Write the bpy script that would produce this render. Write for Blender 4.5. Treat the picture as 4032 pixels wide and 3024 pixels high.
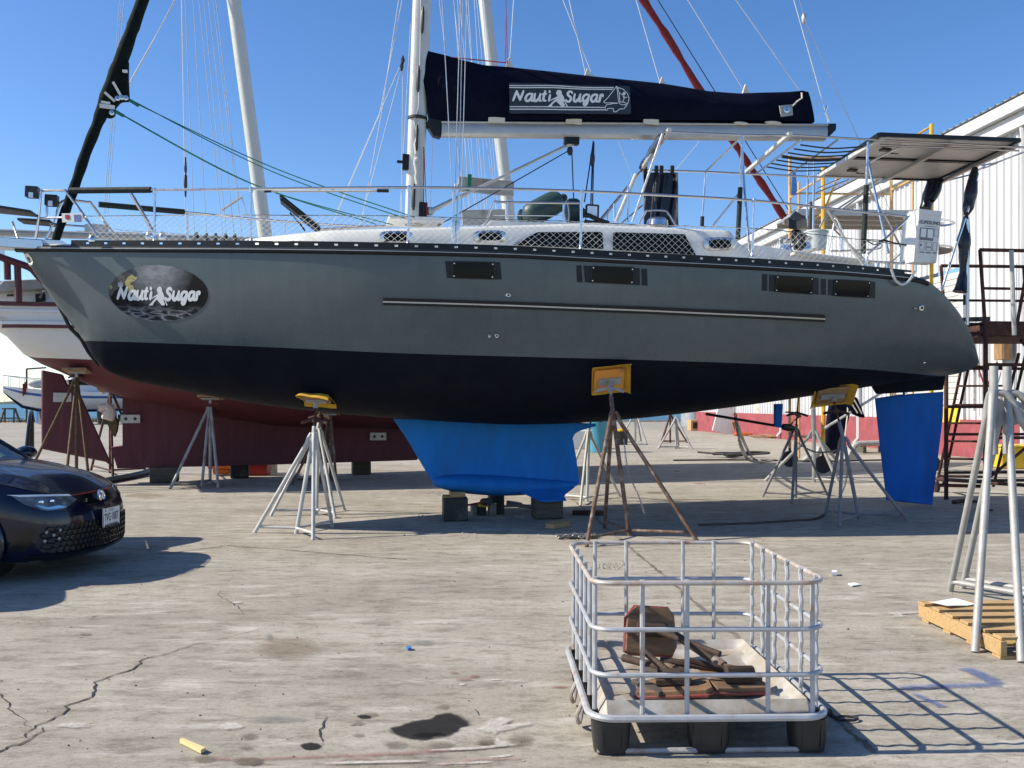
import bpy, bmesh, math, random
from mathutils import Vector, Matrix, noise
from mathutils.geometry import tessellate_polygon

for o in list(bpy.data.objects):
    bpy.data.objects.remove(o)
scene = bpy.context.scene
col = scene.collection
R = math.radians
random.seed(11)

# ------------------------------------------------------------------ camera
F, CX, HY, CH = 3646.0, 2016.0, 1589.5, 1.5       # focal (photo px), centre, horizon row, eye height
cam = bpy.data.cameras.new('camera')
cam.sensor_width = 36.0
cam.lens = 36.0 * F / 4032.0
cam.shift_y = (HY - 1512.0) / 4032.0
cam.clip_start = 0.05
cam.clip_end = 20000
camo = bpy.data.objects.new('camera', cam)
camo.location = (0, 0, CH)
camo.rotation_euler = (R(90), 0, 0)
col.objects.link(camo)
scene.camera = camo

# ------------------------------------------------------------------ light
SUN_EL, SUN_AZ = R(37.5), R(2.5)                    # azimuth: from the left, a touch towards the camera
sdir = Vector((-math.cos(SUN_EL) * math.cos(SUN_AZ), -math.cos(SUN_EL) * math.sin(SUN_AZ), math.sin(SUN_EL)))
world = bpy.data.worlds.new('World')
scene.world = world
world.use_nodes = True
wn = world.node_tree.nodes; wl = world.node_tree.links
wn.clear()
wout = wn.new('ShaderNodeOutputWorld')
wbg = wn.new('ShaderNodeBackground')
sky = wn.new('ShaderNodeTexSky')
sky.sky_type = 'NISHITA'
sky.sun_disc = False
sky.sun_elevation = SUN_EL
sky.sun_rotation = math.atan2(sdir.x, sdir.y)
sky.altitude = 1700
sky.air_density = 1.0
sky.dust_density = 1.2
sky.ozone_density = 1.5
wbg.inputs['Strength'].default_value = 0.125
wl.new(sky.outputs[0], wbg.inputs['Color'])
whs = wn.new('ShaderNodeHueSaturation'); whs.inputs['Saturation'].default_value = 1.26; whs.inputs['Hue'].default_value = .506; wl.new(sky.outputs[0], whs.inputs['Color'])
wl.new(wbg.outputs[0], wout.inputs['Surface'])
sun = bpy.data.lights.new('sun', 'SUN')
sun.energy = 4.6
sun.angle = R(0.53)
sun.color = (1.0, 0.92, 0.78)
suno = bpy.data.objects.new('sun', sun)
suno.location = sdir * 60
suno.rotation_euler = (-sdir).to_track_quat('-Z', 'Y').to_euler()
col.objects.link(suno)
scene.view_settings.view_transform = 'Standard'
scene.view_settings.look = 'None'
scene.view_settings.exposure = 0.62
scene.view_settings.gamma = 1.0

# ------------------------------------------------------------------ places
def W(p, Y):
    return Vector(((p[0] - CX) / F * Y, Y, CH + (HY - p[1]) / F * Y))
def G(p, z=0.0):
    return W(p, F * (CH - z) / (p[1] - HY))
def crop(ox, oy, k):
    return lambda x, y: (ox + k * x, oy + k * y)
r1 = crop(0, 0, .60277); r2 = crop(1000, 0, .60277); r3 = crop(2000, 0, .60277); r4 = crop(2932, 0, .60277)
r5 = crop(0, 900, .60277); r6 = crop(1000, 1200, .60277); r7 = crop(2000, 1200, .60277); r8 = crop(2932, 1000, .60277)
c1 = crop(3000, 700, .27125); c2 = crop(3450, 700, .2712); c3 = crop(3600, 900, .3618); c4 = crop(3500, 1350, .452)
c5 = crop(2200, 1550, .31646); c6 = crop(2850, 1550, .3316); c7 = crop(0, 700, .30139); c8 = crop(400, 700, .27125)
d1 = crop(0, 1000, .30139); d2 = crop(0, 1400, .36166); d3 = crop(600, 1750, .31646); d4 = crop(1700, 1850, .29385)
d5 = crop(1600, 700, .31646); d6 = crop(2250, 700, .36166); d7 = crop(400, 1000, .22604); d8 = crop(1980, 300, .24412)
e1 = crop(0, 1500, .5425); e2 = crop(2100, 2050, .5877); e3 = crop(3200, 2000, .6172); e4 = crop(0, 2300, .5877); e5 = crop(1000, 2300, .5877)
D = crop(0, 0, 1.82278)

def lerp(a, b, t): return a + (b - a) * t
def tab(xs, ys, x):
    if x <= xs[0]: return ys[0]
    if x >= xs[-1]: return ys[-1]
    for i in range(len(xs) - 1):
        if x <= xs[i + 1]:
            return lerp(ys[i], ys[i + 1], (x - xs[i]) / (xs[i + 1] - xs[i]))
def stab(xs, ys, x):
    """smooth table (Catmull-Rom)"""
    n = len(xs)
    if x <= xs[0]: return ys[0]
    if x >= xs[-1]: return ys[-1]
    i = 0
    while x > xs[i + 1]: i += 1
    h = xs[i + 1] - xs[i]; t = (x - xs[i]) / h
    m0 = (ys[i + 1] - ys[i - 1]) / (xs[i + 1] - xs[i - 1]) if i > 0 else (ys[1] - ys[0]) / h
    m1 = (ys[i + 2] - ys[i]) / (xs[i + 2] - xs[i]) if i + 2 < n else (ys[i + 1] - ys[i]) / h
    t2, t3 = t * t, t * t * t
    return (2*t3 - 3*t2 + 1)*ys[i] + (t3 - 2*t2 + t)*h*m0 + (-2*t3 + 3*t2)*ys[i + 1] + (t3 - t2)*h*m1
def smooth_pts(pts, sub=6, closed=False):
    n = len(pts)
    if n < 3: return [Vector(p) for p in pts]
    P = [Vector(p) for p in pts]; out = []
    for i in range(n if closed else n - 1):
        p0 = P[i - 1] if (i > 0 or closed) else P[0]
        p1, p2 = P[i], P[(i + 1) % n]
        p3 = P[(i + 2) % n] if (i + 2 < n or closed) else P[-1]
        for k in range(sub):
            t = k / sub
            out.append(0.5 * ((2*p1) + (p2 - p0)*t + (2*p0 - 5*p1 + 4*p2 - p3)*t*t + (3*p1 - p0 - 3*p2 + p3)*t*t*t))
    if not closed: out.append(P[-1])
    return out

# ------------------------------------------------------------------ mesh collector
class MB:
    def __init__(s): s.v = []; s.f = []; s.m = []; s.cur = 0
    def add(s, vs, fs):
        b = len(s.v); s.v += [tuple(v) for v in vs]
        for f in fs: s.f.append(tuple(b + i for i in f)); s.m.append(s.cur)
        return s
    def box(s, c, size, rot=None, taper=None):
        hx, hy, hz = size[0]/2, size[1]/2, size[2]/2
        M = rot if rot is not None else Matrix.Identity(3)
        vs = []
        for z in (-1, 1):
            k = taper if (taper and z == 1) else 1
            for x, y in ((-1,-1),(1,-1),(1,1),(-1,1)):
                vs.append(Vector(c) + M @ Vector((x*hx*k, y*hy*k, z*hz)))
        return s.add(vs, [(0,3,2,1),(4,5,6,7),(0,1,5,4),(1,2,6,5),(2,3,7,6),(3,0,4,7)])
    def bar(s, a, b, w, h, up=(0,0,1)):
        """rectangular bar from a to b, w across, h along up"""
        a, b = Vector(a), Vector(b); d = (b - a); L = d.length
        if L < 1e-6: return s
        d.normalize(); side = d.cross(Vector(up))
        if side.length < 1e-4: side = d.cross(Vector((1,0,0)))
        side.normalize(); u = side.cross(d)
        M = Matrix((d, side, u)).transposed()
        return s.box((a + b)/2, (L, w, h), M)
    def tube(s, pts, r, n=8, caps=True, closed=False):
        P = [Vector(p) for p in pts]; m = len(P)
        rs = r if isinstance(r, (list, tuple)) else [r]*m
        T = []
        for i in range(m):
            a = P[i-1] if (i > 0 or closed) else P[i]
            b = P[(i+1) % m] if (i < m-1 or closed) else P[i]
            t = b - a
            T.append(t.normalized() if t.length > 1e-9 else Vector((0,0,1)))
        ref = Vector((0,0,1)) if abs(T[0].z) < .9 else Vector((1,0,0))
        u = T[0].cross(ref).normalized(); base = len(s.v)
        for i in range(m):
            u = (u - T[i]*u.dot(T[i]))
            u = u.normalized() if u.length > 1e-6 else T[i].orthogonal().normalized()
            w = T[i].cross(u)
            for k in range(n):
                a = 2*math.pi*k/n
                s.v.append(tuple(P[i] + (u*math.cos(a) + w*math.sin(a))*rs[i]))
        for i in range(m if closed else m-1):
            for k in range(n):
                k2 = (k+1) % n; i2 = (i+1) % m
                s.f.append((base+i*n+k, base+i2*n+k, base+i2*n+k2, base+i*n+k2)); s.m.append(s.cur)
        if caps and not closed:
            s.f.append(tuple(base+k for k in range(n))); s.m.append(s.cur)
            s.f.append(tuple(base+(m-1)*n+k for k in range(n-1,-1,-1))); s.m.append(s.cur)
        return s
    def grid(s, rows, closed_u=False, flip=False):
        nu = len(rows[0]); base = len(s.v)
        for r_ in rows: s.v += [tuple(p) for p in r_]
        for i in range(len(rows)-1):
            for j in range(nu if closed_u else nu-1):
                j2 = (j+1) % nu
                q = (base+i*nu+j, base+i*nu+j2, base+(i+1)*nu+j2, base+(i+1)*nu+j)
                s.f.append(q[::-1] if flip else q); s.m.append(s.cur)
        return s
    def lathe(s, prof, c=(0,0,0), axis=(0,0,1), n=20):
        """prof: [(r, h)] along axis"""
        ax = Vector(axis).normalized(); u = ax.orthogonal().normalized(); w = ax.cross(u); rows = []
        for r_, h in prof:
            rows.append([Vector(c) + ax*h + (u*math.cos(2*math.pi*k/n) + w*math.sin(2*math.pi*k/n))*r_ for k in range(n)])
        s.grid(rows, closed_u=True)
        for row, rev in ((rows[0], True), (rows[-1], False)):
            s.add(row, [tuple(range(n-1,-1,-1)) if rev else tuple(range(n))])
        return s
    def poly(s, pts):
        pts = [Vector(p) for p in pts]
        return s.add(pts, [tuple(t) for t in tessellate_polygon([pts])])
    def prism(s, pts, off):
        """polygon pts extruded by the vector off"""
        pts = [Vector(p) for p in pts]; off = Vector(off); n = len(pts)
        tr = [tuple(t) for t in tessellate_polygon([pts])]
        s.add(pts, tr); s.add([p + off for p in pts], [t[::-1] for t in tr])
        b = len(s.v) - 2*n
        for i in range(n):
            j = (i+1) % n
            s.f.append((b+i, b+j, b+n+j, b+n+i)); s.m.append(s.cur)
        return s
    def ball(s, c, r, nu=12, nv=8, sc=(1,1,1)):
        rows = []
        for i in range(nv+1):
            a = math.pi*i/nv
            ra = max(math.sin(a), 1e-3)
            rows.append([Vector(c) + Vector((r*ra*math.cos(2*math.pi*k/nu)*sc[0], r*ra*math.sin(2*math.pi*k/nu)*sc[1], r*math.cos(a)*sc[2])) for k in range(nu)])
        return s.grid(rows, closed_u=True, flip=True)
    def build(s, name, mats, parent=None, smooth=True, angle=35, bevel=0, loc=None):
        me = bpy.data.meshes.new(name)
        vs = s.v
        if loc is not None: vs = [tuple(Vector(v) - Vector(loc)) for v in vs]
        me.from_pydata(vs, [], s.f)
        if not isinstance(mats, (list, tuple)): mats = [mats]
        for m in mats: me.materials.append(m)
        if len(mats) > 1: me.polygons.foreach_set('material_index', s.m)
        bm = bmesh.new(); bm.from_mesh(me)
        bmesh.ops.recalc_face_normals(bm, faces=bm.faces)
        if smooth:
            for f in bm.faces: f.smooth = True
            ca = math.radians(angle)
            for e in bm.edges:
                if len(e.link_faces) != 2 or e.calc_face_angle(0) > ca: e.smooth = False
        bm.to_mesh(me); bm.free()
        o = bpy.data.objects.new(name, me); col.objects.link(o)
        if loc is not None: o.location = loc
        if bevel:
            b = o.modifiers.new('bevel', 'BEVEL'); b.width = bevel; b.segments = 2; b.limit_method = 'ANGLE'
        if parent: o.parent = parent
        return o

def tag(o, label, cat, group=None, kind=None):
    if label: o['label'] = label
    if cat: o['category'] = cat
    if group: o['group'] = group
    if kind: o['kind'] = kind
    return o
def thing(name, label, cat, loc=(0,0,0), rot=(0,0,0), group=None):
    o = bpy.data.objects.new(name, None); o.empty_display_size = .2
    o.location = loc; o.rotation_euler = rot; col.objects.link(o)
    return tag(o, label, cat, group)
def struct(o):
    o['kind'] = 'structure'; return o
def copy_tree(o, parent=None):
    c = o.copy(); col.objects.link(c)
    if parent: c.parent = parent
    for ch in list(o.children): copy_tree(ch, c)
    return c

# ------------------------------------------------------------------ materials
def nodes_of(name):
    m = bpy.data.materials.new(name); m.use_nodes = True
    nt = m.node_tree; nt.nodes.clear()
    out = nt.nodes.new('ShaderNodeOutputMaterial'); bs = nt.nodes.new('ShaderNodeBsdfPrincipled')
    nt.links.new(bs.outputs[0], out.inputs['Surface'])
    return m, nt, bs, out
def c4_(c): return (c[0], c[1], c[2], 1.0)
def texco(nt, sc=(1,1,1), kind='Object'):
    t = nt.nodes.new('ShaderNodeTexCoord'); mp = nt.nodes.new('ShaderNodeMapping')
    mp.inputs['Scale'].default_value = sc
    nt.links.new(t.outputs[kind], mp.inputs['Vector']); return mp.outputs[0]
def noise_n(nt, vec, scale, detail=5, rough=.6):
    n = nt.nodes.new('ShaderNodeTexNoise'); n.inputs['Scale'].default_value = scale
    n.inputs['Detail'].default_value = detail; n.inputs['Roughness'].default_value = rough
    nt.links.new(vec, n.inputs['Vector']); return n.outputs[0]
def ramp(nt, fac, stops):
    r_ = nt.nodes.new('ShaderNodeValToRGB'); e = r_.color_ramp.elements
    while len(e) < len(stops): e.new(.5)
    for i, (p, c) in enumerate(stops):
        e[i].position = p; e[i].color = c4_(c) if len(c) == 3 else c
    nt.links.new(fac, r_.inputs[0]); return r_.outputs[0]
def mix(nt, fac, a, b, mode='MIX'):
    m = nt.nodes.new('ShaderNodeMix'); m.data_type = 'RGBA'; m.blend_type = mode
    for sock, v in ((m.inputs[0], fac), (m.inputs[6], a), (m.inputs[7], b)):
        if isinstance(v, (int, float)): sock.default_value = v
        elif isinstance(v, (tuple, list)): sock.default_value = c4_(v)
        else: nt.links.new(v, sock)
    return m.outputs[2]
def bump(nt, bs, h, strength=.3, dist=.01):
    b = nt.nodes.new('ShaderNodeBump'); b.inputs['Strength'].default_value = strength; b.inputs['Distance'].default_value = dist
    nt.links.new(h, b.inputs['Height']); nt.links.new(b.outputs[0], bs.inputs['Normal'])
def pm(name, c, rough=.5, metal=0.0, var=.12, scale=6.0, bmp=0.0, bscale=60.0, dirt=None, dirt_amt=.45, dscale=3.0, sc=(1,1,1), spec=.5, coat=0.0, rvar=.1):
    """painted / plain surface: two noises in the colour, roughness variation, optional dirt colour in patches"""
    m, nt, bs, out = nodes_of(name)
    v = texco(nt, sc)
    n1 = noise_n(nt, v, scale, 6, .65)
    lo = tuple(x*(1-var) for x in c); hi = tuple(min(1, x*(1+var)) for x in c)
    cc = ramp(nt, n1, [(.3, lo), (.7, hi)])
    if dirt:
        n2 = noise_n(nt, v, dscale, 8, .7)
        f = ramp(nt, n2, [(.62 - dirt_amt*.35, (0,0,0)), (.72, (1,1,1))])
        cc = mix(nt, f, cc, dirt)
    nt.links.new(cc, bs.inputs['Base Color'])
    bs.inputs['Metallic'].default_value = metal
    n3 = noise_n(nt, v, scale*2.3, 4, .6)
    rr = ramp(nt, n3, [(.2, (max(.02, rough-rvar),)*3), (.8, (min(1, rough+rvar),)*3)])
    nt.links.new(rr, bs.inputs['Roughness'])
    bs.inputs['Specular IOR Level'].default_value = spec
    bs.inputs['Coat Weight'].default_value = coat
    bs.inputs['Coat Roughness'].default_value = .05
    if bmp: bump(nt, bs, noise_n(nt, v, bscale, 6, .65), bmp, .004)
    return m
M = {}
M['stainless'] = pm('stainless_steel', (.62,.62,.63), .22, 1.0, .05, 9, rvar=.08)
M['alu'] = pm('aluminium', (.46,.45,.43), .42, .65, .08, 5, .05, 90, rvar=.1)
M['alu_white'] = pm('painted_spar', (.52,.52,.49), .40, .15, .07, 3, dirt=(.38,.36,.32), dirt_amt=.2)
M['wire'] = pm('rigging_wire', (.5,.5,.5), .4, .6, .1, 9)
M['rope_white'] = pm('white_rope', (.6,.6,.58), .8, 0, .15, 60)
M['rope_green'] = pm('green_rope', (.01,.16,.10), .75, 0, .2, 60)
M['rope_navy'] = pm('navy_rope', (.012,.015,.04), .8, 0, .2, 60)
M['rope_red'] = pm('red_rope', (.30,.02,.04), .8, 0, .2, 60)
M['black_rubber'] = pm('black_rubber', (.012,.012,.013), .6, 0, .2, 14, .1)
M['black_plastic'] = pm('black_plastic', (.018,.018,.02), .45, 0, .2, 10, .06)
M['black_alu'] = pm('black_anodised', (.008,.009,.012), .42, 0, .2, 8, spec=.3)
M['gelcoat'] = pm('white_gelcoat', (.70,.69,.66), .3, 0, .05, 2.5, dirt=(.5,.48,.43), dirt_amt=.15, dscale=2)
M['deck_nonskid'] = pm('deck_nonskid', (.5,.47,.41), .8, 0, .18, 40, .3, 140)
M['navy'] = pm('navy_canvas', (.0030,.0045,.0150), .8, 0, .25, 10, .15, 220, spec=.08)
M['green_canvas'] = pm('dark_green_canvas', (.006,.011,.010), .85, 0, .25, 10, .15, 220, spec=.1)
M['vinyl_black'] = pm('black_vinyl', (.008,.010,.022), .3, 0, .3, 5, .25, 12)
M['red_canvas'] = pm('red_canvas', (.16,.022,.022), .85, 0, .25, 9, .25, 60, spec=.2)
M['foam_cover'] = pm('green_foam_cover', (.010,.016,.013), .8, 0, .25, 9, .12, 90)
M['white_plastic'] = pm('white_plastic', (.66,.66,.64), .45, 0, .06, 6, dirt=(.42,.38,.3), dirt_amt=.2)
M['netting'] = pm('white_net_cord', (.68,.67,.60), .8, 0, .1, 50)
M['tint_glass'] = pm('tinted_window', (.004,.0045,.006), .10, 0, .2, 2, spec=.12, rvar=.03)
M['dark_panel'] = pm('dark_grey_paint', (.013,.016,.020), .4, 0, .1, 5, spec=.25)
M['ply'] = pm('weathered_plywood', (.30,.17,.075), .8, 0, .35, 5, .25, 40, sc=(1,6,1), dirt=(.08,.06,.05), dirt_amt=.3)
M['wood_new'] = pm('pine_lumber', (.42,.275,.125), .8, 0, .3, 3, .2, 30, sc=(2,14,14), dirt=(.25,.14,.06), dirt_amt=.15)
M['wood_orange'] = pm('orange_painted_plywood', (.66,.27,.045), .7, 0, .2, 6, .15, 50, dirt=(.12,.07,.04), dirt_amt=.32)
M['wood_grey'] = pm('grey_timber', (.10,.085,.065), .9, 0, .4, 4, .5, 26, sc=(1,1,5), dirt=(.035,.03,.026), dirt_amt=.4)
M['tarp_black'] = pm('black_block_wrap', (.018,.018,.019), .55, 0, .3, 5, .3, 12, dirt=(.12,.12,.115), dirt_amt=.2)
M['yellow_cloth'] = pm('yellow_cloth', (.52,.30,.022), .9, 0, .18, 12, .25, 60, dirt=(.30,.16,.02), dirt_amt=.28)
M['galv'] = pm('galvanised_pipe', (.345,.345,.335), .6, .2, .16, 9, .12, 60, dirt=(.26,.235,.20), dirt_amt=.35)
M['galv_dull'] = pm('dull_galvanised_pipe', (.36,.36,.35), .65, .3, .18, 9, .12, 60, dirt=(.16,.11,.08), dirt_amt=.3)
M['white_steel'] = pm('white_painted_pipe', (.50,.50,.48), .55, .05, .12, 8, .1, 60, dirt=(.28,.23,.18), dirt_amt=.25)
M['rust'] = pm('rusty_pipe', (.135,.080,.055), .85, .1, .4, 14, .35, 70, dirt=(.34,.31,.27), dirt_amt=.36, dscale=9)
M['rust_dark'] = pm('dark_rusty_steel', (.060,.022,.018), .85, .1, .4, 12, .3, 60, dirt=(.17,.075,.035), dirt_amt=.3, dscale=7)
M['rust_gold'] = pm('brown_pipe', (.115,.070,.038), .75, .2, .35, 12, .2, 60, dirt=(.05,.022,.018), dirt_amt=.3, dscale=7)
M['mixed_pipe'] = pm('worn_grey_red_pipe', (.22,.22,.24), .7, .2, .25, 10, .2, 60, dirt=(.17,.06,.045), dirt_amt=.3, dscale=5)
M['yellow_steel'] = pm('yellow_painted_steel', (.70,.40,.02), .5, 0, .12, 8, .1, 60, dirt=(.35,.13,.04), dirt_amt=.22, dscale=5)
M['tan_steel'] = pm('faded_yellow_steel', (.58,.36,.14), .6, 0, .15, 8, .1, 60, dirt=(.32,.14,.07), dirt_amt=.25)
M['chain'] = pm('galvanised_chain', (.30,.30,.29), .55, .6, .2, 30)
M['chain_rust'] = pm('rusty_chain', (.10,.06,.04), .8, .3, .3, 30)
M['chrome'] = pm('chrome', (.8,.8,.8), .08, 1.0, .03, 5, rvar=.03)
M['lens'] = pm('clear_lens', (.75,.77,.78), .1, .4, .1, 20)
M['white_print'] = pm('white_print', (.72,.72,.71), .5, 0, .05, 8)
M['black_print'] = pm('black_print', (.02,.02,.025), .5, 0, .1, 8)
M['grey_print'] = pm('grey_print', (.16,.16,.18), .5, 0, .1, 8)
M['bronze'] = pm('bronze_propeller', (.14,.10,.045), .5, .6, .3, 8, dirt=(.05,.06,.04))
M['zinc'] = pm('zinc_anode', (.52,.52,.50), .5, .4, .1, 12)
M['cloth_pale'] = pm('pale_cloth', (.72,.62,.58), .9, 0, .08, 12, .2, 40)
M['paper'] = pm('white_paper', (.80,.80,.79), .8, 0, .03, 6)
# ================================================================== clouds low over the horizon (all the way round)
tc = wn.new('ShaderNodeTexCoord')
sep = wn.new('ShaderNodeSeparateXYZ'); wl.new(tc.outputs['Generated'], sep.inputs[0])
mp = wn.new('ShaderNodeMapping'); mp.inputs['Scale'].default_value = (1, 1, 3.2); wl.new(tc.outputs['Generated'], mp.inputs[0])
cn = wn.new('ShaderNodeTexNoise'); cn.inputs['Scale'].default_value = 5.5; cn.inputs['Detail'].default_value = 7; cn.inputs['Roughness'].default_value = .55
wl.new(mp.outputs[0], cn.inputs['Vector'])
cr_ = wn.new('ShaderNodeValToRGB'); cr_.color_ramp.elements[0].position = .47; cr_.color_ramp.elements[1].position = .72
wl.new(cn.outputs[0], cr_.inputs[0])
lo_ = wn.new('ShaderNodeMapRange'); lo_.inputs[1].default_value = .16; lo_.inputs[2].default_value = .03; lo_.inputs[3].default_value = 0; lo_.inputs[4].default_value = .75
wl.new(sep.outputs[2], lo_.inputs[0])
mul = wn.new('ShaderNodeMath'); mul.operation = 'MULTIPLY'; wl.new(cr_.outputs[0], mul.inputs[0]); wl.new(lo_.outputs[0], mul.inputs[1])
mx = wn.new('ShaderNodeMix'); mx.data_type = 'RGBA'
wl.new(mul.outputs[0], mx.inputs[0]); wl.new(whs.outputs[0], mx.inputs[6]); mx.inputs[7].default_value = (7.6, 8.0, 8.4, 1)
wl.new(mx.outputs[2], wbg.inputs['Color'])

# ================================================================== ground
def concrete():
    m, nt, bs, out = nodes_of('yard_concrete')
    v = texco(nt); vs = texco(nt, (.55, 1.25, 1))
    big = noise_n(nt, v, .16, 6, .6); mid = noise_n(nt, vs, .9, 8, .68); fine = noise_n(nt, vs, 7, 8, .75); grain = noise_n(nt, v, 90, 4, .7)
    c = ramp(nt, mid, [(.28, (.325,.294,.246)), (.5, (.430,.393,.332)), (.70, (.53,.49,.422))])
    c = mix(nt, .7, c, ramp(nt, big, [(.3, (.72,.70,.66)), (.65, (1.0,1.0,1.0))]), 'MULTIPLY')
    c = mix(nt, .8, c, ramp(nt, fine, [(.38, (.56,.53,.50)), (.50, (.93,.93,.93)), (.60, (1,1,1))]), 'MULTIPLY')
    spk = noise_n(nt, texco(nt, (.8, 1.15, 1)), 34, 6, .8)
    c = mix(nt, .75, c, ramp(nt, spk, [(.34, (.50,.47,.44)), (.47, (.93,.93,.92)), (.58, (1,1,1)), (.70, (1.0,1.0,1.0))]), 'MULTIPLY')
    c = mix(nt, ramp(nt, spk, [(.62, (0,0,0)), (.74, (.5,.5,.5))]), c, (.62,.585,.53))
    c = mix(nt, .45, c, ramp(nt, grain, [(.25, (.6,.6,.6)), (.6, (1,1,1))]), 'MULTIPLY')
    # pale scuffs and worn paint
    sc_ = noise_n(nt, texco(nt, (.5, 1.9, 1)), 2.6, 10, .75)
    c = mix(nt, ramp(nt, sc_, [(.54, (0,0,0)), (.68, (.60,.60,.60))]), c, (.61,.58,.53))
    # rusty and dark blotches
    st = noise_n(nt, v, .55, 5, .55)
    c = mix(nt, ramp(nt, st, [(.68, (0,0,0)), (.80, (.25,.25,.25))]), c, (.28,.19,.11))
    dk = noise_n(nt, texco(nt, (.7, 1.6, 1)), 3.3, 7, .7)
    c = mix(nt, ramp(nt, dk, [(.68, (0,0,0)), (.78, (.5,.5,.5))]), c, (.14,.13,.125))
    # white and dark specks
    vo = nt.nodes.new('ShaderNodeTexVoronoi'); vo.inputs['Scale'].default_value = 3.2; nt.links.new(texco(nt, (.6, 1.4, 1)), vo.inputs['Vector'])
    c = mix(nt, ramp(nt, vo.outputs['Distance'], [(.03, (.7,.7,.7)), (.05, (0,0,0))]), c, (.66,.64,.60))
    vo2 = nt.nodes.new('ShaderNodeTexVoronoi'); vo2.inputs['Scale'].default_value = 2.3; nt.links.new(texco(nt, (.8, 1.5, 1)), vo2.inputs['Vector'])
    c = mix(nt, ramp(nt, vo2.outputs['Distance'], [(.025, (.8,.8,.8)), (.05, (0,0,0))]), c, (.07,.06,.055))
    nt.links.new(c, bs.inputs['Base Color'])
    nt.links.new(ramp(nt, fine, [(.2, (.95,.95,.95)), (.8, (.78,.78,.78))]), bs.inputs['Roughness'])
    bs.inputs['Specular IOR Level'].default_value = .25
    h = mix(nt, .5, spk, grain)
    bump(nt, bs, h, .5, .010)
    return m
M['concrete'] = concrete()
g = MB()
rows = []
ys = [-12, -4, 0, 3, 6, 10, 15, 22, 32, 46, 62, 76]
for y in ys:
    rows.append([(x, y, 0) for x in (-140, -60, -30, -14, -6, 0, 6, 14, 30, 60, 140)])
g.grid(rows)
ground = struct(g.build('ground', M['concrete'], smooth=False))

def ribbon_ground(pts, widths, z):
    mb = MB(); L = []; Rr = []
    for i, p in enumerate(pts):
        a = pts[max(0, i-1)]; b = pts[min(len(pts)-1, i+1)]
        t = (b - a); t.z = 0; t.normalize(); nrm = Vector((-t.y, t.x, 0))
        w = widths[i] if isinstance(widths, list) else widths
        L.append((p.x + nrm.x*w/2, p.y + nrm.y*w/2, z)); Rr.append((p.x - nrm.x*w/2, p.y - nrm.y*w/2, z))
    mb.grid([L, Rr]); return mb
M['crack'] = pm('crack_dirt', (.035,.028,.024), .95, 0, .4, 30)  # dark dirt tone of the thin crack strips
def crack(pts, w):
    P = [G(p) for p in pts]; Q = []
    for i in range(len(P)-1):
        n = max(2, int((P[i+1]-P[i]).length/.035))
        for k in range(n):
            q = P[i].lerp(P[i+1], k/n)
            Q.append(q + Vector((random.uniform(-1,1), random.uniform(-1,1), 0))*.009)
    Q.append(P[-1])
    ws = [w*random.uniform(.2, .95)*(.35 + .65*math.sin(math.pi*min(1, (i+1)/(len(Q)*.8)))**.5) for i in range(len(Q))]
    ws[0] = ws[-1] = .001
    return ribbon_ground(Q, ws, .004).build('crack', M['crack'], ground, smooth=False)
crack([e4(*p) for p in ((-160,1190),(0,1128),(60,1095),(120,1080),(210,1035),(295,985),(290,955))], .017)
crack([e4(*p) for p in ((180,1030),(172,995),(215,970),(290,930),(385,890),(445,862),(445,820),(520,790),(620,762),(635,740),(625,720),(640,690),(632,665),(700,635),(770,612),(860,585),(930,545),(945,510),(1050,485),(1150,465),(1200,442),(1300,410),(1450,378),(1560,350),(1700,315),(1785,295))], .016)
crack([e4(*p) for p in ((-200,640),(0,750),(65,800),(60,840),(110,870),(165,920),(175,945),(215,970))], .010)
crack([e5(*p) for p in ((480,885),(465,940),(440,1000),(455,1060),(450,1110))], .011)
crack([e4(*p) for p in ((1475,45),(1455,75),(1520,110),(1600,160),(1640,215))], .008)
crack([e4(*p) for p in ((290,1025),(500,1035),(700,1035),(820,1055))], .004)
crack([e5(*p) for p in ((1480,840),(1495,880),(1475,900))], .006)
crack([e5(*p) for p in ((700,420),(1350,395),(1700,385),(2000,370))], .005)

# construction joints running away to the left
M['joint'] = pm('joint_dirt', (.14,.115,.085), .95, 0, .35, 6, dirt=(.32,.29,.24), dirt_amt=.5, dscale=4)
def joint(a, b, w=.03):
    P = [G(a).lerp(G(b), t/60) + Vector((random.uniform(-.012,.012), random.uniform(-.012,.012), 0)) for t in range(61)]
    return ribbon_ground(P, [w*random.uniform(.35, 1.3) for _ in P], .0035).build('joint', M['joint'], ground, smooth=False)
joint(d4(1880,390), e2(610,150)); joint(e2(610,150), e2(1480,880), .035); joint(e2(1480,880), e2(2300,1560), .03)
joint(e4(-600,20), e1(1659,1195), .02); joint(e1(1659,1195), r6(1000,1665), .02)
joint(D(0,1045), D(900,1052), .05); joint(c5(0,1290), c5(2212,1330), .05); joint(c6(-600,985), c6(2111,900), .05); joint(c5(240,1380), c5(1900,1310), .03)

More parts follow.
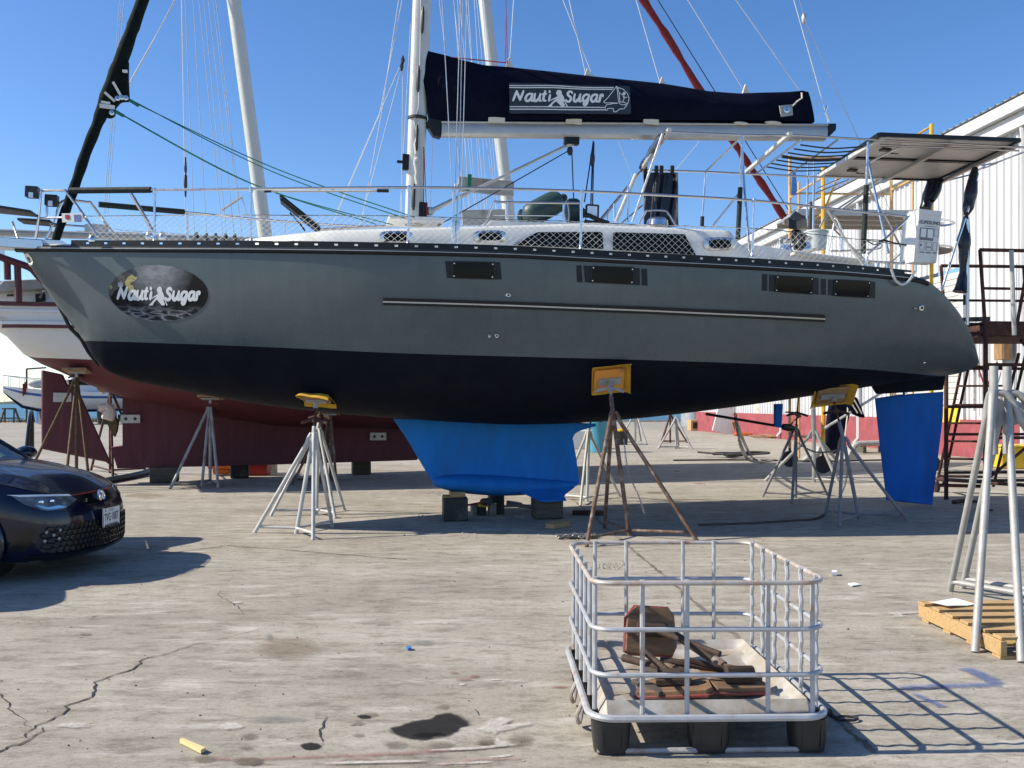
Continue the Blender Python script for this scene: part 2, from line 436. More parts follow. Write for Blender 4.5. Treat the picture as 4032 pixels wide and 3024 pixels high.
# stains and paint on the concrete: sheets with ragged, fading rims
def decal_mat(name, c, rough, opac, soft=.35, nscale=9, stretch=(1,1,1)):
    m, nt, bs, out = nodes_of(name)
    at = nt.nodes.new('ShaderNodeAttribute'); at.attribute_name = 'fade'
    v = texco(nt, stretch)
    n = noise_n(nt, v, nscale, 9, .72)
    ad = nt.nodes.new('ShaderNodeMath'); ad.operation = 'MULTIPLY_ADD'; ad.inputs[1].default_value = 2.0; ad.inputs[2].default_value = -1.0
    nt.links.new(n, ad.inputs[0])
    sm = nt.nodes.new('ShaderNodeMath'); sm.operation = 'ADD'; nt.links.new(at.outputs['Fac'], sm.inputs[0]); nt.links.new(ad.outputs[0], sm.inputs[1])
    mr = nt.nodes.new('ShaderNodeMapRange'); mr.inputs[1].default_value = .18; mr.inputs[2].default_value = .18 + soft; mr.inputs[4].default_value = opac
    nt.links.new(sm.outputs[0], mr.inputs[0])
    n2 = noise_n(nt, v, nscale*3, 5, .6)
    nt.links.new(ramp(nt, n2, [(.3, tuple(x*.7 for x in c)), (.7, tuple(min(1, x*1.25) for x in c))]), bs.inputs['Base Color'])
    bs.inputs['Roughness'].default_value = rough
    nt.links.new(mr.outputs[0], bs.inputs['Alpha'])
    return m
M['oil'] = decal_mat('oil_stain', (.024,.020,.015), .5, .93, .45, 6)
M['oil_light'] = decal_mat('faded_oil_stain', (.17,.14,.10), .8, .55, .9, 5)
M['paint_white'] = decal_mat('worn_white_spray', (.58,.545,.49), .9, .65, .7, 16)
M['paint_red'] = decal_mat('worn_red_spray', (.30,.12,.11), .9, .5, .8, 16)
M['paint_pink'] = decal_mat('pink_spray', (.40,.23,.21), .9, .45, .8, 12)
M['paint_blue'] = decal_mat('faint_blue_spray', (.10,.15,.33), .9, .62, .6, 22)
M['grey_patch'] = decal_mat('grey_scuff', (.22,.215,.21), .9, .45, .8, 10)
M['damp'] = decal_mat('damp_patch', (.24,.17,.10), .8, .32, .8, 4)
decal_n = [0]
def blob(name, pts, mat, inner=.72):
    """closed outline (ground points) -> fan of rings with a 'fade' attribute"""
    P = [Vector(p) for p in pts]; c = sum(P, Vector())/len(P); n = len(P)
    decal_n[0] += 1; z = .0045 + .0004*(decal_n[0] % 12)
    rings = [1.12, .93, inner, .4]; fade = [0.0, .45, .8, 1.0]
    vs = []; fd = []
    for s_, fv in zip(rings, fade):
        for p in P:
            q = c + (p - c)*s_; vs.append((q.x, q.y, z)); fd.append(fv)
    vs.append((c.x, c.y, z)); fd.append(1.0)
    fs = []
    for i in range(len(rings)-1):
        for k in range(n):
            k2 = (k+1) % n; fs.append((i*n+k, i*n+k2, (i+1)*n+k2, (i+1)*n+k))
    for k in range(n): fs.append(((len(rings)-1)*n+k, (len(rings)-1)*n+(k+1) % n, len(vs)-1))
    mb = MB(); mb.add(vs, fs)
    o = mb.build(name, mat, ground, smooth=False)
    a = o.data.attributes.new('fade', 'FLOAT', 'POINT'); a.data.foreach_set('value', fd)
    return o
def ell(cr, cx, cy, rx, ry, n=22):
    return [G(cr(cx + rx*math.cos(2*math.pi*k/n)*random.uniform(.88,1.1), cy + ry*math.sin(2*math.pi*k/n)*random.uniform(.88,1.1))) for k in range(n)]
blob('oil_stain', smooth_pts([G(e5(*p)) for p in ((905,975),(960,955),(1040,930),(1110,915),(1190,905),(1230,880),(1290,872),(1350,880),(1420,920),(1432,950),(1380,965),(1385,990),(1340,1010),(1260,1025),(1120,1045),(1010,1035),(950,1020),(915,1005))], 3, True), M['oil'], .85)
blob('oil_stain', ell(e5, 375, 1092, 66, 24), M['oil'], .8)
blob('oil_stain', ell(e5, 735, 893, 50, 12), M['oil'])
blob('oil_stain', ell(e5, 1530, 1072, 45, 18), M['oil_light'])
for a in ((e5,1265,828,52,18),(e5,780,880,55,14),(e5,690,937,54,16),(e5,945,1085,85,28),(e5,1230,1085,110,24),(e5,1555,1066,70,24),(e5,1785,1052,90,42),(e5,700,1018,48,14),(e5,1180,1020,130,22),
          (e4,1370,1178,78,26),(e4,1660,1195,98,32),(e4,1665,1028,66,24),(e4,1640,1103,54,16),(e4,570,342,50,9),(e5,0,1195,60,30)):
    blob('faded_stain', ell(*a), M['oil_light'])
blob('paint_mark', [G(e5(*p)) for p in ((1460,980),(1550,930),(1640,895),(1740,915),(1665,952),(1760,945),(1830,935),(1870,950),(1720,985),(1640,1005),(1600,1022),(1540,1000))], M['paint_white'])
blob('paint_mark', smooth_pts([G(e5(*p)) for p in ((1200,1118),(1480,1100),(1760,1078),(1770,1090),(1500,1118),(1220,1130))], 3, True), M['paint_white'])
blob('paint_mark', smooth_pts([G(e5(*p)) for p in ((1620,1040),(1660,1060),(1720,1090),(1640,1100),(1600,1075))], 3, True), M['paint_white'])
for y0, x0, x1 in ((1205,540,1100),(1205,1250,1560),(1160,1590,1720)):
    blob('paint_mark', smooth_pts([G(e5(*p)) for p in ((x0,y0),(x1,y0-14),(x1,y0),(x0,y0+12))], 4, True), M['paint_white'])
def stroke(pts, wpx, mat, name='paint_mark'):
    P = smooth_pts([G(p) for p in pts], 8); n = len(P)
    mb = MB(); rows = []; fd = []
    decal_n[0] += 1; z = .0045 + .0004*(decal_n[0] % 12)
    for i, p in enumerate(P):
        t = P[min(n-1, i+1)] - P[max(0, i-1)]; t.z = 0; t.normalize(); nr = Vector((-t.y, t.x, 0))
        rows.append([(p.x + nr.x*wpx*k, p.y + nr.y*wpx*k, z) for k in (-1, -.5, 0, .5, 1)])
        e = 0.15 if i in (0, n-1) else 1
        fd += [0, .6*e, .9*e, .6*e, 0]
    mb.grid(rows); o = mb.build(name, mat, ground, smooth=False)
    a = o.data.attributes.new('fade', 'FLOAT', 'POINT'); a.data.foreach_set('value', fd)
    return o
stroke([e5(-300,1178), e5(0,1178), e5(500,1160), e5(1050,1138), e5(1400,1112), e5(1590,1092), e5(1612,1060)], .028, M['paint_red'])
stroke([e5(570,1205), e5(600,1180), e5(700,1172), e5(790,1185), e5(800,1215)], .022, M['paint_pink'])
stroke([e5(1240,1225), e5(1380,1195), e5(1500,1180), e5(1800,1175)], .022, M['paint_pink'])
stroke([e5(1400,1230), e5(1420,1200), e5(1480,1190)], .022, M['paint_pink'])
stroke([e3(550,1155), e3(850,1142), e3(1205,1132)], .055, M['paint_blue']); stroke([e3(960,1028), e3(1060,1065), e3(1180,1130)], .07, M['paint_blue'])
stroke([e3(640,1190), e3(740,1235), e3(835,1280)], .035, M['paint_blue']); stroke([e3(900,1272), e3(1000,1268)], .03, M['paint_blue'])
for q in ((e5,1335,600,40,8),(e5,1400,645,70,9),(e5,1480,622,34,12),(e5,2050,695,60,8)): blob('paint_mark', ell(*q), M['paint_red'])
for q in ((e5,1620,645,50,6),(e5,1395,678,26,8),(e4,1550,960,90,26),(e4,500,955,130,18),(e4,1590,128,40,8)): blob('paint_mark', ell(*q), M['paint_white'])
for q in ((e5,1120,395,105,20),(e5,100,360,24,26),(e4,1850,915,220,26),(e5,860,275,60,6)): blob('grey_scuff', ell(*q), M['grey_patch'])
for q in ((e5,230,440,230,80),(e1,1050,835,170,22),(c5,1190,1232,130,14),(r7,960,1228,70,8)): blob('damp_patch', ell(*q), M['damp'])
blob('paint_mark', [G(e3(*p)) for p in ((450,675),(500,668),(690,662),(690,675),(560,680),(600,698),(560,706),(500,700),(520,685))], M['paint_white'])
blob('red_scrap', ell(c5, 1470, 968, 42, 8), M['paint_red']); blob('red_scrap', ell(c5, 1750, 1120, 80, 8), M['paint_red'])

# loose chips, shells and leaf litter
M['chip'] = pm('pale_chip', (.36,.32,.25), .9, 0, .3, 30)
M['chip_dark'] = pm('dark_chip', (.05,.04,.035), .9, 0, .4, 30)
def scatter(name, spots, mat, label, cat):
    mb = MB()
    for p, s in spots:
        a = random.uniform(0, 6.28); e = random.uniform(.45, 1)
        pts = [(p.x + s*math.cos(a+k*1.2566)*random.uniform(.6,1.1), p.y + s*e*math.sin(a+k*1.2566)*random.uniform(.6,1.1), .002) for k in range(5)]
        top = (p.x, p.y, .003 + s*random.uniform(.3,.7))
        mb.add(pts + [top], [(0,1,5),(1,2,5),(2,3,5),(3,4,5),(4,0,5)])
    return tag(mb.build(name, mat, smooth=False), label, cat, kind='stuff')
sp = []; spd = []
for i in range(900):
    y = 3.2 + 22*random.random()**2.2; x = random.uniform(-.62, .62)*y
    (sp if random.random() < .6 else spd).append((Vector((x, y, 0)), random.uniform(.003, .011)*(.6 + y*.06)))
for q, n, rx, ry in ((e2(470,310), 170, 190, 34), (e2(300,118), 40, 70, 16), (r6(1100,1395), 70, 110, 16), (d4(700,840), 70, 900, 50), (d4(1000,640), 60, 500, 20), (c5(560,1180), 60, 210, 16), (c6(700,1390), 60, 130, 30), (r6(1200,1235), 40, 90, 14)):
    for i in range(n):
        k = {}; px = q[0] + random.gauss(0, .5)*rx*.45; py = q[1] + random.gauss(0, .5)*ry*.45
        sp.append((G((px, py)), random.uniform(.006, .022)))
scatter('concrete_chips', sp, M['chip'], 'pale chips and shell fragments scattered over the concrete yard', 'debris')
scatter('dark_litter', spd, M['chip_dark'], 'small dark bits of leaf litter on the concrete yard', 'litter')
M['stick'] = pm('pale_yellow_wood', (.62,.50,.24), .8, 0, .12, 6)
# separate small scraps in the foreground
def scrap(name, pts, h, mat, label, cat):
    mb = MB(); P = [G(p) for p in pts]; mb.prism([Vector((p.x, p.y, .006)) for p in P], (0, 0, h))
    return tag(mb.build(name, mat, smooth=False), label, cat)
scrap('wood_stick', [e4(*p) for p in ((1203,1072),(1222,1062),(1378,1128),(1345,1145))], .016, M['stick'], 'yellow wooden stick lying alone on the concrete near a faded stain', 'stick')
scrap('wooden_wedge', [d4(*p) for p in ((1525,790),(1640,800),(1850,760),(1838,738),(1680,752),(1530,768))], .055, M['wood_new'], 'pale wooden wedge on the ground before the dark keel block', 'wedge')
M['blue_plastic'] = pm('blue_plastic_scrap', (.06,.20,.52), .4, 0, .2, 20)
scrap('plastic_scrap', [e5(*p) for p in ((1015,440),(1032,433),(1056,437),(1054,446),(1030,448))], .012, M['blue_plastic'], 'tiny bright blue plastic scrap on the open concrete', 'scrap')
scrap('paper_scrap', [e3(*p) for p in ((225,492),(262,485),(305,497),(250,506))], .008, M['paper'], 'pale paper scrap on the concrete right of the wire cage', 'paper')
scrap('foam_block', [e3(*p) for p in ((122,424),(155,424),(155,436),(122,436))], .03, M['paper'], 'small white foam block on the concrete behind the cage corner', 'foam block')
mb = MB(); mb.tube(smooth_pts([G(e3(*p)) + Vector((0,0,.012)) for p in ((60,1285),(130,1345),(200,1345),(285,1355),(255,1372),(150,1360),(110,1300))], 5), .006, 6)
tag(mb.build('black_cord', M['black_rubber']), 'short black cord curled beside the cage pallet foot', 'cord')

# ================================================================== water, far shore
def sea_mat():
    m, nt, bs, out = nodes_of('sea_water')
    v = texco(nt, (.02, .06, 1)); n = noise_n(nt, v, 1.0, 6, .6)
    nt.links.new(ramp(nt, n, [(.35, (.012,.075,.15)), (.6, (.05,.17,.21))]), bs.inputs['Base Color'])
    bs.inputs['Roughness'].default_value = .35
    bump(nt, bs, noise_n(nt, texco(nt, (.5, 1.2, 1)), 1.2, 6, .6), .6, .4)
    return m
M['sea'] = sea_mat()
mb = MB(); mb.grid([[(x, y, -1.3) for x in (-9000, -800, -120, 0, 120, 800, 9000)] for y in (75.5, 200, 800, 3000, 9000)])
struct(mb.build('sea', M['sea'], smooth=False))
M['dirt'] = pm('shore_dirt', (.12,.095,.07), .95, 0, .3, 2, .4, 20)
mb = MB(); mb.grid([[(x, y, z) for x in (-140, 0, 140)] for y, z in ((76, -.01), (76.4, .12), (78, .05), (79, -1.5))])
struct(mb.build('shore_bank', M['dirt'], smooth=False))
M['far_land'] = pm('far_shore_scrub', (.06,.085,.085), 1, 0, .2, .01)
mb = MB(); xs = [-6000 + i*60 for i in range(201)]
top = [12 + 9*noise.noise(Vector((x*.002, 0, 0))) + 4*noise.noise(Vector((x*.013, 3, 0))) for x in xs]
mb.grid([[(x, 4200, -2) for x in xs], [(x, 4230, h) for x, h in zip(xs, top)], [(x, 4500, h*.6) for x, h in zip(xs, top)], [(x, 4700, -2) for x in xs]])
struct(mb.build('far_shore', M['far_land']))
t = thing('smokestack', 'thin pale smokestack on the far shore at the left', 'smokestack', W((16, 1589.5), 4150))
mb = MB(); mb.lathe([(1.9,-4),(1.5,14),(1.2,27)], n=10); mb.build('shaft', M['alu_white'], t)
mb = MB(); mb.lathe([(1.35,25.5),(1.35,27.5)], n=10); mb.build('cap_ring', M['rust_dark'], t)
M['grass'] = pm('dry_grass', (.12,.13,.045), .9, 0, .4, 2)
mb = MB()
for i in range(2200):
    x = random.uniform(-48, -28); y = random.uniform(74.6, 77.5); h = random.uniform(.12, .5)*(1 if -40 < x < -33 else .5); a = random.uniform(0, 6.28)
    dx, dy = .03*math.cos(a), .03*math.sin(a); l = random.uniform(-.2, .2)*h
    mb.add([(x-dx,y-dy,0),(x+dx,y+dy,0),(x+l,y,h)], [(0,1,2)])
tag(mb.build('grass', M['grass'], smooth=False), 'dry green grass along the shore edge of the yard', 'grass', kind='stuff')

# ================================================================== warehouse
WA, WB_ = Vector((13.95, 15.0, 0)), Vector((10.35, 51.5, 0))
wd = (WB_ - WA).normalized(); wnrm = Vector((-wd.y, wd.x, 0))     # faces the yard
wlen = (WB_ - WA).length
M['corrugated'] = pm('white_metal_sheet', (.51,.52,.53), .5, .05, .05, 1.2, dirt=(.42,.42,.42), dirt_amt=.2, dscale=1.5, sc=(3,3,.35))
M['red_block'] = pm('red_painted_base', (.28,.062,.070), .75, 0, .2, 2, .2, 30, dirt=(.19,.035,.045), dirt_amt=.45)
M['siding'] = pm('pale_siding', (.50,.485,.455), .6, 0, .06, 2)
M['yellow_paint'] = pm('yellow_base_paint', (.70,.48,.03), .6, 0, .12, 4)
wh = thing('warehouse', 'long white corrugated metal warehouse with red painted base', 'warehouse', WA)
EAVE = 8.6; BASE = 1.05
def wp(s, z, off=0.0):
    p = wd*s + wnrm*off; return Vector((p.x, p.y, z))
door0, door1 = 11.35, 15.3
mb = MB(); prof = []; s = 0.0
while s < wlen:
    prof += [(s, 0), (s+.19, 0), (s+.215, .048), (s+.285, .048), (s+.31, 0)]; s += .31
def wall_part(s0, s1, z0, z1):
    pts = [(max(s0, min(s1, a)), b) for a, b in prof if s0-.3 <= a <= s1+.3]
    mb.grid([[wp(a, z, b) for a, b in pts] for z in (z0, z1)])
wall_part(0, door0, BASE, EAVE); wall_part(door0, door1, 5.4, EAVE); wall_part(door1, wlen, BASE, EAVE)
mb.build('wall', M['corrugated'], wh, smooth=False)
def wbox(name, s0, s1, z0, z1, o0, o1, mat, parent):
    mb = MB(); mb.prism([wp(s0,z0,o0), wp(s0,z0,o1), wp(s1,z0,o1), wp(s1,z0,o0)], (0,0,z1-z0)); return mb.build(name, mat, parent, smooth=False)
wbox('base_wall', 0, door0, 0, BASE, -.05, .12, M['red_block'], wh); wbox('base_wall', door1, wlen, 0, BASE, -.05, .12, M['red_block'], wh)
dr = wbox('roller_door', door0+.1, door1-.1, 1.45, 5.3, -.10, -.06, M['siding'], wh)
for i in range(23): wbox('slat', door0+.12, door1-.12, 1.47+i*.166, 1.47+i*.166+.145, -.06, -.03, M['siding'], dr)
wbox('door_frame', door0-.1, door0+.1, BASE, 5.4, -.05, .09, M['corrugated'], wh); wbox('door_frame', door1-.1, door1+.1, BASE, 5.4, -.05, .09, M['corrugated'], wh)
wbox('door_sill', door0, door1, 0, .95, -.1, .1, M['red_block'], wh); wbox('yellow_band', door0+.1, door1-.1, .95, 1.43, -.09, -.02, M['yellow_paint'], wh)
wbox('eave_fascia', -.3, wlen+.3, EAVE-.05, EAVE+.30, .02, .22, M['corrugated'], wh); wbox('gutter', -.3, wlen+.3, EAVE+.32, EAVE+.62, .02, .40, M['corrugated'], wh)
mb = MB(); rows = []
pts = [(a, b) for a, b in prof]
for k, (off, z) in enumerate(((.45, EAVE+.66), (-14, EAVE+3.4))): rows.append([wp(a, z + b*.9, off) for a, b in pts])
mb.grid(rows); mb.build('roof', M['corrugated'], wh, smooth=False)
mb = MB(); mb.prism([wp(wlen,0,0), wp(wlen,0,-14), wp(wlen,EAVE+3.3,-14), wp(wlen,EAVE,0)], wd*-.1); mb.build('end_wall', M['corrugated'], wh, smooth=False)
for s in (1.5, 8.6, 17.5, 24.5):
    mb = MB(); mb.tube([wp(s, EAVE+.4, .18), wp(s, EAVE-.3, .12), wp(s, .3, .12), wp(s, .1, .3)], .06, 6); mb.build('downpipe', M['corrugated'], wh)
mb = MB(); mb.tube([wp(10.6, z, .16) for z in (1.3, 3.4)], .03, 6); mb.box(wp(10.6, 2.6, .22), (.16,.16,.3)); mb.build('meter_pipe', M['galv_dull'], wh)
mb = MB(); mb.box(wp(9.3, 3.1, .2), (.2,.5,.9)); mb.build('breaker_box', M['ply'], wh, bevel=.01)
mb = MB(); mb.tube(smooth_pts([wp(9.6,2.6,.15), wp(10.0,2.0,.2), wp(10.5,2.6,.15)], 6), .025, 6); mb.build('hose_loop', M['paint_pink'] if False else M['red_canvas'], wh)
mb = MB(); mb.prism([wp(17.2,5.35,.1), wp(20,5.35,.1), wp(20,5.0,1.0), wp(17.2,5.0,1.0)], (0,0,.06)); mb.build('awning', M['alu'], wh, smooth=False)
# ================================================================== the grey sailboat
YAW, PITCH = R(12.0), R(1.5)
BO = Vector((0.0, 12.232, 0.0))
BM = Matrix.Translation(BO) @ Matrix.Rotation(YAW, 4, 'Z') @ Matrix.Rotation(PITCH, 4, 'Y')
BMI = BM.inverted()
camL = BMI @ Vector((0, 0, CH))
def B(p, n=0.0):
    d = BMI.to_3x3() @ Vector(((p[0]-CX)/F, 1.0, (HY-p[1])/F))
    t = (n - camL.y)/d.y
    return camL + d*t
def onsurf(p, nf, it=14):
    n = -1.0
    for _ in range(it):
        q = B(p, n); n2 = nf(q.x, q.z); n = n*.3 + n2*.7
    return B(p, n)
boat = thing('sailboat', 'long grey sailing yacht with black bottom and blue keel propped on stands', 'sailboat', BO, (0, PITCH, YAW))

# --- hull form ---------------------------------------------------
xb = B(D(44, 530), 0).x; xs_ = B(D(2113, 780), -1.40).x
LH = xs_ - xb
bu = [0, .02, .05, .1, .15, .2, .25, .3, .35, .4, .5, .6, .7, .8, .9, .95, 1.0]
bb = [.02, .115, .27, .53, .785, 1.03, 1.255, 1.46, 1.63, 1.75, 1.90, 1.97, 1.96, 1.87, 1.70, 1.58, 1.42]
def beam(x): return max(.015, stab(bu, bb, (x - xb)/LH))
def S(p, off=.06, it=12):
    n = -1.0
    for _ in range(it):
        q = B(p, n); n = -(beam(q.x) - off)
    return B(p, n)
def SF(p, off=.06, it=12):
    n = 1.0
    for _ in range(it):
        q = B(p, n); n = beam(q.x) - off
    return B(p, n)
sheer_px = [D(47,531), D(130,532), D(300,533), D(550,534), D(830,538), D(1106,545), D(1340,557), D(1600,570), D(1830,584), D(1960,596)]
st = [S(p, 0) for p in sheer_px]
tr_px = [D(1976,598), D(2005,607), D(2038,634), D(2071,674), D(2098,720), D(2112,765), D(2115,780)]
st += [S(p, 0) for p in tr_px]
shx = [p.x for p in st]; shz = [p.z for p in st]
shx[0] = xb
def zs(x): return tab(shx, shz, x) if x > B(tr_px[0], -1.5).x else stab(shx, shz, x)
kp = [D(44,532), D(75,590), D(125,662), D(165,712), D(190,748), D(205,775), D(230,800), D(280,820), D(400,845), D(535,870), D(700,891), D(845,903), D(1000,913), D(1106,917), D(1250,913), D(1400,901), D(1600,877), D(1800,849), D(1889,836), D(2048,814), D(2100,797), D(2115,792)]
kn = [0, 0, 0, 0, 0, 0, -.03, -.06, -.1, -.12, -.15, -.15, -.15, -.15, -.2, -.25, -.3, -.4, -.5, -.8, -1.0, -1.1]
kq = [B(p, n) for p, n in zip(kp, kn)]
kx = [p.x for p in kq]; kz = [p.z for p in kq]
kx[0] = xb; kz[0] = zs(xb) - .02
def zk(x):
    return min(zs(x) - .012, tab(kx, kz, x) if x < kx[6] else stab(kx, kz, x))
wl_px = [(D(190,738), -.05), (D(550,748), -1.1), (D(840,760), -1.65), (D(1106,768), -1.85), (D(1400,776), -1.9), (D(1700,787), -1.75), (D(1900,797), -1.5), (D(2048,810), -1.15)]
wq = [B(p, n) for p, n in wl_px]
def zw(x): return stab([q.x for q in wq], [q.z for q in wq], x)
def shape(x):
    u = (x - xb)/LH
    e = tab([0, .08, .2, .4, .6, .8, .93, 1], [1.1, .62, .50, .52, .58, .62, .66, .7], u)
    g_ = tab([0, .08, .2, .4, .6, .8, 1], [1.1, 1.0, 1.0, 1.0, .98, 1.0, 1.0], u)
    return e, g_
def sect(x, a):
    e, g_ = shape(x); b = beam(x); z0 = zs(x); z1 = zk(x)
    ca = max(math.cos(a), 0.0)
    return Vector((x, -b*(ca**e), z0 - (z0 - z1)*(math.sin(a)**g_)))
def nhull(x, z):
    e, g_ = shape(x); z0 = zs(x); z1 = zk(x)
    f = min(1, max(0, (z0 - z)/max(1e-4, z0 - z1)))
    sa = f**(1/g_); ca = math.sqrt(max(0, 1 - sa*sa))
    return -beam(x)*(ca**e)
def H(p, off=.004): 
    q = onsurf(p, nhull)
    nn = hull_normal(q.x, q.z)
    return q + nn*off
def hull_normal(x, z):
    d = .02
    dx = (nhull(x+d, z) - nhull(x-d, z))/(2*d); dz = (nhull(x, z+d) - nhull(x, z-d))/(2*d)
    return Vector((dx, -1, dz)).normalized()
stx = []
x = xb
us = [.0028*i for i in range(50)] + [.145, .155, .165, .178, .19] + [.19 + .0165*i for i in range(1, 45)]
us = [u for u in us if u < .925] + [.925 + .075*i/14 for i in range(15)]
stx = [xb + LH*u for u in us]
K1, K2 = 12, 12
def aw(x):
    e, g_ = shape(x); z0 = zs(x); z1 = zk(x)
    f = (z0 - zw(x))/max(1e-4, z0 - z1)
    return math.asin(min(1, max(0, f))**(1/g_)) if f < 1 else math.pi/2
def mirror(p): return Vector((p.x, -p.y, p.z))
up = []; lw = []
for x in stx:
    a_w = aw(x)
    up.append([sect(x, a_w*i/K1) for i in range(K1+1)])
    if a_w < math.pi/2 - 1e-3:
        if not lw: lw.append([sect(xprev, math.pi/2)]*(K2+1))
        lw.append([sect(x, a_w + (math.pi/2 - a_w)*i/K2) for i in range(K2+1)])
    xprev = x
def hull_mat():
    m, nt, bs, out = nodes_of('grey_hull_paint')
    v = texco(nt, (.35, 1, .8)); n = noise_n(nt, v, 1.3, 7, .6); n2 = noise_n(nt, texco(nt, (1,1,1)), 5, 8, .7)
    c = ramp(nt, n, [(.30, (.062,.086,.096)), (.5, (.080,.103,.110)), (.70, (.098,.121,.124))])
    c = mix(nt, ramp(nt, n2, [(.56, (0,0,0)), (.75, (.35,.35,.35))]), c, (.15,.165,.165))
    c = mix(nt, .5, c, ramp(nt, noise_n(nt, texco(nt, (5, 5, .35)), 1.5, 6, .65), [(.3, (.80,.80,.80)), (.55, (1,1,1))]), 'MULTIPLY')
    nt.links.new(c, bs.inputs['Base Color'])
    nt.links.new(ramp(nt, n2, [(.25, (.20,)*3), (.75, (.40,)*3)]), bs.inputs['Roughness'])
    bs.inputs['Specular IOR Level'].default_value = .45
    bump(nt, bs, n, .05, .02)
    return m
M['hull'] = hull_mat()
M['antifoul'] = pm('black_antifouling', (.0042,.0058,.0125), .75, 0, .3, 3, .12, 60, dirt=(.009,.009,.011), dirt_amt=.3, dscale=2, spec=.12)
mb = MB(); mb.grid(up); mb.grid([[mirror(p) for p in r_] for r_ in up]); topsides = mb.build('topsides', M['hull'], boat, angle=60)
mb = MB(); mb.grid(lw); mb.grid([[mirror(p) for p in r_] for r_ in lw]); bottom = mb.build('bottom', M['antifoul'], boat, angle=60)
# close the counter under the stern
mb = MB(); xe = stx[-1]; ring = [sect(xe, math.pi/2*i/16) for i in range(17)]; mb.poly(ring + [mirror(p) for p in ring[::-1]][1:]); mb.build('stern_panel', M['hull'], boat, smooth=False)
# deck
rows = []
for x in stx:
    b = beam(x) - .02; z = zs(x) + .015
    dz = .05 if x < B(tr_px[0], -1.5).x else -.12
    rows.append([Vector((x, b*k, z + dz*(1 - k*k))) for k in (-1, -.8, -.5, -.2, 0, .2, .5, .8, 1)])
mb = MB(); mb.grid(rows); mb.build('deck', M['gelcoat'], boat)

# --- toe rail with slots, rub rail -------------------------------
def railpts(x, off, dz): return Vector((x, -(beam(x) + off), zs(x) + dz))
x_te = B(D(1955,590), -1.55).x
rail_sides = (1, -1)
for sd in rail_sides:
    mb = MB()
    def P_(x, off, dz):
        p = railpts(x, off, dz); return p if sd == 1 else mirror(p)
    def strip(x0, x1, n, z0, z1, o0=-.035, o1=-.020):
        rr = []
        for i in range(n+1):
            x = lerp(x0, x1, i/n); rr.append([P_(x,o0,z0), P_(x,o1,z0), P_(x,o1,z1), P_(x,o0,z1)])
        mb.grid(rr, closed_u=True)
    xr0 = xb + .62
    strip(xr0, x_te, 70, .0, .032); strip(xr0, x_te, 70, .055, .078)
    x = xr0
    while x < x_te - .2:
        strip(x, x + .180, 2, .032, .055); x += .218
    mb.build('toe_rail', M['black_alu'], boat, smooth=False)
    mb = MB(); rr = []
    n = 80
    for i in range(n+1):
        x = lerp(xb - .05, x_te + .25, i/n); o = 0
        rr.append([P_(x,-.03,-.075), P_(x,.022,-.06), P_(x,.030,-.035), P_(x,.022,-.008), P_(x,-.03,.004)])
    mb.grid(rr); ru = mb.build('rub_rail', M['black_alu'], boat, smooth=False)
    mb = MB(); mb.grid([[P_(lerp(xb+.1, x_te, i/n),.032,-.022), P_(lerp(xb+.1, x_te, i/n),.032,-.029)] for i in range(n+1)]); mb.build('trim_line', M['alu'], ru, smooth=False)
# bow plate / stem fitting
mb = MB(); mb.poly([H(d1(*p), .006) for p in ((318,0),(370,-5),(415,45),(437,95),(425,140),(400,165),(372,130),(345,70))]); mb.build('stem_plate', M['stainless'], boat, smooth=False)
mb = MB(); mb.tube([B(d1(*p), -.012) for p in ((760,690),(830,800),(910,960),(1060,1110),(1150,1280),(1290,1470))], [.012,.02,.024,.024,.02,.012], 8); mb.build('stem_guard', M['black_rubber'], boat)

# --- surface panels on the hull ----------------------------------
def hgrid(quad, nu, nv, off):
    a, b, c, d = [Vector((q[0], q[1], 0)) for q in quad]; rows = []
    for j in range(nv+1):
        t = j/nv; l = a.lerp(d, t); r_ = b.lerp(c, t)
        rows.append([H(l.lerp(r_, i/nu), off) for i in range(nu+1)])
    return rows
def hpanel(name, quad, mat, off=.004, nu=8, nv=3, parent=boat):
    mb = MB(); mb.grid(hgrid(quad, nu, nv, off)); return mb.build(name, mat, parent)
M['old_glass'] = M['tint_glass']
def hull_window(q, panels, screws):
    w = hpanel('hull_window', q, M['tint_glass'], .010)
    fr = MB(); ring = hgrid(q, 12, 3, .012)
    loop = ring[0] + [r_[-1] for r_ in ring[1:]] + ring[-1][::-1][1:] + [r_[0] for r_ in ring[::-1]][1:-1]
    fr.tube(loop, .006, 5, closed=True); fr.build('gasket', M['black_rubber'], w)
    for s_ in screws:
        mb = MB(); c = H(s_, .014); mb.lathe([(.009,-.004),(.009,.002),(.004,.005)], c, hull_normal(c.x, c.z), 8); mb.build('screw', M['stainless'], w)
    for p in panels: hpanel('dark_panel', p, M['dark_panel'], .005)
hull_window([d5(*p) for p in ((578,1045),(1098,1055),(1092,1260),(575,1245))], [[d5(*p) for p in ((483,1038),(1165,1052),(1187,1265),(505,1245))]], [d5(597,1066), d5(1075,1077), d5(593,1224), d5(1070,1236)])
hull_window([d6(*p) for p in ((218,963),(678,980),(670,1155),(208,1135))], [[d6(*p) for p in ((130,955),(742,985),(745,1170),(148,1138))], [d6(*p) for p in ((52,953),(108,955),(122,1138),(60,1136))], [d6(*p) for p in ((760,988),(822,992),(828,1174),(765,1170))]], [d6(236,981), d6(661,998), d6(227,1120), d6(654,1138)])
hull_window([r8(*p) for p in ((203,142),(445,155),(440,262),(197,245))], [[r8(*p) for p in ((160,135),(482,158),(482,266),(160,243))], [r8(*p) for p in ((113,131),(147,132),(147,241),(113,239))], [r8(*p) for p in ((497,161),(530,163),(530,267),(497,266))]], [r8(212,152), r8(436,164), r8(205,237), r8(430,252)])
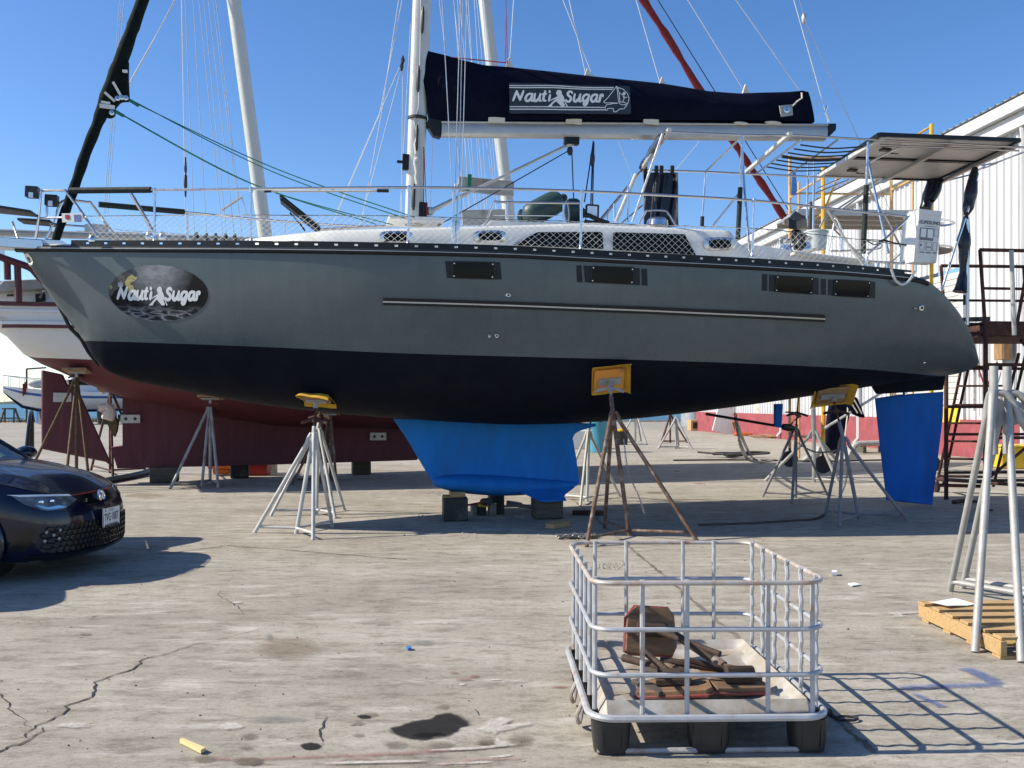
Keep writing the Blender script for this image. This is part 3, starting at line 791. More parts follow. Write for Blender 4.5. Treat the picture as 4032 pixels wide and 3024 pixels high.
hull_window([r8(*p) for p in ((585,168),(818,180),(808,285),(580,272))], [[r8(*p) for p in ((546,165),(853,182),(850,289),(545,270))]], [r8(596,180), r8(810,190), r8(590,262), r8(800,275)])
# long rubbing strake
sk0, sk1 = [D(828,651), D(1106,659), D(1400,670), D(1650,681), D(1780,687)], None
def strake(name, dy0, dy1, off, mat):
    pts = [D(828,651), D(960,654.5), D(1106,659), D(1250,664.5), D(1400,670), D(1520,675.5), D(1650,681), D(1780,687.5)]
    rows = []
    for i in range(49):
        t = i/48*(len(pts)-1); k = min(len(pts)-2, int(t)); q = (lerp(pts[k][0], pts[k+1][0], t-k), lerp(pts[k][1], pts[k+1][1], t-k))
        a = H((q[0], q[1]+dy0), .002); b = H((q[0], q[1]+dy0), off); c = H((q[0], q[1]+dy1), off); d = H((q[0], q[1]+dy1), .002)
        rows.append([a, b, c, d])
    mb = MB(); mb.grid(rows); return mb.build(name, mat, boat, smooth=False)
strake('strake', -14, -1.5, .022, M['black_alu']); strake('strake', 4.5, 14, .022, M['black_alu']); strake('strake_insert', -1.4, 4.4, .028, M['alu'])
# skin fittings
def fitting(p, r_, mat=M['stainless'], hole=True):
    c = H(p, .004); nn = hull_normal(c.x, c.z); mb = MB()
    mb.lathe([(r_,0),(r_,.008),(r_*.75,.016),(r_*.45,.014),(r_*.42,.002)], c, nn, 16); o = mb.build('skin_fitting', mat, boat)
    if hole:
        mb = MB(); mb.lathe([(r_*.4,.0),(r_*.4,.006)], c, nn, 12); mb.build('bore', M['black_rubber'], o)
fitting(D(1098,638), .030); fitting(D(1057,725), .022); fitting(D(1073,725), .026); fitting(r8(1152,352), .042); fitting(r8(1110,354), .016); fitting(r8(1170,710), .024)
for q in (D(757,545), D(1486,567)):
    mb = MB(); mb.poly([H((q[0]-32, q[1]-8), .01), H((q[0]+32, q[1]-4), .01), H((q[0]+4, q[1]+11), .01)]); mb.build('drain_wedge', M['black_alu'], boat, smooth=False)

# --- lettering ----------------------------------------------------
LET = [[(165,392),(225,238)], [(222,238),(278,385)], [(276,385),(333,238)],
 [(478,288),(430,284),(388,310),(366,362),(382,398),(420,392),(455,345),(478,290)], [(480,285),(462,350),(465,392),(490,395)],
 [(522,282),(508,345),(512,394),(545,394),(585,345),(606,284)], [(606,282),(592,350),(594,392),(616,396)],
 [(684,240),(660,330),(656,386),(690,394)], [(636,294),(702,282)], [(762,300),(742,398)], [(752,238),(756,258)],
 [(1118,272),(1104,250),(1072,250),(1046,278),(1056,310),(1090,338),(1096,376),(1070,408),(1036,406),(1018,384)],
 [(1162,290),(1148,350),(1152,402),(1186,404),(1228,352),(1250,292)], [(1250,290),(1236,360),(1238,402),(1260,406)],
 [(1386,302),(1344,296),(1304,322),(1288,374),(1304,404),(1344,392),(1376,350),(1392,302)], [(1392,300),(1372,390),(1346,454),(1316,466),(1304,440),(1330,424)],
 [(1524,302),(1480,296),(1440,322),(1424,374),(1440,408),(1476,400),(1508,354),(1524,304)], [(1526,300),(1510,360),(1512,404),(1538,408)],
 [(1576,300),(1558,410)], [(1566,348),(1590,306),(1610,304),(1612,326)]]
WOMAN = [(892,222),(930,224),(952,256),(950,282),(972,312),(990,356),(1012,420),(1050,488),(1028,486),(1004,436),(984,392),(978,430),(1000,456),(996,486),(948,490),(904,448),(862,408),(836,420),(800,455),(790,486),(716,490),(758,456),(820,396),(862,362),(886,352),(828,372),(782,390),(776,404),(764,388),(800,364),(852,340),(884,318),(866,296),(858,266),(870,238)]
def stroke_mesh(mb, pts, w, fmap, off, taper=.75):
    P = smooth_pts([Vector((p[0], p[1], 0)) for p in pts], 5) if len(pts) > 2 else [Vector((*pts[0], 0)).lerp(Vector((*pts[1], 0)), t/6) for t in range(7)]
    n = len(P); L = []; Rr = []
    def prof(i):
        t = i/(n-1); return w*.5*(taper + (1-taper)*math.sin(math.pi*t))
    t0 = (P[1]-P[0]).normalized(); t1 = (P[-1]-P[-2]).normalized()
    seq = [(P[0] - t0*prof(0)*.9, t0, prof(0)*.45)] + [(p, (P[min(n-1,i+1)] - P[max(0,i-1)]).normalized(), prof(i)) for i, p in enumerate(P)] + [(P[-1] + t1*prof(n-1)*.9, t1, prof(n-1)*.45)]
    for p, t, r_ in seq:
        nr = Vector((-t.y, t.x, 0))
        L.append(fmap((p.x + nr.x*r_, p.y + nr.y*r_), off)); Rr.append(fmap((p.x - nr.x*r_, p.y - nr.y*r_), off))
    mb.grid([L, Rr])
def lettering(parent, fmap, off, mat, wid):
    k = 0
    for cnt in (3, 2, 2, 2, 2, 1, 2, 2, 2, 2):
        mb = MB()
        for i in range(cnt): stroke_mesh(mb, LET[k], wid, fmap, off + .0004*i); k += 1
        mb.build('letter', mat, parent, smooth=False)
    mb = MB()
    tri = tessellate_polygon([[Vector((*p, 0)) for p in WOMAN]])
    mb.add([fmap(p, off) for p in WOMAN], [tuple(t) for t in tri]); mb.build('figure_silhouette', mat, parent, smooth=False)
# oval bow decal
def oval_mat():
    m, nt, bs, out = nodes_of('oval_print')
    uv = nt.nodes.new('ShaderNodeUVMap'); mp = nt.nodes.new('ShaderNodeMapping'); nt.links.new(uv.outputs[0], mp.inputs[0])
    sp_ = nt.nodes.new('ShaderNodeSeparateXYZ'); nt.links.new(mp.outputs[0], sp_.inputs[0])
    # pale glow falling from the top centre of the print
    mp2 = nt.nodes.new('ShaderNodeMapping'); mp2.inputs['Location'].default_value = (-.47*2.6, -.95*1.35, 0); mp2.inputs['Scale'].default_value = (2.6, 1.35, 1); nt.links.new(uv.outputs[0], mp2.inputs[0])
    gr = nt.nodes.new('ShaderNodeTexGradient'); gr.gradient_type = 'SPHERICAL'; nt.links.new(mp2.outputs[0], gr.inputs[0])
    nn = noise_n(nt, mp.outputs[0], 9, 8, .7)
    glow = mix(nt, 1.0, ramp(nt, gr.outputs[1], [(0, (0,0,0)), (.75, (.30,.31,.33))]), ramp(nt, nn, [(.3, (.4,.4,.4)), (.65, (1,1,1))]), 'MULTIPLY')
    mp3 = nt.nodes.new('ShaderNodeMapping'); mp3.inputs['Scale'].default_value = (1.0, 2.4, 1); nt.links.new(uv.outputs[0], mp3.inputs[0])
    wob = mix(nt, .2, mp3.outputs[0], noise_col(nt, mp3.outputs[0], 5))
    vo = nt.nodes.new('ShaderNodeTexVoronoi'); vo.feature = 'DISTANCE_TO_EDGE'; vo.inputs['Scale'].default_value = 7; nt.links.new(wob, vo.inputs['Vector'])
    ca = ramp(nt, vo.outputs['Distance'], [(0, (.34,.35,.37)), (.08, (.10,.10,.11)), (.22, (.012,.012,.014))])
    fl = ramp(nt, sp_.outputs[1], [(.14, (.9,.9,.9)), (.30, (0,0,0))])
    c = mix(nt, 1.0, glow, mix(nt, 1.0, ca, fl, 'MULTIPLY'), 'ADD')
    c = mix(nt, 1.0, c, (.006,.006,.007), 'ADD')
    nt.links.new(c, bs.inputs['Base Color']); bs.inputs['Roughness'].default_value = .55; bs.inputs['Specular IOR Level'].default_value = .15
    return m
def noise_col(nt, vec, scale):
    n = nt.nodes.new('ShaderNodeTexNoise'); n.inputs['Scale'].default_value = scale; nt.links.new(vec, n.inputs['Vector']); return n.outputs['Color']
M['oval'] = oval_mat()
OC, ORX, ORY, OT = d7(995, 684), 194.5, 110.5, R(2.2)
def oval_pt(r_, a):
    x, y = ORX*r_*math.cos(a), ORY*r_*math.sin(a)
    return (OC[0] + x*math.cos(OT) - y*math.sin(OT), OC[1] + x*math.sin(OT) + y*math.cos(OT))
mb = MB(); rows = []; uvs = []
for i in range(9):
    r_ = max(.01, i/8); rows.append([]); 
    for k in range(48):
        a = 2*math.pi*k/48; rr_ = r_*(1 + (.006*math.sin(a*23) if i == 8 else 0))
        rows[-1].append(H(oval_pt(rr_, a), .004)); uvs.append((.5 + .5*r_*math.cos(a), .5 - .5*r_*math.sin(a)))
mb.grid(rows, closed_u=True); oval = mb.build('bow_decal', M['oval'], boat)
uvl = oval.data.uv_layers.new(name='UVMap')
for lp in oval.data.loops: uvl.data[lp.index].uv = uvs[lp.vertex_index]
def omap(p, off): return H(d7(280 + (p[0]-160)*.985, 590 + (p[1]-238)*1.22), off)
lettering(oval, omap, .0075, M['white_print'], 50)
# turtle printed on the decal
M['turtle_a'] = pm('turtle_yellow', (.34,.30,.10), .5, 0, .5, 40); M['turtle_b'] = pm('turtle_dark_shell', (.05,.045,.035), .5, 0, .8, 50); M['turtle_c'] = pm('turtle_pale', (.42,.36,.40), .5, 0, .3, 40)
mb = MB()
def tp(pts, off): 
    tri = tessellate_polygon([[Vector((*p, 0)) for p in pts]]); mb.add([H(d7(*p), off) for p in pts], [tuple(t) for t in tri])
mb.cur = 1; tp([(340,352),(405,370),(430,450),(420,540),(330,590),(230,640),(175,740),(145,690),(140,620),(180,510),(240,420)], .0052)
mb.cur = 0; tp([(410,480),(470,400),(545,350),(600,365),(635,410),(600,460),(520,500),(490,545),(430,570)], .0056); tp([(450,570),(500,530),(555,555),(570,620),(540,680),(470,650)], .0058); tp([(142,560),(180,540),(200,590),(160,615)], .0056)
mb.cur = 2; tp([(290,500),(340,480),(380,510),(378,570),(330,590),(290,560)], .006)
mb.cur = 1; tp([(548,352),(600,362),(622,392),(590,400),(560,380)], .0062)
mb.build('turtle_print', [M['turtle_a'], M['turtle_b'], M['turtle_c']], oval, smooth=False)

# --- keel, skeg, rudder -------------------------------------------
M['keel_blue'] = pm('blue_antifouling', (.014,.185,.58), .7, 0, .14, 2.2, .2, 26, dirt=(.020,.145,.42), dirt_amt=.4, dscale=3, sc=(1,1,.35), spec=.2)
def foil(name, px, thick, mat, n0=0.0, parent=boat, chord_axis=True):
    """outline in photo px on the centre plane; thickness follows a foil section along x at each height"""
    P = [B(p, n0) for p in px]
    zmin, zmax = min(p.z for p in P), max(p.z for p in P); rows = []
    NZ, NX = 26, 18
    for j in range(NZ+1):
        z = lerp(zmin + 1e-4, zmax - 1e-4, j/NZ); xs2 = []
        for i in range(len(P)):
            a, b = P[i], P[(i+1) % len(P)]
            if (a.z - z)*(b.z - z) <= 0 and abs(a.z - b.z) > 1e-9: xs2.append(lerp(a.x, b.x, (z - a.z)/(b.z - a.z)))
        x0, x1 = min(xs2), max(xs2); row = []
        for i in range(NX+1):
            t = (1 - math.cos(math.pi*i/NX))/2
            th = thick*2.2*(math.sqrt(max(t,0))*.9 - .35*t - .55*t*t)
            row.append((t, lerp(x0, x1, t), max(th, 0), z))
        ring = [Vector((xx, -th/2 + n0, z)) for t, xx, th, z in row] + [Vector((xx, th/2 + n0, z)) for t, xx, th, z in row[::-1]][1:-1]
        rows.append(ring)
    mb = MB(); mb.grid(rows, closed_u=True); mb.poly(rows[0]); mb.poly(rows[-1])
    return mb.build(name, mat, parent, angle=40)
keel_px = [D(846,900), D(880,950), D(905,993), D(930,1035), D(950,1052), D(1235,1052), D(1252,1044), D(1245,990), D(1237,945), D(1243,936), D(1256,929), D(1306,916), D(1100,905)]
keel = foil('keel', keel_px, .20, M['keel_blue'])
mb = MB(); rows = []                                            # bulb
b0, b1 = B(D(933,1040), 0), B(D(1249,1046), 0)
for i in range(25):
    t = (1 - math.cos(math.pi*i/24))/2; x = lerp(b0.x, b1.x, t); zc = lerp(b0.z, b1.z, t)
    w = .27*math.sin(math.pi*min(1, t*1.0)**.62)**.62*(1 if t < .6 else lerp(1, 1.15, (t-.6)/.4)) + .003
    h = .135*math.sin(math.pi*t**.7)**.6 + .004
    zc = lerp(b0.z, b1.z, t) - .035*math.sin(math.pi*t**1.25)
    rows.append([Vector((x, w*math.cos(2*math.pi*k/18), zc + h*math.sin(2*math.pi*k/18))) for k in range(18)])
mb.grid(rows, closed_u=True); mb.poly(rows[0]); mb.poly(rows[-1]); mb.build('bulb', M['keel_blue'], keel)
for sd in (-1, 1):                                              # winglets
    mb = MB(); zt = B(D(1160,1058), 0).z
    x0, x1 = B(D(1105,1058), 0).x, B(D(1212,1056), 0).x
    rr = []
    for j in range(7):
        t = j/6; y = sd*lerp(.08, .44, t); xa = lerp(x0 - .1, x0 + .26, t**.8); xz = lerp(b1.x - .06, x1 - .04, min(1, t*1.6)); z = zt + .045 - .15*t
        rr.append([Vector((xa, y, z)), Vector((lerp(xa,xz,.3), y, z + .035*(1-.6*t))), Vector((xz, y, z+.005)), Vector((lerp(xa,xz,.3), y, z - .03*(1-.6*t)))])
    mb.grid(rr, closed_u=True); mb.poly(rr[-1]); mb.build('winglet', M['keel_blue'], keel)
mb = MB(); mb.prism([B(p, -.05) for p in (r8(840,850), r8(1100,790), r8(1325,750), r8(1312,830), r8(1300,888), r8(1100,902), r8(880,915))], (0,.10,0)); mb.build('skeg', M['antifoul'], boat, bevel=.02)
M['rudder_blue'] = pm('dark_blue_antifouling', (.009,.115,.44), .7, 0, .14, 2.2, .2, 26, dirt=(.012,.09,.33), dirt_amt=.4, dscale=3, sc=(1,1,.35), spec=.2)
rud = foil('rudder', [D(1889,856), D(2038,846), D(2037,900), D(2014,1091), D(1915,1084), D(1900,960)], .12, M['rudder_blue'])
mb = MB(); a = B(D(1955,852), 0); mb.tube([a + Vector((0,0,-.1)), a + Vector((0,0,.2))], .035, 10); mb.build('rudder_stock', M['stainless'], rud)
tube = MB(); tube.tube([B((2780,1630), 0), B((3100,1684), 0)], .019, 8); tube.build('propeller_shaft', M['black_alu'], boat)
mb = MB(); mb.prism([B(c6(*p), -.03) for p in ((612,120),(705,120),(690,360),(698,405),(600,392),(612,355))], (0,.06,0)); mb.build('shaft_strut', M['rudder_blue'], boat, bevel=.01)
mb = MB(); a = B(c6(700,392), 0); b = B(c6(835,412), 0); mb.tube([a, a.lerp(b,.5), b], [.045,.055,.03], 10); prop = mb.build('propeller', M['black_plastic'], boat)
for ps, n_ in ((((800,405),(830,330),(890,290),(925,275),(900,235),(850,215),(735,210),(722,225),(800,235),(880,270),(850,300),(790,360)), -.05), (((790,420),(800,455),(830,470),(845,430)), .05)):
    mb = MB(); mb.prism([B(c6(*p), n_) for p in ps], (.02,.04,0)); mb.build('blade', M['black_plastic'], prop, bevel=.008)
# ================================================================== sailboat: deck gear and rig
def part(name, mat, parent=boat, **k):
    return lambda mb: mb.build(name, mat, parent, **k)
def tube_part(name, pts, r_, mat, parent=boat, n=8, smooth_=0):
    mb = MB(); mb.tube(smooth_pts(pts, smooth_) if smooth_ else pts, r_, n); return mb.build(name, mat, parent)

# --- coachroof ----------------------------------------------------
CN = 1.27
ctop = [((960,950), .30), ((1000,936), .55), ((1150,919), .95), ((1289,905), 1.12), ((1450,900), 1.2), ((1619,896), CN), ((1910,888), CN), ((2250,878), CN), ((2431,886), CN), ((2720,897), CN), ((2879,904), CN), ((2912,950), CN), ((2940,975), CN)]
cq = [B(p, -n) for p, n in ctop]
rows = []
for i in range(61):
    t = i/60; x = lerp(cq[0].x, cq[-1].x, t)
    z = tab([q.x for q in cq], [q.z for q in cq], x); w = tab([q.x for q in cq], [n for _, n in ctop], x)
    zb = zs(x) + .01; cam_ = .09*min(1, max(0, (z - zb)/.25))
    ring = [Vector((x, -w - .06*min(1, (z-zb)/.3), zb))]
    ring += [Vector((x, -w - .03*min(1,(z-zb)/.3), lerp(zb, z, .5))), Vector((x, -w, z - .04)), Vector((x, -w + .05, z)), Vector((x, -w*.5, z + cam_*.75)), Vector((x, 0, z + cam_))]
    ring += [mirror(p) for p in ring[::-1]][1:]
    rows.append(ring)
mb = MB(); mb.grid(rows); mb.poly(rows[-1]); coach = mb.build('coachroof', M['gelcoat'], boat, angle=50)
CP = -(CN + .045)
def cab(p, o=0.0): return B(p, CP - o)
def cabin_window(px):
    mb = MB(); mb.prism([cab(p, .012) for p in px], (0, .02, 0)); mb.build('cabin_window', M['tint_glass'], coach, smooth=False)
cabin_window([r3(*p) for p in ((40,1600),(190,1516),(606,1514),(618,1524),(624,1625)) ])
cabin_window([r3(*p) for p in ((688,1630),(690,1522),(700,1516),(1155,1530),(1228,1665))])
def portlight(cx, cy, rx, ry):
    outer = []; inner = []
    for k in range(28):
        a = 2*math.pi*k/28; ca, sa = math.cos(a), math.sin(a)
        f = lambda v: math.copysign(abs(v)**.55, v)
        outer.append(cab((cx + rx*f(ca), cy + ry*f(sa)), .018)); inner.append(cab((cx + rx*.72*f(ca), cy + ry*.66*f(sa)), .026))
    mb = MB(); mb.grid([[p + Vector((0,.03,0)) for p in outer], outer, inner, [p + Vector((0,.02,0)) for p in inner]], closed_u=True); o = mb.build('portlight', M['stainless'], coach)
    mb = MB(); mb.poly([p + Vector((0,.012,0)) for p in inner]); mb.build('pane', M['tint_glass'], o, smooth=False)
portlight(1560, 934, 66, 25); portlight(1930, 931, 64, 24); portlight(2835, 960, 62, 26)
# raised sliding-hatch fairing, mast step, deck pad
mb = MB(); a, b = B(d5(985,545), -.75), B(d5(2212,545), -.75)
mb.prism([Vector((a.x,-.75,a.z-.05)), Vector((a.x+.06,-.75,a.z+.02)), Vector((b.x+.9,-.75,b.z+.02)), Vector((b.x+1.0,-.75,b.z-.08))], (0,1.5,0)); mb.build('hatch_fairing', M['gelcoat'], boat, bevel=.015)
mb = MB(); a = B(r2(1050,1462), -.0); mb.box((a.x, 0, a.z+.02), (.7,.5,.05)); mb.build('mast_collar', M['gelcoat'], boat, bevel=.01)
# handrail on the coachroof + grab rail
zr = lambda p, n: B(p, n)
mb = MB(); hn = -.80
mb.tube([B(d5(*p), hn) for p in ((930,590),(985,560),(1085,310),(1090,295),(1250,305),(2170,315))], .014, 8)
for p0, p1 in (((1255,305),(1255,500)), ((1955,310),(1955,520)), ((2165,315),(2165,520))): mb.tube([B(d5(*p0), hn), B(d5(*p1), hn)], .012, 8)
mb.tube([B(d5(*p), hn) for p in ((1080,465),(1400,468),(1960,475))], .006, 6); mb.build('granny_rail', M['stainless'], boat)
tube_part('grab_hoop', [B(d6(*p), -1.0) for p in ((740,495),(800,385),(830,358),(1000,358),(1050,385),(1135,522))], .014, M['stainless'], smooth_=3)
mb = MB(); c = B(d6(935,510), -.95); mb.lathe([(.14,-.02),(.13,.05),(.10,.08),(.0,.085)], c, (0,0,1), 16); mb.build('dorade_vent', M['stainless'], boat)
# forward hatch held open
mb = MB()
for dn in (.0, .5):
    mb.tube([B(r2(*p), .15 + dn) for p in ((175,1300),(430,1505))], .018, 6)
mb.bar(B(r2(175,1300), .4), B(r2(430,1505), .4), .5, .03); mb.tube([B(r2(*p), .4) for p in ((235,1390),(300,1460),(335,1510))], .012, 6); mb.build('open_hatch', M['black_alu'], boat)
mb = MB(); mb.tube([B(r2(*p), .5) for p in ((430,1500),(1090,1465))], .02, 8); mb.build('deck_track', M['alu'], boat)

# --- rails and lifelines -----------------------------------------
TOP = [(594,747), (609,747), (989,744), (1300,740), (1612,738), (1950,742), (2292,753), (2640,770), (2970,790), (3280,822), (3571,853)]
top_rail = tube_part('top_rail', smooth_pts([S(p, .09) for p in TOP], 3), .0155, M['stainless'])
mb = MB(); mb.tube([S(r1(460,1245), .09), S(r1(985,1240), .09)], .036, 10); mb.build('rail_foam_cover', M['foam_cover'], boat)
for a, b in (((609,747),(608,950)), ((989,744),(988,950)), ((1612,738),(1607,960)), ((2292,753),(2286,978)), ((2970,790),(2962,1006))):
    mb = MB(); mb.tube([S(a, .09), S(b, .09)], .0145, 8); q = S(b, .09); mb.lathe([(.035,-.03),(.035,-.02),(.02,.0),(.018,.06)], q, (0,0,1), 10); q = S(a, .09); mb.lathe([(.022,-.04),(.024,0),(.022,.02)], q, (0,0,1), 10); mb.build('stanchion', M['stainless'], boat)
MID = [(338,851), (609,848), (989,847), (1300,848), (1612,851), (2000,865), (2290,872), (2482,883), (2965,899), (3200,922), (3400,945), (3565,966)]
midp = smooth_pts([S(p, .09) for p in MID], 4)
tube_part('lifeline', midp, .0042, M['black_rubber'], n=6)
# netting
mb = MB(); mx_ = [p.x for p in midp]; mz_ = [p.z for p in midp]
x0, x1 = midp[0].x, midp[-1].x; q = x0
def netp(x, t):
    z0 = zs(x) + .07; z1 = tab(mx_, mz_, x); return Vector((x, -(beam(x) - lerp(.03, .09, t)), lerp(z0, z1, t)))
cell = .082; ncell = int((x1 - x0)/cell)
for i in range(-5, ncell+1):
    for sgn in (1, -1):
        pts = []
        for k in range(6):
            t = k/5; xx = x0 + i*cell + (t if sgn == 1 else 1-t)*cell*4.6 + .012*noise.noise(Vector((i*.7, k*1.3, sgn)))
            if x0 <= xx <= x1 - .05: pts.append(netp(xx, t))
        if len(pts) > 1: mb.tube(pts, .0019, 4, caps=False)
o = mb.build('safety_netting', M['netting'], boat, smooth=False); o['kind'] = 'stuff'
tube_part('net_lacing', [netp(lerp(x0, x1, i/120), .99 + .02*math.sin(i*2.4)) for i in range(121)], .0035, M['netting'], n=5)
# far side rail
FT = [(389,805), (726,835), (1000,862), (1300,885), (1500,893)]
tube_part('top_rail', smooth_pts([SF(p, .09) for p in FT], 3), .014, M['stainless'])
mb = MB(); mb.tube([SF(r1(645,1335), .09), SF(r1(1205,1385), .09)], .036, 10); mb.build('rail_foam_cover', M['foam_cover'], boat)
for a, b in (((738,836),(740,946)), ((1125,873),(1122,946))):
    tube_part('stanchion', [SF(a, .09), SF(b, .09)], .0135, M['stainless'])
tube_part('lifeline', [SF(c7(*p), .09) for p in ((1480,665),(1620,690))] + [SF(c8(*p), .09) for p in ((800,790),(1400,840),(1600,860))], .004, M['wire'], n=6)
# pulpit
mb = MB()
for fn, ps in ((S, [c7(*p) for p in ((455,870),(500,560),(535,200),(560,172),(600,165),(830,165),(870,190),(1060,440),(1280,770))]), (SF, [c7(*p) for p in ((590,830),(700,580),(775,360),(830,300),(900,292),(1150,318),(1210,360),(1560,830))])):
    mb.tube(smooth_pts([fn(p, .02 if i < 3 else .06) for i, p in enumerate(ps)], 3), .016, 8)
mb.build('pulpit', M['stainless'], boat)
mb = MB(); mb.tube([S(c7(*p), .04) for p in ((510,525),(820,520),(1130,515))], .013, 8); mb.tube([SF(c7(*p), .04) for p in ((640,595),(850,618),(1110,635))], .013, 8); mb.build('pulpit_mid_rail', M['stainless'], boat)
# pulpit seats
mb = MB(); a = [S(c7(-40,488), -.55), S(c7(480,488), .02), S(c7(480,520), .02), S(c7(170,570), -.1), S(c7(20,530), -.45)]
z = S(c7(300,510), 0).z
mb.prism([Vector((S(c7(-60,490), -.1).x, -.62, z)), Vector((S(c7(485,490), 0).x, -.34, z)), Vector((S(c7(485,490), 0).x, -.05, z)), Vector((S(c7(-60,490), -.1).x, -.15, z))], (0,0,.03)); mb.build('pulpit_seat', M['black_plastic'], boat, bevel=.01)
mb = MB(); z = SF(c7(500,575), 0).z
mb.prism([Vector((SF(c7(205,560), 0).x, .05, z)), Vector((SF(c7(680,590), 0).x, .05, z)), Vector((SF(c7(680,590), 0).x, .40, z)), Vector((SF(c7(205,560), 0).x, .32, z))], (0,0,.03)); mb.build('pulpit_seat', M['black_plastic'], boat, bevel=.01)
tube_part('seat_strut', [B(c7(165,575), -.2), B(c7(250,830), -.05)], .012, M['stainless'])
# bow roller plank
mb = MB(); a, b = B(c7(-60,790), 0), B(c7(600,800), 0); mb.box(((a.x+b.x)/2, 0, a.z-.06), (b.x-a.x, .26, .12)); mb.build('bow_roller', M['stainless'], boat, bevel=.01)
# bow lights
def spot(p, q, fn, n):
    mb = MB(); c = fn(p, n); mb.box(c, (.14,.12,.13)); mb.tube([c + Vector((.03,0,-.06)), fn(q, .02)], .010, 6); o = mb.build('deck_light', M['black_plastic'], boat, bevel=.012)
    mb = MB(); mb.box(c + Vector((0,-.055,-.045)), (.05,.03,.06)); mb.build('lamp_lens', M['lens'], o)
spot(c7(425,190), c7(535,268), S, .04); spot(c7(678,300), c7(770,372), SF, .04)
mb = MB(); c = B(c7(607,445), 0); mb.lathe([(.02,-.06),(.022,0),(.018,.06),(.008,.07)], c, (0,0,1), 10); mb.tube([c + Vector((0,0,-.06)), B(c7(575,510), 0)], .006, 5); mb.build('navigation_light', M['stainless'], boat)
# number plates on the pulpit
mb = MB(); mb.prism([S(c7(*p), .02) for p in ((806,465),(1078,463),(1082,577),(812,582))], (0,.008,0)); o = mb.build('pulpit_sign', M['white_plastic'], boat, smooth=False)
mb = MB(); mb.prism([S(c7(*p), .014) for p in ((850,485),(900,480),(910,530),(880,548),(850,530))], (0,.004,0)); mb.build('red_print', M['rope_red'], o, smooth=False)
mb = MB(); mb.prism([S(c7(*p), .014) for p in ((965,482),(1050,480),(1050,572),(970,574))], (0,.004,0)); mb.build('blue_print', pm('blue_print', (.08,.13,.32), .5, 0, .4, 60), o, smooth=False)
mb = MB(); mb.prism([SF(c7(*p), .02) for p in ((1105,600),(1415,612),(1418,715),(1105,700))], (0,.01,0)); mb.build('pulpit_sign', M['alu'], boat, smooth=False)
# forestay furler drum area, anchor hardware
mb = MB(); mb.tube([B(c7(*p), .02) for p in ((545,855),(610,825),(660,830),(760,865))], .03, 8); mb.box(B(c7(640,855), .05), (.35,.2,.05)); mb.build('anchor_windlass', M['stainless'], boat)
mb = MB(); mb.tube([B(c8(*p), -.35) for p in ((430,235),(560,450),(745,780))], .021, 8); mb.build('anchor_davit', M['stainless'], boat)
for p, n in ((c7(1205,795), -.5), (c8(880,850), -.3), (c8(690,840), -.3)):
    mb = MB(); c = B(p, n); mb.lathe([(.04,-.04),(.045,.0),(.03,.03),(.035,.05)], c, (0,0,1), 10); mb.build('deck_cleat', M['stainless'], boat)
for i, p in enumerate((c8(1380,835), c8(1520,845), c8(1655,848), c8(1800,850), c8(1935,855))):
    mb = MB(); c = SF(p, .15); mb.lathe([(.03,-.05),(.03,.0),(.012,.04)], c, (0,0,1), 8); mb.build('chainplate_block', M['black_plastic'], boat)

tube_part('boat_hook', [S(r2(*p), .12) for p in ((115,1250),(810,1248))], .012, M['alu_white'])
mb = MB(); mb.tube([S(r2(805,1246), .12), S(r2(880,1247), .12)], .019, 8); mb.tube([S(r2(*p), .12) for p in ((70,1252),(95,1250),(115,1250))] , .014, 6); mb.build('hook_grip', M['black_rubber'], boat)

# --- mast ----------------------------------------------------------
mt, mbm = B((1662, 0), 0), B((1630, 888), 0)
mdir = (mt - mbm).normalized(); ms = mdir.cross(Vector((0,1,0))).normalized() * -1
def mast_pt(h, fx=0, fy=0): return mbm + mdir*h + Vector((fx, fy, 0))
rows = []
MH = 15.5
for h in (0, 3, 6, 9, 12, MH):
    rows.append([mast_pt(h, .122*math.cos(2*math.pi*k/20)*(1 if math.cos(2*math.pi*k/20) < 0 else .95), .078*math.sin(2*math.pi*k/20)) for k in range(20)])
mb = MB(); mb.grid(rows, closed_u=True); mb.poly(rows[-1]); mast = mb.build('mast', M['alu_white'], boat)
mb = MB(); mb.bar(mast_pt(3.4, .126), mast_pt(MH, .126), .02, .05); mb.build('sail_track', M['black_alu'], mast)
for q in (r2(1100,135), r2(1072,520), r2(1062,905), r2(1042,1290)):
    c = B(q, -.10); mb = MB(); mb.box(c, (.045,.05,.26)); mb.box(c + Vector((0,-.03,0)), (.03,.03,.34)); mb.build('mast_cleat', M['black_plastic'], mast, bevel=.012)
mb = MB(); c = B(r2(1068,775), 0); mb.lathe([(.128,-.015),(.128,.015)], c, mdir, 20); mb.build('mast_strap', M['black_rubber'], mast)
mb = MB(); mb.box(B(r2(990,1060), -.02), (.08,.06,.2)); mb.box(B(r2(965,1058), -.02), (.12,.04,.03)); mb.build('mast_bracket', M['black_alu'], mast)
tube_part('halyard', [B(r2(*p), -.09) for p in ((1090,0),(1085,340),(1075,700),(1045,790),(1062,870))], .006, M['rope_white'], mast, 6)
mb = MB(); mb.tube([B(r2(*p), -.12) for p in ((1065,890),(1050,940),(1058,1000),(1048,1060),(1060,1120),(1055,1160),(1065,1205))], .018, 6); mb.tube([B(r2(*p), -.14) for p in ((1050,1010),(1068,1030),(1052,1045))], .022, 6); mb.build('halyard_coil', M['rope_white'], mast)
for hh, w in ((6.1, 1.15), (10.4, .9)):
    for sd in (-1, 1): tube_part('spreader', [mast_pt(hh), mast_pt(hh + .05) + Vector((.35, sd*w, 0))], .03, M['alu_white'], mast, 8)

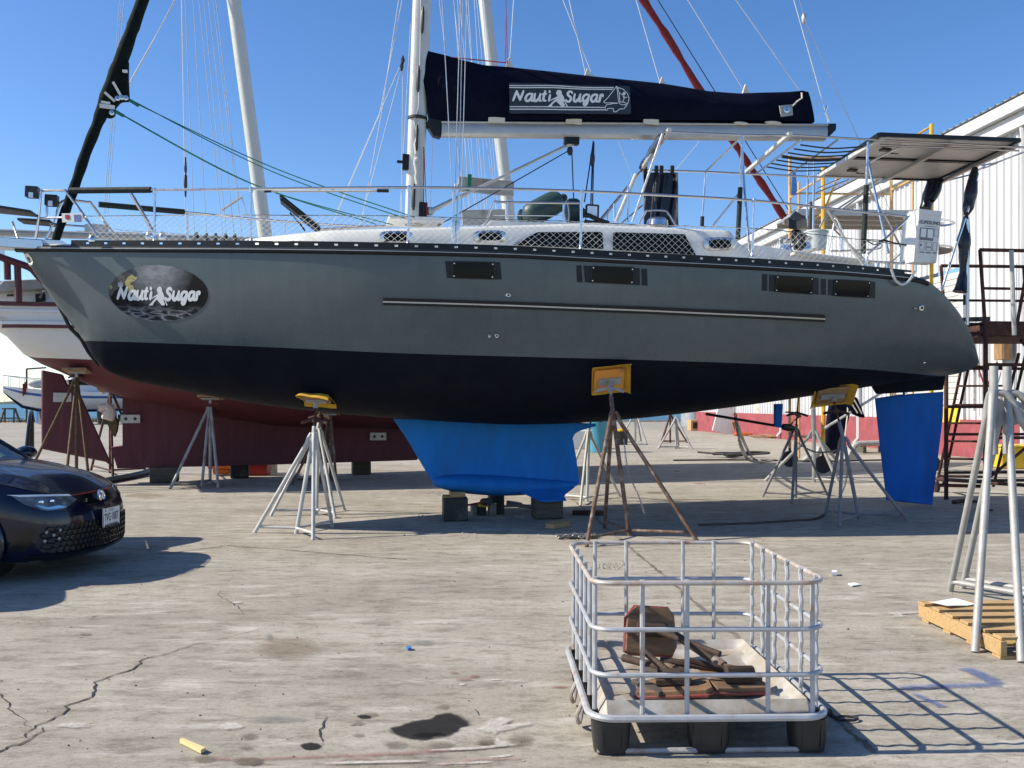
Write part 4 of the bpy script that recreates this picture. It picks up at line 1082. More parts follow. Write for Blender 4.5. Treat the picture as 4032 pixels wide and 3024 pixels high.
# --- boom and sail cover -------------------------------------------
bq = [B(p, 0) for p in (r2(1220,795), r2(1220,895), r4(520,920), r4(525,815))]
mb = MB(); rows = []
for i in range(13):
    t = i/12; tp_ = bq[0].lerp(bq[3], t); bt = bq[1].lerp(bq[2], t); h = tp_.z - bt.z
    prof = [(-.04,0),(-.085,.15),(-.09,.5),(-.075,.85),(-.05,1),(.05,1),(.075,.85),(.09,.5),(.085,.15),(.04,0)]
    rows.append([Vector((bt.x, y, bt.z + h*k)) for y, k in prof])
mb.grid(rows, closed_u=True); mb.poly(rows[0]); mb.poly(rows[-1]); boom = mb.build('boom', M['alu'], boat, angle=30)
mb = MB(); mb.tube([bq[0].lerp(bq[3], .0) + Vector((0,-.085,-.03)), bq[3] + Vector((0,-.085,-.03))], .012, 6); mb.build('boom_track', M['alu_white'], boom)
c = bq[2].lerp(bq[3], .5); mb = MB(); mb.prism([c + Vector((0,-.09,-.1)), c + Vector((0,-.09,.11)), c + Vector((.13,-.09,.12)), c + Vector((.13,-.09,.03))], (0,.18,0)); mb.build('boom_end', M['black_alu'], boom, bevel=.01)
c = bq[0].lerp(bq[1], .4); mb = MB(); mb.prism([c + Vector((0,-.07,.08)), c + Vector((0,-.07,-.14)), c + Vector((-.1,-.07,-.12)), c + Vector((-.2,-.07,.02)), c + Vector((-.16,-.07,.1))], (0,.14,0)); mb.tube([c + Vector((-.32,0,.0)), c + Vector((-.15,0,.0))], .03, 8); mb.build('gooseneck', M['black_alu'], boom, bevel=.01)
ct = [r2(1062,322), r2(1110,332), r2(1150,345), r2(1250,372), r2(1340,400), r2(1500,437), r2(1640,447), r3(250,475), r3(560,510), r3(1000,555), r3(1300,605), r3(1500,620), r3(1825,606), r4(370,596), r4(412,604)]
ctq = [B(p, 0) for p in ct]
cb0, cb1 = B(r2(1150,800), 0), B(r4(447,803), 0)
def cov_nf(v):   # v 0 bottom .. 1 top
    return .045 + .15*math.sin(math.pi*min(1, .12 + .83*v))**.9*(1 - .35*v)
rows = []; NCX, NCV = 74, 16
def cov_pt(u, v, side):
    t = u*(len(ctq)-1); k = min(len(ctq)-2, int(t)); top = ctq[k].lerp(ctq[k+1], t-k)
    s_ = (top.x - ctq[0].x)/(ctq[-1].x - ctq[0].x)
    bot = Vector((lerp(cb0.x, cb1.x, s_), 0, lerp(cb0.z, cb1.z, s_)))
    p = bot.lerp(top, v)
    # the luff edge curves in behind the mast
    w = cov_nf(v)*(1 - .5*max(0, 1 - s_*14))*lerp(1, .35, max(0, (s_ - .86)/.14))
    wr = .034*noise.noise(Vector((p.x*1.9 + p.z*.8, p.z*2.6, side*3))) + .02*noise.noise(Vector((p.x*5, p.z*3, side)))
    if s_ < .06: wr += .055*noise.noise(Vector((p.x*7 + p.z*1.2, p.z*1.5, 7)))
    return Vector((p.x, side*max(.012, w + wr*math.sin(math.pi*min(1, v + .1))), p.z))
def arc_u(i): return i/NCX
near = [[cov_pt(arc_u(i), j/NCV, -1) for j in range(NCV+1)] for i in range(NCX+1)]
far_ = [[cov_pt(arc_u(i), j/NCV, 1) for j in range(NCV+1)] for i in range(NCX+1)]
mb = MB(); mb.grid([n_ + f_[::-1] for n_, f_ in zip(near, far_)]); mb.poly(near[0] + far_[0][::-1]); mb.poly(near[-1] + far_[-1][::-1]); cover = mb.build('sail_cover', M['navy'], boat, angle=70)
BN = -.245
def bmap(p, off): return B(d8(*p), BN - off)
M['banner'] = pm('dark_banner_vinyl', (.020,.022,.026), .28, 0, .2, 3)
mb = MB(); mb.prism([bmap(p, 0) for p in ((118,104),(600,116),(1200,142),(2030,160),(2048,180),(2068,590),(2050,606),(1400,604),(600,598),(125,596),(108,580),(102,120))], (0,.02,0)); banner = mb.build('name_banner', M['banner'], cover, smooth=False)
lettering(banner, bmap, .004, M['white_print'], 40)
for ln in (((110,150),(300,152),(800,152),(1300,180),(1785,184)), ((110,181),(300,185),(800,184),(1300,208),(1765,212)), ((115,492),(600,492),(1100,498),(1638,505)), ((115,532),(600,533),(1100,540),(1638,542))):
    mb = MB(); stroke_mesh(mb, ln, 15, bmap, .004, 1.0); mb.build('stripe', M['white_print'], banner, smooth=False)
mb = MB()
for i, ln in enumerate((((1835,162),(1700,340),(1625,415),(1640,430),(1840,432)), ((1835,162),(1850,260),(1865,400),(1880,440),(1910,460)), ((1850,180),(1940,210),(2010,280),(2035,360),(2015,440)), ((1850,180),(1880,290),(1888,415),(1950,418),(2010,445)), ((1910,460),(2003,460),(1955,525),(1880,530),(1830,575),(1790,575),(1780,520),(1690,520),(1680,548),(1655,548),(1650,500),(1670,460),(1740,450),(1780,440),(1850,438)), ((1885,270),(1925,300),(1950,300),(1965,350),(2005,338)), ((1940,320),(1955,360),(1935,415)))):
    for j in range(len(ln)-1): stroke_mesh(mb, (ln[j], ln[j+1]), 11, bmap, .004 + .0005*((i + j) % 6), 1.0)
mb.lathe([(.02,0),(.02,.003)], bmap((1955,280), .004), (0,-1,0), 10)
o = mb.build('boat_emblem', M['white_print'], banner, smooth=False); o['kind'] = 'stuff'
# white tabs, patch, batten hooks along the foot
M['tab'] = pm('cream_webbing', (.62,.57,.47), .85, 0, .08, 20)
for q in (r2(1585,783), r3(430,792), r3(935,795)):
    mb = MB(); c = B(q, -.11); mb.box(c, (.22,.012,.075)); mb.build('foot_tab', M['tab'], cover, bevel=.003)
for q in (r3(1525,806), r3(1740,802), r4(180,803)):
    mb = MB(); c = B(q, -.10); mb.ball(c, .11, 14, 8, (1.05,.25,.22)); mb.build('foot_fold', M['tab'], cover)
mb = MB(); mb.prism([B(r4(*p), -.20) for p in ((229,690),(310,682),(316,752),(240,762))], (0,.02,0)); o = mb.build('clew_patch', M['galv_dull'], cover, smooth=False)
c = B(r4(272,715), -.21); mb = MB(); mb.lathe([(.05,0),(.05,.01),(.028,.012),(.026,.0)], c, (0,-1,0), 16); mb.build('clew_ring', M['stainless'], o)
tube_part('clew_strap', [B(r4(*p), -.19) for p in ((310,695),(345,660),(375,640),(372,605))], .012, M['tab'], cover, 6)

# --- furled headsail ------------------------------------------------
fj = [r1(362,1575), r1(420,1400), r1(490,1210), r1(560,1000), r1(640,800), r1(700,640), r1(770,450), r1(850,230), r1(925,20), r1(1130,-560), r1(1350,-1200)]
fr_ = [.045, .055, .06, .062, .066, .09, .088, .078, .072, .062, .05]
P = smooth_pts([B(p, 0) for p in fj], 6); rr = []
for i in range(len(P)):
    t = i/6; k = min(len(fr_)-2, int(t)); rr.append(lerp(fr_[k], fr_[k+1], t-k)*(1 + .045*math.sin(i*1.3) + .03*random.uniform(-1,1)))
mb = MB(); mb.tube(P, rr, 12); jib = mb.build('furled_headsail', M['green_canvas'], boat)
mb = MB(); mb.prism([B(r1(*p), -.055) for p in ((835,385),(833,500),(840,652),(815,652),(785,655),(765,675),(745,700),(748,735),(735,755),(700,762),(660,740),(650,720),(690,600),(740,430))], (0,.11,0)); mb.build('clew_flap', M['green_canvas'], jib, bevel=.02)
for a, b, w in ((r1(800,465), r1(833,466), .05), (r1(738,535), r1(795,635), .042), (r1(683,602), r1(750,662), .042), (r1(650,690), r1(750,703), .07), (r1(660,665), r1(720,675), .04)):
    mb = MB(); mb.bar(B(a, -.095), B(b, -.075), .012, w*.7, up=(0,0,1) if abs(a[1]-b[1]) < 20 else (1,0,.3)); mb.build('sail_strap', M['white_plastic'], jib)
for q in (r1(823,640), r1(796,637), r1(769,643), r1(731,737)):
    mb = MB(); mb.lathe([(.030,0),(.03,.012),(.014,.014),(.013,0)], B(q, -.085), (0,-1,0), 14); mb.build('grommet', M['stainless'], jib)
for i, (a, b) in enumerate(((r1(845,655), r2(1050,1420)), (r1(870,660), r2(1030,1440)), (r1(755,728), r2(800,1465)), (r1(800,750), r2(910,1470)))):
    A, C = B(a, -.06), B(b, -.7 - .1*i); mid = A.lerp(C, .5) + Vector((0,0,-.10 - .03*i))
    tube_part('jib_sheet', smooth_pts([A, mid, C], 10), .007, M['rope_green'], n=6)
for a, b in ((r1(848,655), r1(905,690)), (r1(755,728), r1(808,758))): tube_part('sheet_bowline', [B(a, -.07), B(b, -.08)], .022, M['rope_green'], n=6)

# --- standing and running rigging ------------------------------------
def wire(p0, n0, p1, n1, r_=.0045, mat='wire', ext=0.0, name='shroud', parent=boat):
    a, b = B(p0, n0), B(p1, n1); b = b + (b - a)*ext
    return tube_part(name, [a, b], r_, M[mat], parent, 5)
for a, b, n1 in ((r2(1303,1380), r2(1230,0), -1.45), (r2(1335,1420), r2(1365,0), -1.45), (r2(1352,1440), r2(1392,0), -1.4), (r2(1310,1380), r2(1352,-60), -1.45)):
    q = S(a, .2); o = wire(a, q.y, b, n1, .0055, 'wire', 1.0)
for q in (r2(1303,1465), r2(1330,1490)):
    c = S(q, .2); mb = MB(); mb.tube([c + Vector((0,0,-.42)), c + Vector((0,0,.38))], .016, 8); mb.lathe([(.022,-.1),(.026,0),(.022,.1)], c, (0,0,1), 8); mb.box(c + Vector((0,0,-.40)), (.10,.03,.16)); mb.build('turnbuckle', M['stainless'], boat)
for a, b in ((r2(1460,1500), r2(1305,0)), (r2(1410,1480), r2(1330,0)), (r2(1520,1490), r2(1398,150)), (r2(1390,1480), r2(1210,0)), (r2(1600,1480), r2(1515,900))):
    wire(a, 1.5, b, 1.3, .004, 'rope_white', .6)
for a, b, m_ in ((r2(950,1480), r2(1025,140), 'rope_white'), (r2(965,1400), r2(972,420), 'rope_white'), (r2(510,1470), r2(820,750), 'rope_white'), (r2(820,750), r2(968,0), 'rope_white'), (r2(535,1400), r2(970,395), 'rope_white'), (r2(690,1480), r2(975,400), 'rope_white'), (r2(700,1470), r2(840,700), 'rope_white'), (r2(840,700), r2(945,0), 'rope_white')):
    wire(a, .8, b, .5, .005, m_, .0 if b[1] > 40 else .5, 'running_line')
for q in (r2(972,393), r2(964,434)):
    mb = MB(); mb.lathe([(.01,-.06),(.03,0),(.01,.06)], B(q, .5), (0,0,1), 8); mb.build('block', M['black_plastic'], boat)
wire(r2(1108,1380), -.1, r2(1110,960), -.1, .006, 'rope_navy', 0, 'running_line'); wire(r2(1130,1440), -.1, r2(1112,1000), -.1, .005, 'rope_red', 0, 'running_line'); wire(r2(1148,1440), -.1, r2(1170,900), -.1, .005, 'rope_white', 0, 'running_line')
wire(r2(1260,373), -.06, r2(1650,410), -.05, .008, 'rope_red', 0, 'reefing_line'); wire(r2(1655,415), -.05, r2(1645,0), 0, .006, 'rope_red', .5, 'reefing_line')
# lazy jacks, topping lift, backstay
for a, b in ((r3(10,430), r3(38,0)), (r3(510,490), r3(400,0)), (r3(558,508), r3(360,0)), (r3(995,545), r3(838,0)), (r3(1540,590), r3(1175,0)), (r4(360,592), r3(1490,0)), (r4(545,790), r4(322,0))):
    wire(a, 0, b, 0, .006, 'rope_white', .5, 'lazy_jack')
for q in (r2(1662,420), r3(515,490), r3(1003,545), r3(1548,595)):
    c = B(q, 0); mb = MB(); mb.prism([c + Vector((-.05,-.02,-.07)), c + Vector((.09,-.02,-.09)), c + Vector((0,-.02,.09))], (0,.04,0)); mb.build('lazy_jack_tab', M['tab'], cover)
wire(r4(742,905), .6, r4(395,140), .1, .0055, 'rope_white', 0, 'backstay'); wire(r4(395,140), .1, r4(358,0), .05, .005, 'wire', .8, 'backstay'); wire(r4(1050,1600), 1.2, r4(742,905), .6, .004, 'wire', 0, 'backstay'); wire(r4(565,1340), .9, r4(395,150), .1, .003, 'wire', 0, 'backstay')
mb = MB(); mb.ball(B(r4(388,120), .1), .05, 10, 8, (.7,.7,1.6)); mb.build('backstay_splice', M['wire'], boat)
mb = MB(); mb.tube([B(r4(*p), 0) for p in ((538,690),(525,735),(545,770),(548,800))], .016, 6); mb.build('lift_shackle', M['stainless'], boat)
# vang and mainsheet
a, b = B(r2(1150,1380), 0), B(r3(405,940), 0)
va = a.lerp(b, .26)
mb = MB(); mb.tube([a, va], .030, 10); mb.tube([va, b], .019, 10); mb.ball(a, .06, 12, 8, (1,.6,1)); mb.ball(b, .055, 12, 8, (1,.6,1)); vang = mb.build('boom_vang', M['alu'], boat)
mb = MB(); mb.box(a + Vector((-.14,0,.0)), (.2,.14,.2)); mb.build('vang_bracket', M['black_alu'], vang, bevel=.01); mb = MB(); mb.box(b + Vector((.02,0,.05)), (.2,.1,.12)); mb.build('vang_bracket', M['black_alu'], vang, bevel=.01)
mb = MB(); c = B(r3(405,985), 0); mb.ball(c, .06, 10, 8, (.7,.5,1.1)); mb.build('vang_block', M['black_plastic'], vang)
for p0, p1 in ((r3(395,985), r2(1200,1475)), (r3(418,1000), r3(430,1320))): tube_part('vang_line', [B(p0, -.03), B(p1, -.1)], .008, M['rope_navy'], vang, 6)
for p0, p1 in ((r3(558,920), r3(500,1320)), (r3(556,930), r3(540,1365)), (r3(562,930), r3(552,1365))): tube_part('mainsheet', [B(p0, 0), B(p1, -.1)], .009, M['rope_navy'], n=6)
mb = MB(); mb.ball(B(r3(552,1040), -.02), .06, 8, 8, (.6,.5,1.8)); mb.build('mainsheet_block', M['black_plastic'], boat)
mb = MB(); mb.box(B(r3(550,1380), -.4), (.17,.08,.17)); o = mb.build('work_light', M['black_plastic'], boat, bevel=.01)
mb = MB(); mb.box(B(r3(550,1380), -.45), (.13,.02,.13)); mb.build('lamp_lens', M['lens'], o)
mb = MB(); mb.tube(smooth_pts([B(r3(*p), -.5) for p in ((480,1415),(520,1405),(600,1440),(660,1460),(560,1455),(500,1450))], 4), .03, 6); mb.build('line_pile', M['black_rubber'], boat)

# --- spare timber on the coachroof -----------------------------------
def plank(name, a, b, na, nb, w, h, mat): 
    mb = MB(); mb.bar(B(a, na), B(b, nb), w, h); return tag(mb.build(name, mat, boat, bevel=.006), None, None)
plank('outboard_plank', d5(645,75), d5(1335,140), .9, .9, .05, .21, M['galv_dull'])
mb = MB(); mb.bar(B(d5(755,65), .86), B(d5(805,70), .86), .06, .24); mb.build('plank_clamp', M['rope_green'], boat)
plank('outboard_plank', d5(690,500), d5(1230,490), 1.0, 1.0, .05, .22, M['galv_dull'])
tube_part('mast_pulpit', [B(d5(*p), .9) for p in ((600,95),(640,100))], .03, M['white_plastic'])
# ================================================================== sailboat: cockpit frames, solar panels, stern
NN, NF = -1.25, 1.30
def T(name, pts, r_, mat='stainless', n=8, sm=0, parent=boat): return tube_part(name, pts, r_, M[mat], parent, n, sm)
nearp = lambda *p: B(p[0], NN if len(p) < 2 else p[1])
farp = lambda *p: B(p[0], NF if len(p) < 2 else p[1])
# solve the far offset so that the frame is level
za = B(r4(300,878), NN).z
def level_far(p, z):
    lo, hi = -1.0, 4.0
    for _ in range(40):
        m_ = (lo + hi)/2
        if B(p, m_).z < z: lo = m_
        else: hi = m_
    return m_
NF = max(.6, min(1.9, level_far(r4(10,1125), za)))
bim = []
T('bimini_rail', [B(p, NN) for p in (r3(1020,862), r3(1530,882), r3(1825,885), r4(300,882), r4(880,915), r4(1825,963))], .0145)
T('bimini_rail', [B(p, NF) for p in (r3(870,1110), r3(1290,1122), r3(1600,1138), r4(0,1135), r4(470,1155), r4(900,1165))], .0145)
def cross(a, b, w, mat, nm='cross_beam'):
    mb = MB(); mb.bar(B(a, NN-.03), B(b, NF+.03), w, w*.9); return mb.build(nm, M[mat], boat)
cross(r4(300,872), r4(12,1122), .05, 'alu_white'); cross(r4(902,900), r4(485,1152), .055, 'alu_white'); cross(r3(1058,845), r3(872,1108), .05, 'alu_white')
for a, b in ((r4(365,915), r4(75,1135)), (r4(610,912), r4(290,1142)), (r3(1535,885), r3(1290,1122))): T('cross_tube', [B(a, NN), B(b, NF)], .013)
for k in range(7):
    t = (k + .6)/7.4; a = B(r4(390,930), NN).lerp(B(r4(110,1105), NF), t); b = B(r4(800,940), NN).lerp(B(r4(470,1130), NF), t)
    mb = MB(); mb.tube(smooth_pts([a, a.lerp(b, .5) + Vector((0,0,-.035)), b], 4), .010 if k != 3 else .022, 6); mb.build('bimini_strap', M['black_rubber'], boat)
# solar panels
zp = B(r4(882,872), NN).z
SN, SFf = NN - .06, level_far(r4(480,1150), zp)
pa, pb = B(r4(878,885), SN), B(r4(1797,922), SN); pc, pd = B(r4(478,1152), SFf), B(r4(1250,1178), SFf)
M['solar_back'] = pm('solar_backsheet', (.52,.51,.48), .45, 0, .1, 2.2, dirt=(.42,.39,.34), dirt_amt=.3, dscale=1.6)
M['solar_cell'] = pm('solar_cells', (.01,.012,.03), .12, 0, .2, 8)
def panel(t0, t1):
    q = [pa.lerp(pc, t0), pb.lerp(pd, t0), pb.lerp(pd, t1), pa.lerp(pc, t1)]
    mb = MB(); mb.prism([p + Vector((0,0,.012)) for p in q], (0,0,.004)); o = mb.build('solar_panel', M['solar_back'], boat, smooth=False)
    mb = MB(); mb.prism([p + Vector((0,0,.020)) for p in q], (0,0,.006)); mb.build('cell_sheet', M['solar_cell'], o, smooth=False)
    mb = MB()
    for i in range(4): mb.bar(q[i] + Vector((0,0,.012)), q[(i+1) % 4] + Vector((0,0,.012)), .035, .05)
    mb.build('panel_frame', M['black_alu'], o)
    mb = MB(); c = (q[0] + q[3])/2 + Vector((.35,0,-.01)); mb.box(c, (.13,.1,.03)); mb.build('junction_box', M['black_plastic'], o, bevel=.005)
    mb = MB(); mb.tube(smooth_pts([c, c + Vector((.1,-.06,-.06)), c + Vector((.22,.02,-.03)), c + Vector((.1,.08,-.02))], 4), .006, 5); mb.build('cable', M['black_rubber'], o)
panel(.0, .49); panel(.51, 1.0)
for a, b in ((r4(1360,915), r4(900,1172)), (r4(1778,935), r4(1275,1178))):
    mb = MB(); mb.bar(B(a, NN) + Vector((0,0,-.035)), B(b, SFf) + Vector((0,0,-.035)), .05, .05); mb.build('panel_rail', M['alu'], boat)
T('panel_rail', [B(r4(880,948), NN), B(r4(1790,985), NN)], .013); T('panel_strut', [B(r4(812,1060), NN), B(r4(1055,940), NN + .5)], .014)
mb = MB(); mb.ball(B(r4(965,1120), .9), .09, 10, 8, (1.4,.8,.7)); mb.tube([B(r4(900,1160), .95), B(r4(1000,1095), .85)], .03, 6); mb.build('antenna_mount', M['black_plastic'], boat)
T('panel_brace', [B(r4(1550,1080), -.2), B(r4(1640,1065), -.6), B(r4(1830,990), -1.0)], .013); T('panel_brace', [B(r4(1280,1190), 1.0), B(r4(1480,1140), .3), B(r4(1570,1085), -.1)], .013); T('panel_brace', [B(r4(1560,1100), -.2), B(r4(1650,1065), -.6)], .012)
# posts
T('bimini_post', [B(r3(1532,885), NN), B(r3(1520,1225), NN)], .016); mb = MB(); mb.tube([B(r3(1518,1225), NN), B(r3(1502,1560), NN)], .030, 10); mb.build('post_sleeve', M['foam_cover'], boat)
T('bimini_post', [B(r3(1530,990), NN), B(r3(1545,1230), NN), B(r3(1578,1640), -1.55)], .015); T('post_brace', [B(r3(1530,1235), NN), B(r3(1340,1475), NN + .1)], .013)
T('bimini_post', [B(r3(1292,1125), NF), B(r3(1270,1420), NF)], .015); mb = MB(); mb.tube([B(r3(1270,1415), NF), B(r3(1268,1480), NF)], .028, 10); mb.build('post_sleeve', M['foam_cover'], boat)
T('dodger_leg', [B(r3(1010,875), NN), B(r3(812,1452), NN + .15)], .015); T('dodger_leg', [B(r3(875,1110), NF), B(r3(600,1440), NF)], .02, 'black_rubber'); T('dodger_leg', [B(r3(868,1122), NF - .05), B(r3(604,1450), NF - .05)], .014)
T('dodger_leg', [B(r3(835,1140), .2), B(r3(706,1450), .1)], .026, 'alu_white'); T('dodger_leg', [B(r3(1035,862), NN), B(r3(870,1105), NF)], .016)
T('dodger_leg', [B(r3(787,1200), -.5), B(r3(787,1450), -.5)], .013); T('dodger_leg', [B(r3(660,1360), .6), B(r3(650,1445), .6)], .012); T('dodger_leg', [B(r3(695,1330), .4), B(r3(698,1445), .4)], .018); T('dodger_leg', [B(r3(880,1340), .9), B(r3(745,1455), .9)], .012)
mb = MB(); q = [B(p, n) for p, n in ((r3(1020,875), NN+.05), (r3(1000,880), NN+.05), (r3(870,1100), NF-.2), (r3(885,1105), NF-.2))]
mb.tube(smooth_pts([B(r3(1005,885), NN), B(r3(950,970), -.4), B(r3(905,1045), .5), B(r3(868,1100), NF-.1)], 5), [.03,.045,.05,.05,.045,.05,.055,.05,.05,.045,.05,.055,.05,.045,.04,.03], 8); mb.build('rolled_dodger', M['vinyl_black'], boat)
# hanging curtain
rows = []
for j in range(11):
    v = j/10; row = []
    for i in range(21):
        u = i/20; px = lerp(884, 1110, u) + (3 if j else 0)*math.sin(u*9 + v*3) + 3*v; py = lerp(1128, 1478, v) + 10*math.sin(u*3.1)*v
        n_ = NF - .05 + .05*math.sin(u*11 + v*2.2) + .03*math.sin(u*23 + v*5)
        row.append(B(r3(px, py), n_))
    rows.append(row)
mb = MB(); mb.grid(rows); cur = mb.build('cockpit_curtain', M['vinyl_black'], boat, angle=80)
cur.modifiers.new('thickness', 'SOLIDIFY').thickness = .008
for x_ in (897, 970, 1003, 1073):
    mb = MB(); mb.box(B(r3(x_, 1112), NF - .05), (.05,.03,.13)); mb.build('curtain_loop', M['black_rubber'], cur)
# stern arch posts
T('arch_post', [B(r4(806,925), NN), B(r4(795,1215), NN)], .017); mb = MB(); mb.tube([B(r4(795,1210), NN), B(r4(775,1655), NN)], .034, 10); mb.build('post_sleeve', M['foam_cover'], boat)
T('arch_post', [B(r4(808,1060), NN), B(r4(940,1655), -1.5)], .0165); T('arch_post', [B(r4(812,1230), .9), B(r4(1045,1655), 1.2)], .0165)
T('arch_post', [B(r4(415,1060), NF), B(r4(405,1480), NF)], .015); T('arch_post', [B(r4(455,1040), 1.0), B(r4(445,1600), 1.0)], .016); mb = MB(); mb.tube([B(r4(440,1320), 1.05), B(r4(432,1500), 1.05)], .035, 8); mb.build('post_sleeve', M['foam_cover'], boat)
T('arch_brace', [B(r4(470,1260), 1.0), B(r4(680,1175), 1.2)], .014); T('arch_brace', [B(r4(480,1230), .6), B(r4(720,1130), 1.2)], .012)
# stern pulpit
T('pushpit', [S(c1(940,455), .09), S(c1(1230,930), .12), S(c1(1480,1275), .12)], .0165); T('pushpit', [S(c1(*p), .12) for p in ((2140,530),(2100,600),(1800,880),(1560,1090),(1525,1150),(1515,1290))], .0165, sm=3)
T('pushpit_loop', [B(c1(*p), n) for p, n in (((840,720), .6), ((920,580), .6), ((1000,530), .6), ((1080,580), .6), ((1140,720), .6), ((1160,860), .6), ((1155,1080), .6))], .016, sm=3)
T('pushpit', [B(c1(1060,590), .9), B(c1(975,1055), .9)], .012); T('pushpit', [B(c1(1060,610), .9), B(c1(1060,770), .9)], .012, 'galv_dull')
T('stern_rail', [B(c1(*p), n) for p, n in (((1000,1065), .3), ((1450,1050), .3), ((1680,1030), .2), ((1745,1000), 0), ((1740,975), -.1))], .014, sm=3)
T('stern_lifeline', [S(c1(*p), .1) for p in ((1450,895),(1700,905),(2100,975))], .007, 'black_rubber', 6); T('stern_lifeline', [S(c1(*p), .1) for p in ((1530,915),(1640,970),(1750,900),(1900,940),(2090,990))], .008, 'black_rubber', 6, 4)
T('stern_seat_rail', [B(c2(*p), n) for p, n in (((940,605), -.5), ((1080,620), -.2), ((1135,655), 0), ((1080,680), .3), ((940,695), .5))], .016, sm=4); T('stern_seat_rail', [B(c2(*p), n) for p, n in (((905,975), -.5), ((1040,985), -.2), ((1110,1020), 0), ((1060,1075), .3), ((905,1095), .5))], .018, sm=4)
mb = MB(); mb.prism([B(c2(*p), n) for p, n in (((905,990), -.5), ((1090,1020), 0), ((1060,1060), .3), ((905,1085), .5))], (0,0,-.04)); mb.build('stern_seat', M['black_plastic'], boat, bevel=.01)
# cockpit coaming and winch
mb = MB(); q = [B(c1(*p), -1.15) for p in ((-400,960),(0,985),(480,1060),(1150,1140),(1640,1200),(1650,1290))]
zb = [Vector((p.x, -1.15, zs(p.x) + .02)) for p in q]
mb.prism(q[:-1] + zb[:-1][::-1], (0,.18,0)); mb.build('cockpit_coaming', M['gelcoat'], boat, bevel=.02); mb = MB(); mb.prism([mirror(p) for p in q[:-1] + zb[:-1][::-1]], (0,-.18,0)); mb.build('cockpit_coaming', M['gelcoat'], boat, bevel=.02)
mb = MB(); mb.prism([B(c1(*p), -1.34) for p in ((480,1070),(900,1130),(1640,1215),(1640,1240),(900,1175),(480,1110))], (0,.12,0)); mb.build('teak_seat', M['deck_nonskid'], boat)
for p, m_ in ((c1(345,1000), 'stainless'), (c1(560,930), 'black_plastic'), (c1(640,960), 'stainless')):
    mb = MB(); c = B(p, -.9); mb.lathe([(.085,-.1),(.09,-.06),(.065,0),(.07,.05),(.085,.08),(.05,.1)], c, (0,0,1), 14); mb.build('winch', M[m_], boat)
mb = MB(); a, b, c_ = c1(380,720), c1(495,610), c1(665,715)
q = [B(p, n) for p, n in ((c1(380,740), -.9), (c1(505,760), -.9), (c1(665,720), -.55), (c1(500,612), -.55))]
mb.prism(q, (0,.03,.14)); mb.tube([B(c1(500,760), -.75), B(c1(500,950), -.75)], .07, 8); mb.build('cockpit_pedestal', M['black_plastic'], boat, bevel=.02)
# stern cleats, dock line loop
for p in (c1(1750,1265), c1(1900,1275)):
    mb = MB(); c = S(p, .1); mb.tube([c + Vector((-.16,0,.03)), c + Vector((.16,0,.035))], .016, 8); mb.tube([c + Vector((-.05,0,.03)), c + Vector((-.06,0,-.06))], .015, 6); mb.tube([c + Vector((.05,0,.03)), c + Vector((.06,0,-.06))], .015, 6); mb.build('mooring_cleat', M['stainless'], boat)
T('dock_line', [S(c2(*p), -.05) for p in ((215,1320),(240,1390),(280,1490),(370,1550),(460,1510),(530,1420),(560,1360))], .016, 'rope_white', 8, 4)
T('stern_ladder', [B(c2(*p), .2) for p in ((575,1120),(575,1360))], .02)
# life sling bag on the stern rail
ls = thing('rescue_sling_bag', 'white rescue sling bag printed with black diagrams on the stern rail', 'rescue bag', BO, (0, PITCH, YAW))
LN = -1.36
mb = MB(); mb.prism([B(c2(*p), LN) for p in ((632,455),(960,487),(880,1245),(572,1222))], (-.02,.20,0)); mb.build('bag', M['white_plastic'], ls, bevel=.02)
mb = MB(); mb.prism([B(c2(*p), LN - .012) for p in ((630,450),(962,485),(948,560),(632,528))], (0,.02,0)); mb.build('lid_flap', M['white_plastic'], ls, bevel=.004)
mb = MB(); mb.prism([B(c2(*p), LN + .2) for p in ((500,470),(632,445),(600,780),(575,1215),(430,1215),(450,960),(480,620))], (0,.16,0)); mb.build('side_pouch', M['white_plastic'], ls, bevel=.03)
def lsp(name, pts, off, mat): 
    mb = MB(); mb.poly([B(c2(*p), LN - off) for p in pts]); mb.build(name, M[mat], ls, smooth=False)
lsp('diagram_panel', ((640,720),(842,738),(826,918),(625,898)), .003, 'grey_print')
lsp('diagram', ((655,735),(732,742),(722,865),(642,858)), .006, 'white_print'); lsp('diagram', ((750,745),(828,750),(820,878),(742,870)), .006, 'white_print')
for a in (((638,925),(712,930),(706,1050),(628,1044)), ((735,932),(808,938),(800,1058),(726,1052)), ((830,940),(888,944),(878,1064),(818,1060)), ((852,745),(910,750),(902,860),(846,856))):
    mb = MB(); P_ = [B(c2(*p), LN - .004) for p in a]; mb.tube(P_, .0025, 4, closed=True); mb.build('diagram_outline', M['grey_print'], ls)
for a in (((640,965),(668,968),(660,992),(638,985)), ((735,998),(790,1003),(788,1015),(733,1010))): lsp('pictogram', a, .005, 'black_print')
for y_ in (700,): lsp('text_line', ((705,y_-4),(885,y_+12),(885,y_+18),(705,y_+3)), .004, 'grey_print')
for a in ((630,1068,700,1075), (718,1075,796,1082), (820,1080,876,1086)): lsp('text_line', ((a[0],a[1]),(a[2],a[3]),(a[2],a[3]+18),(a[0],a[1]+18)), .004, 'grey_print')
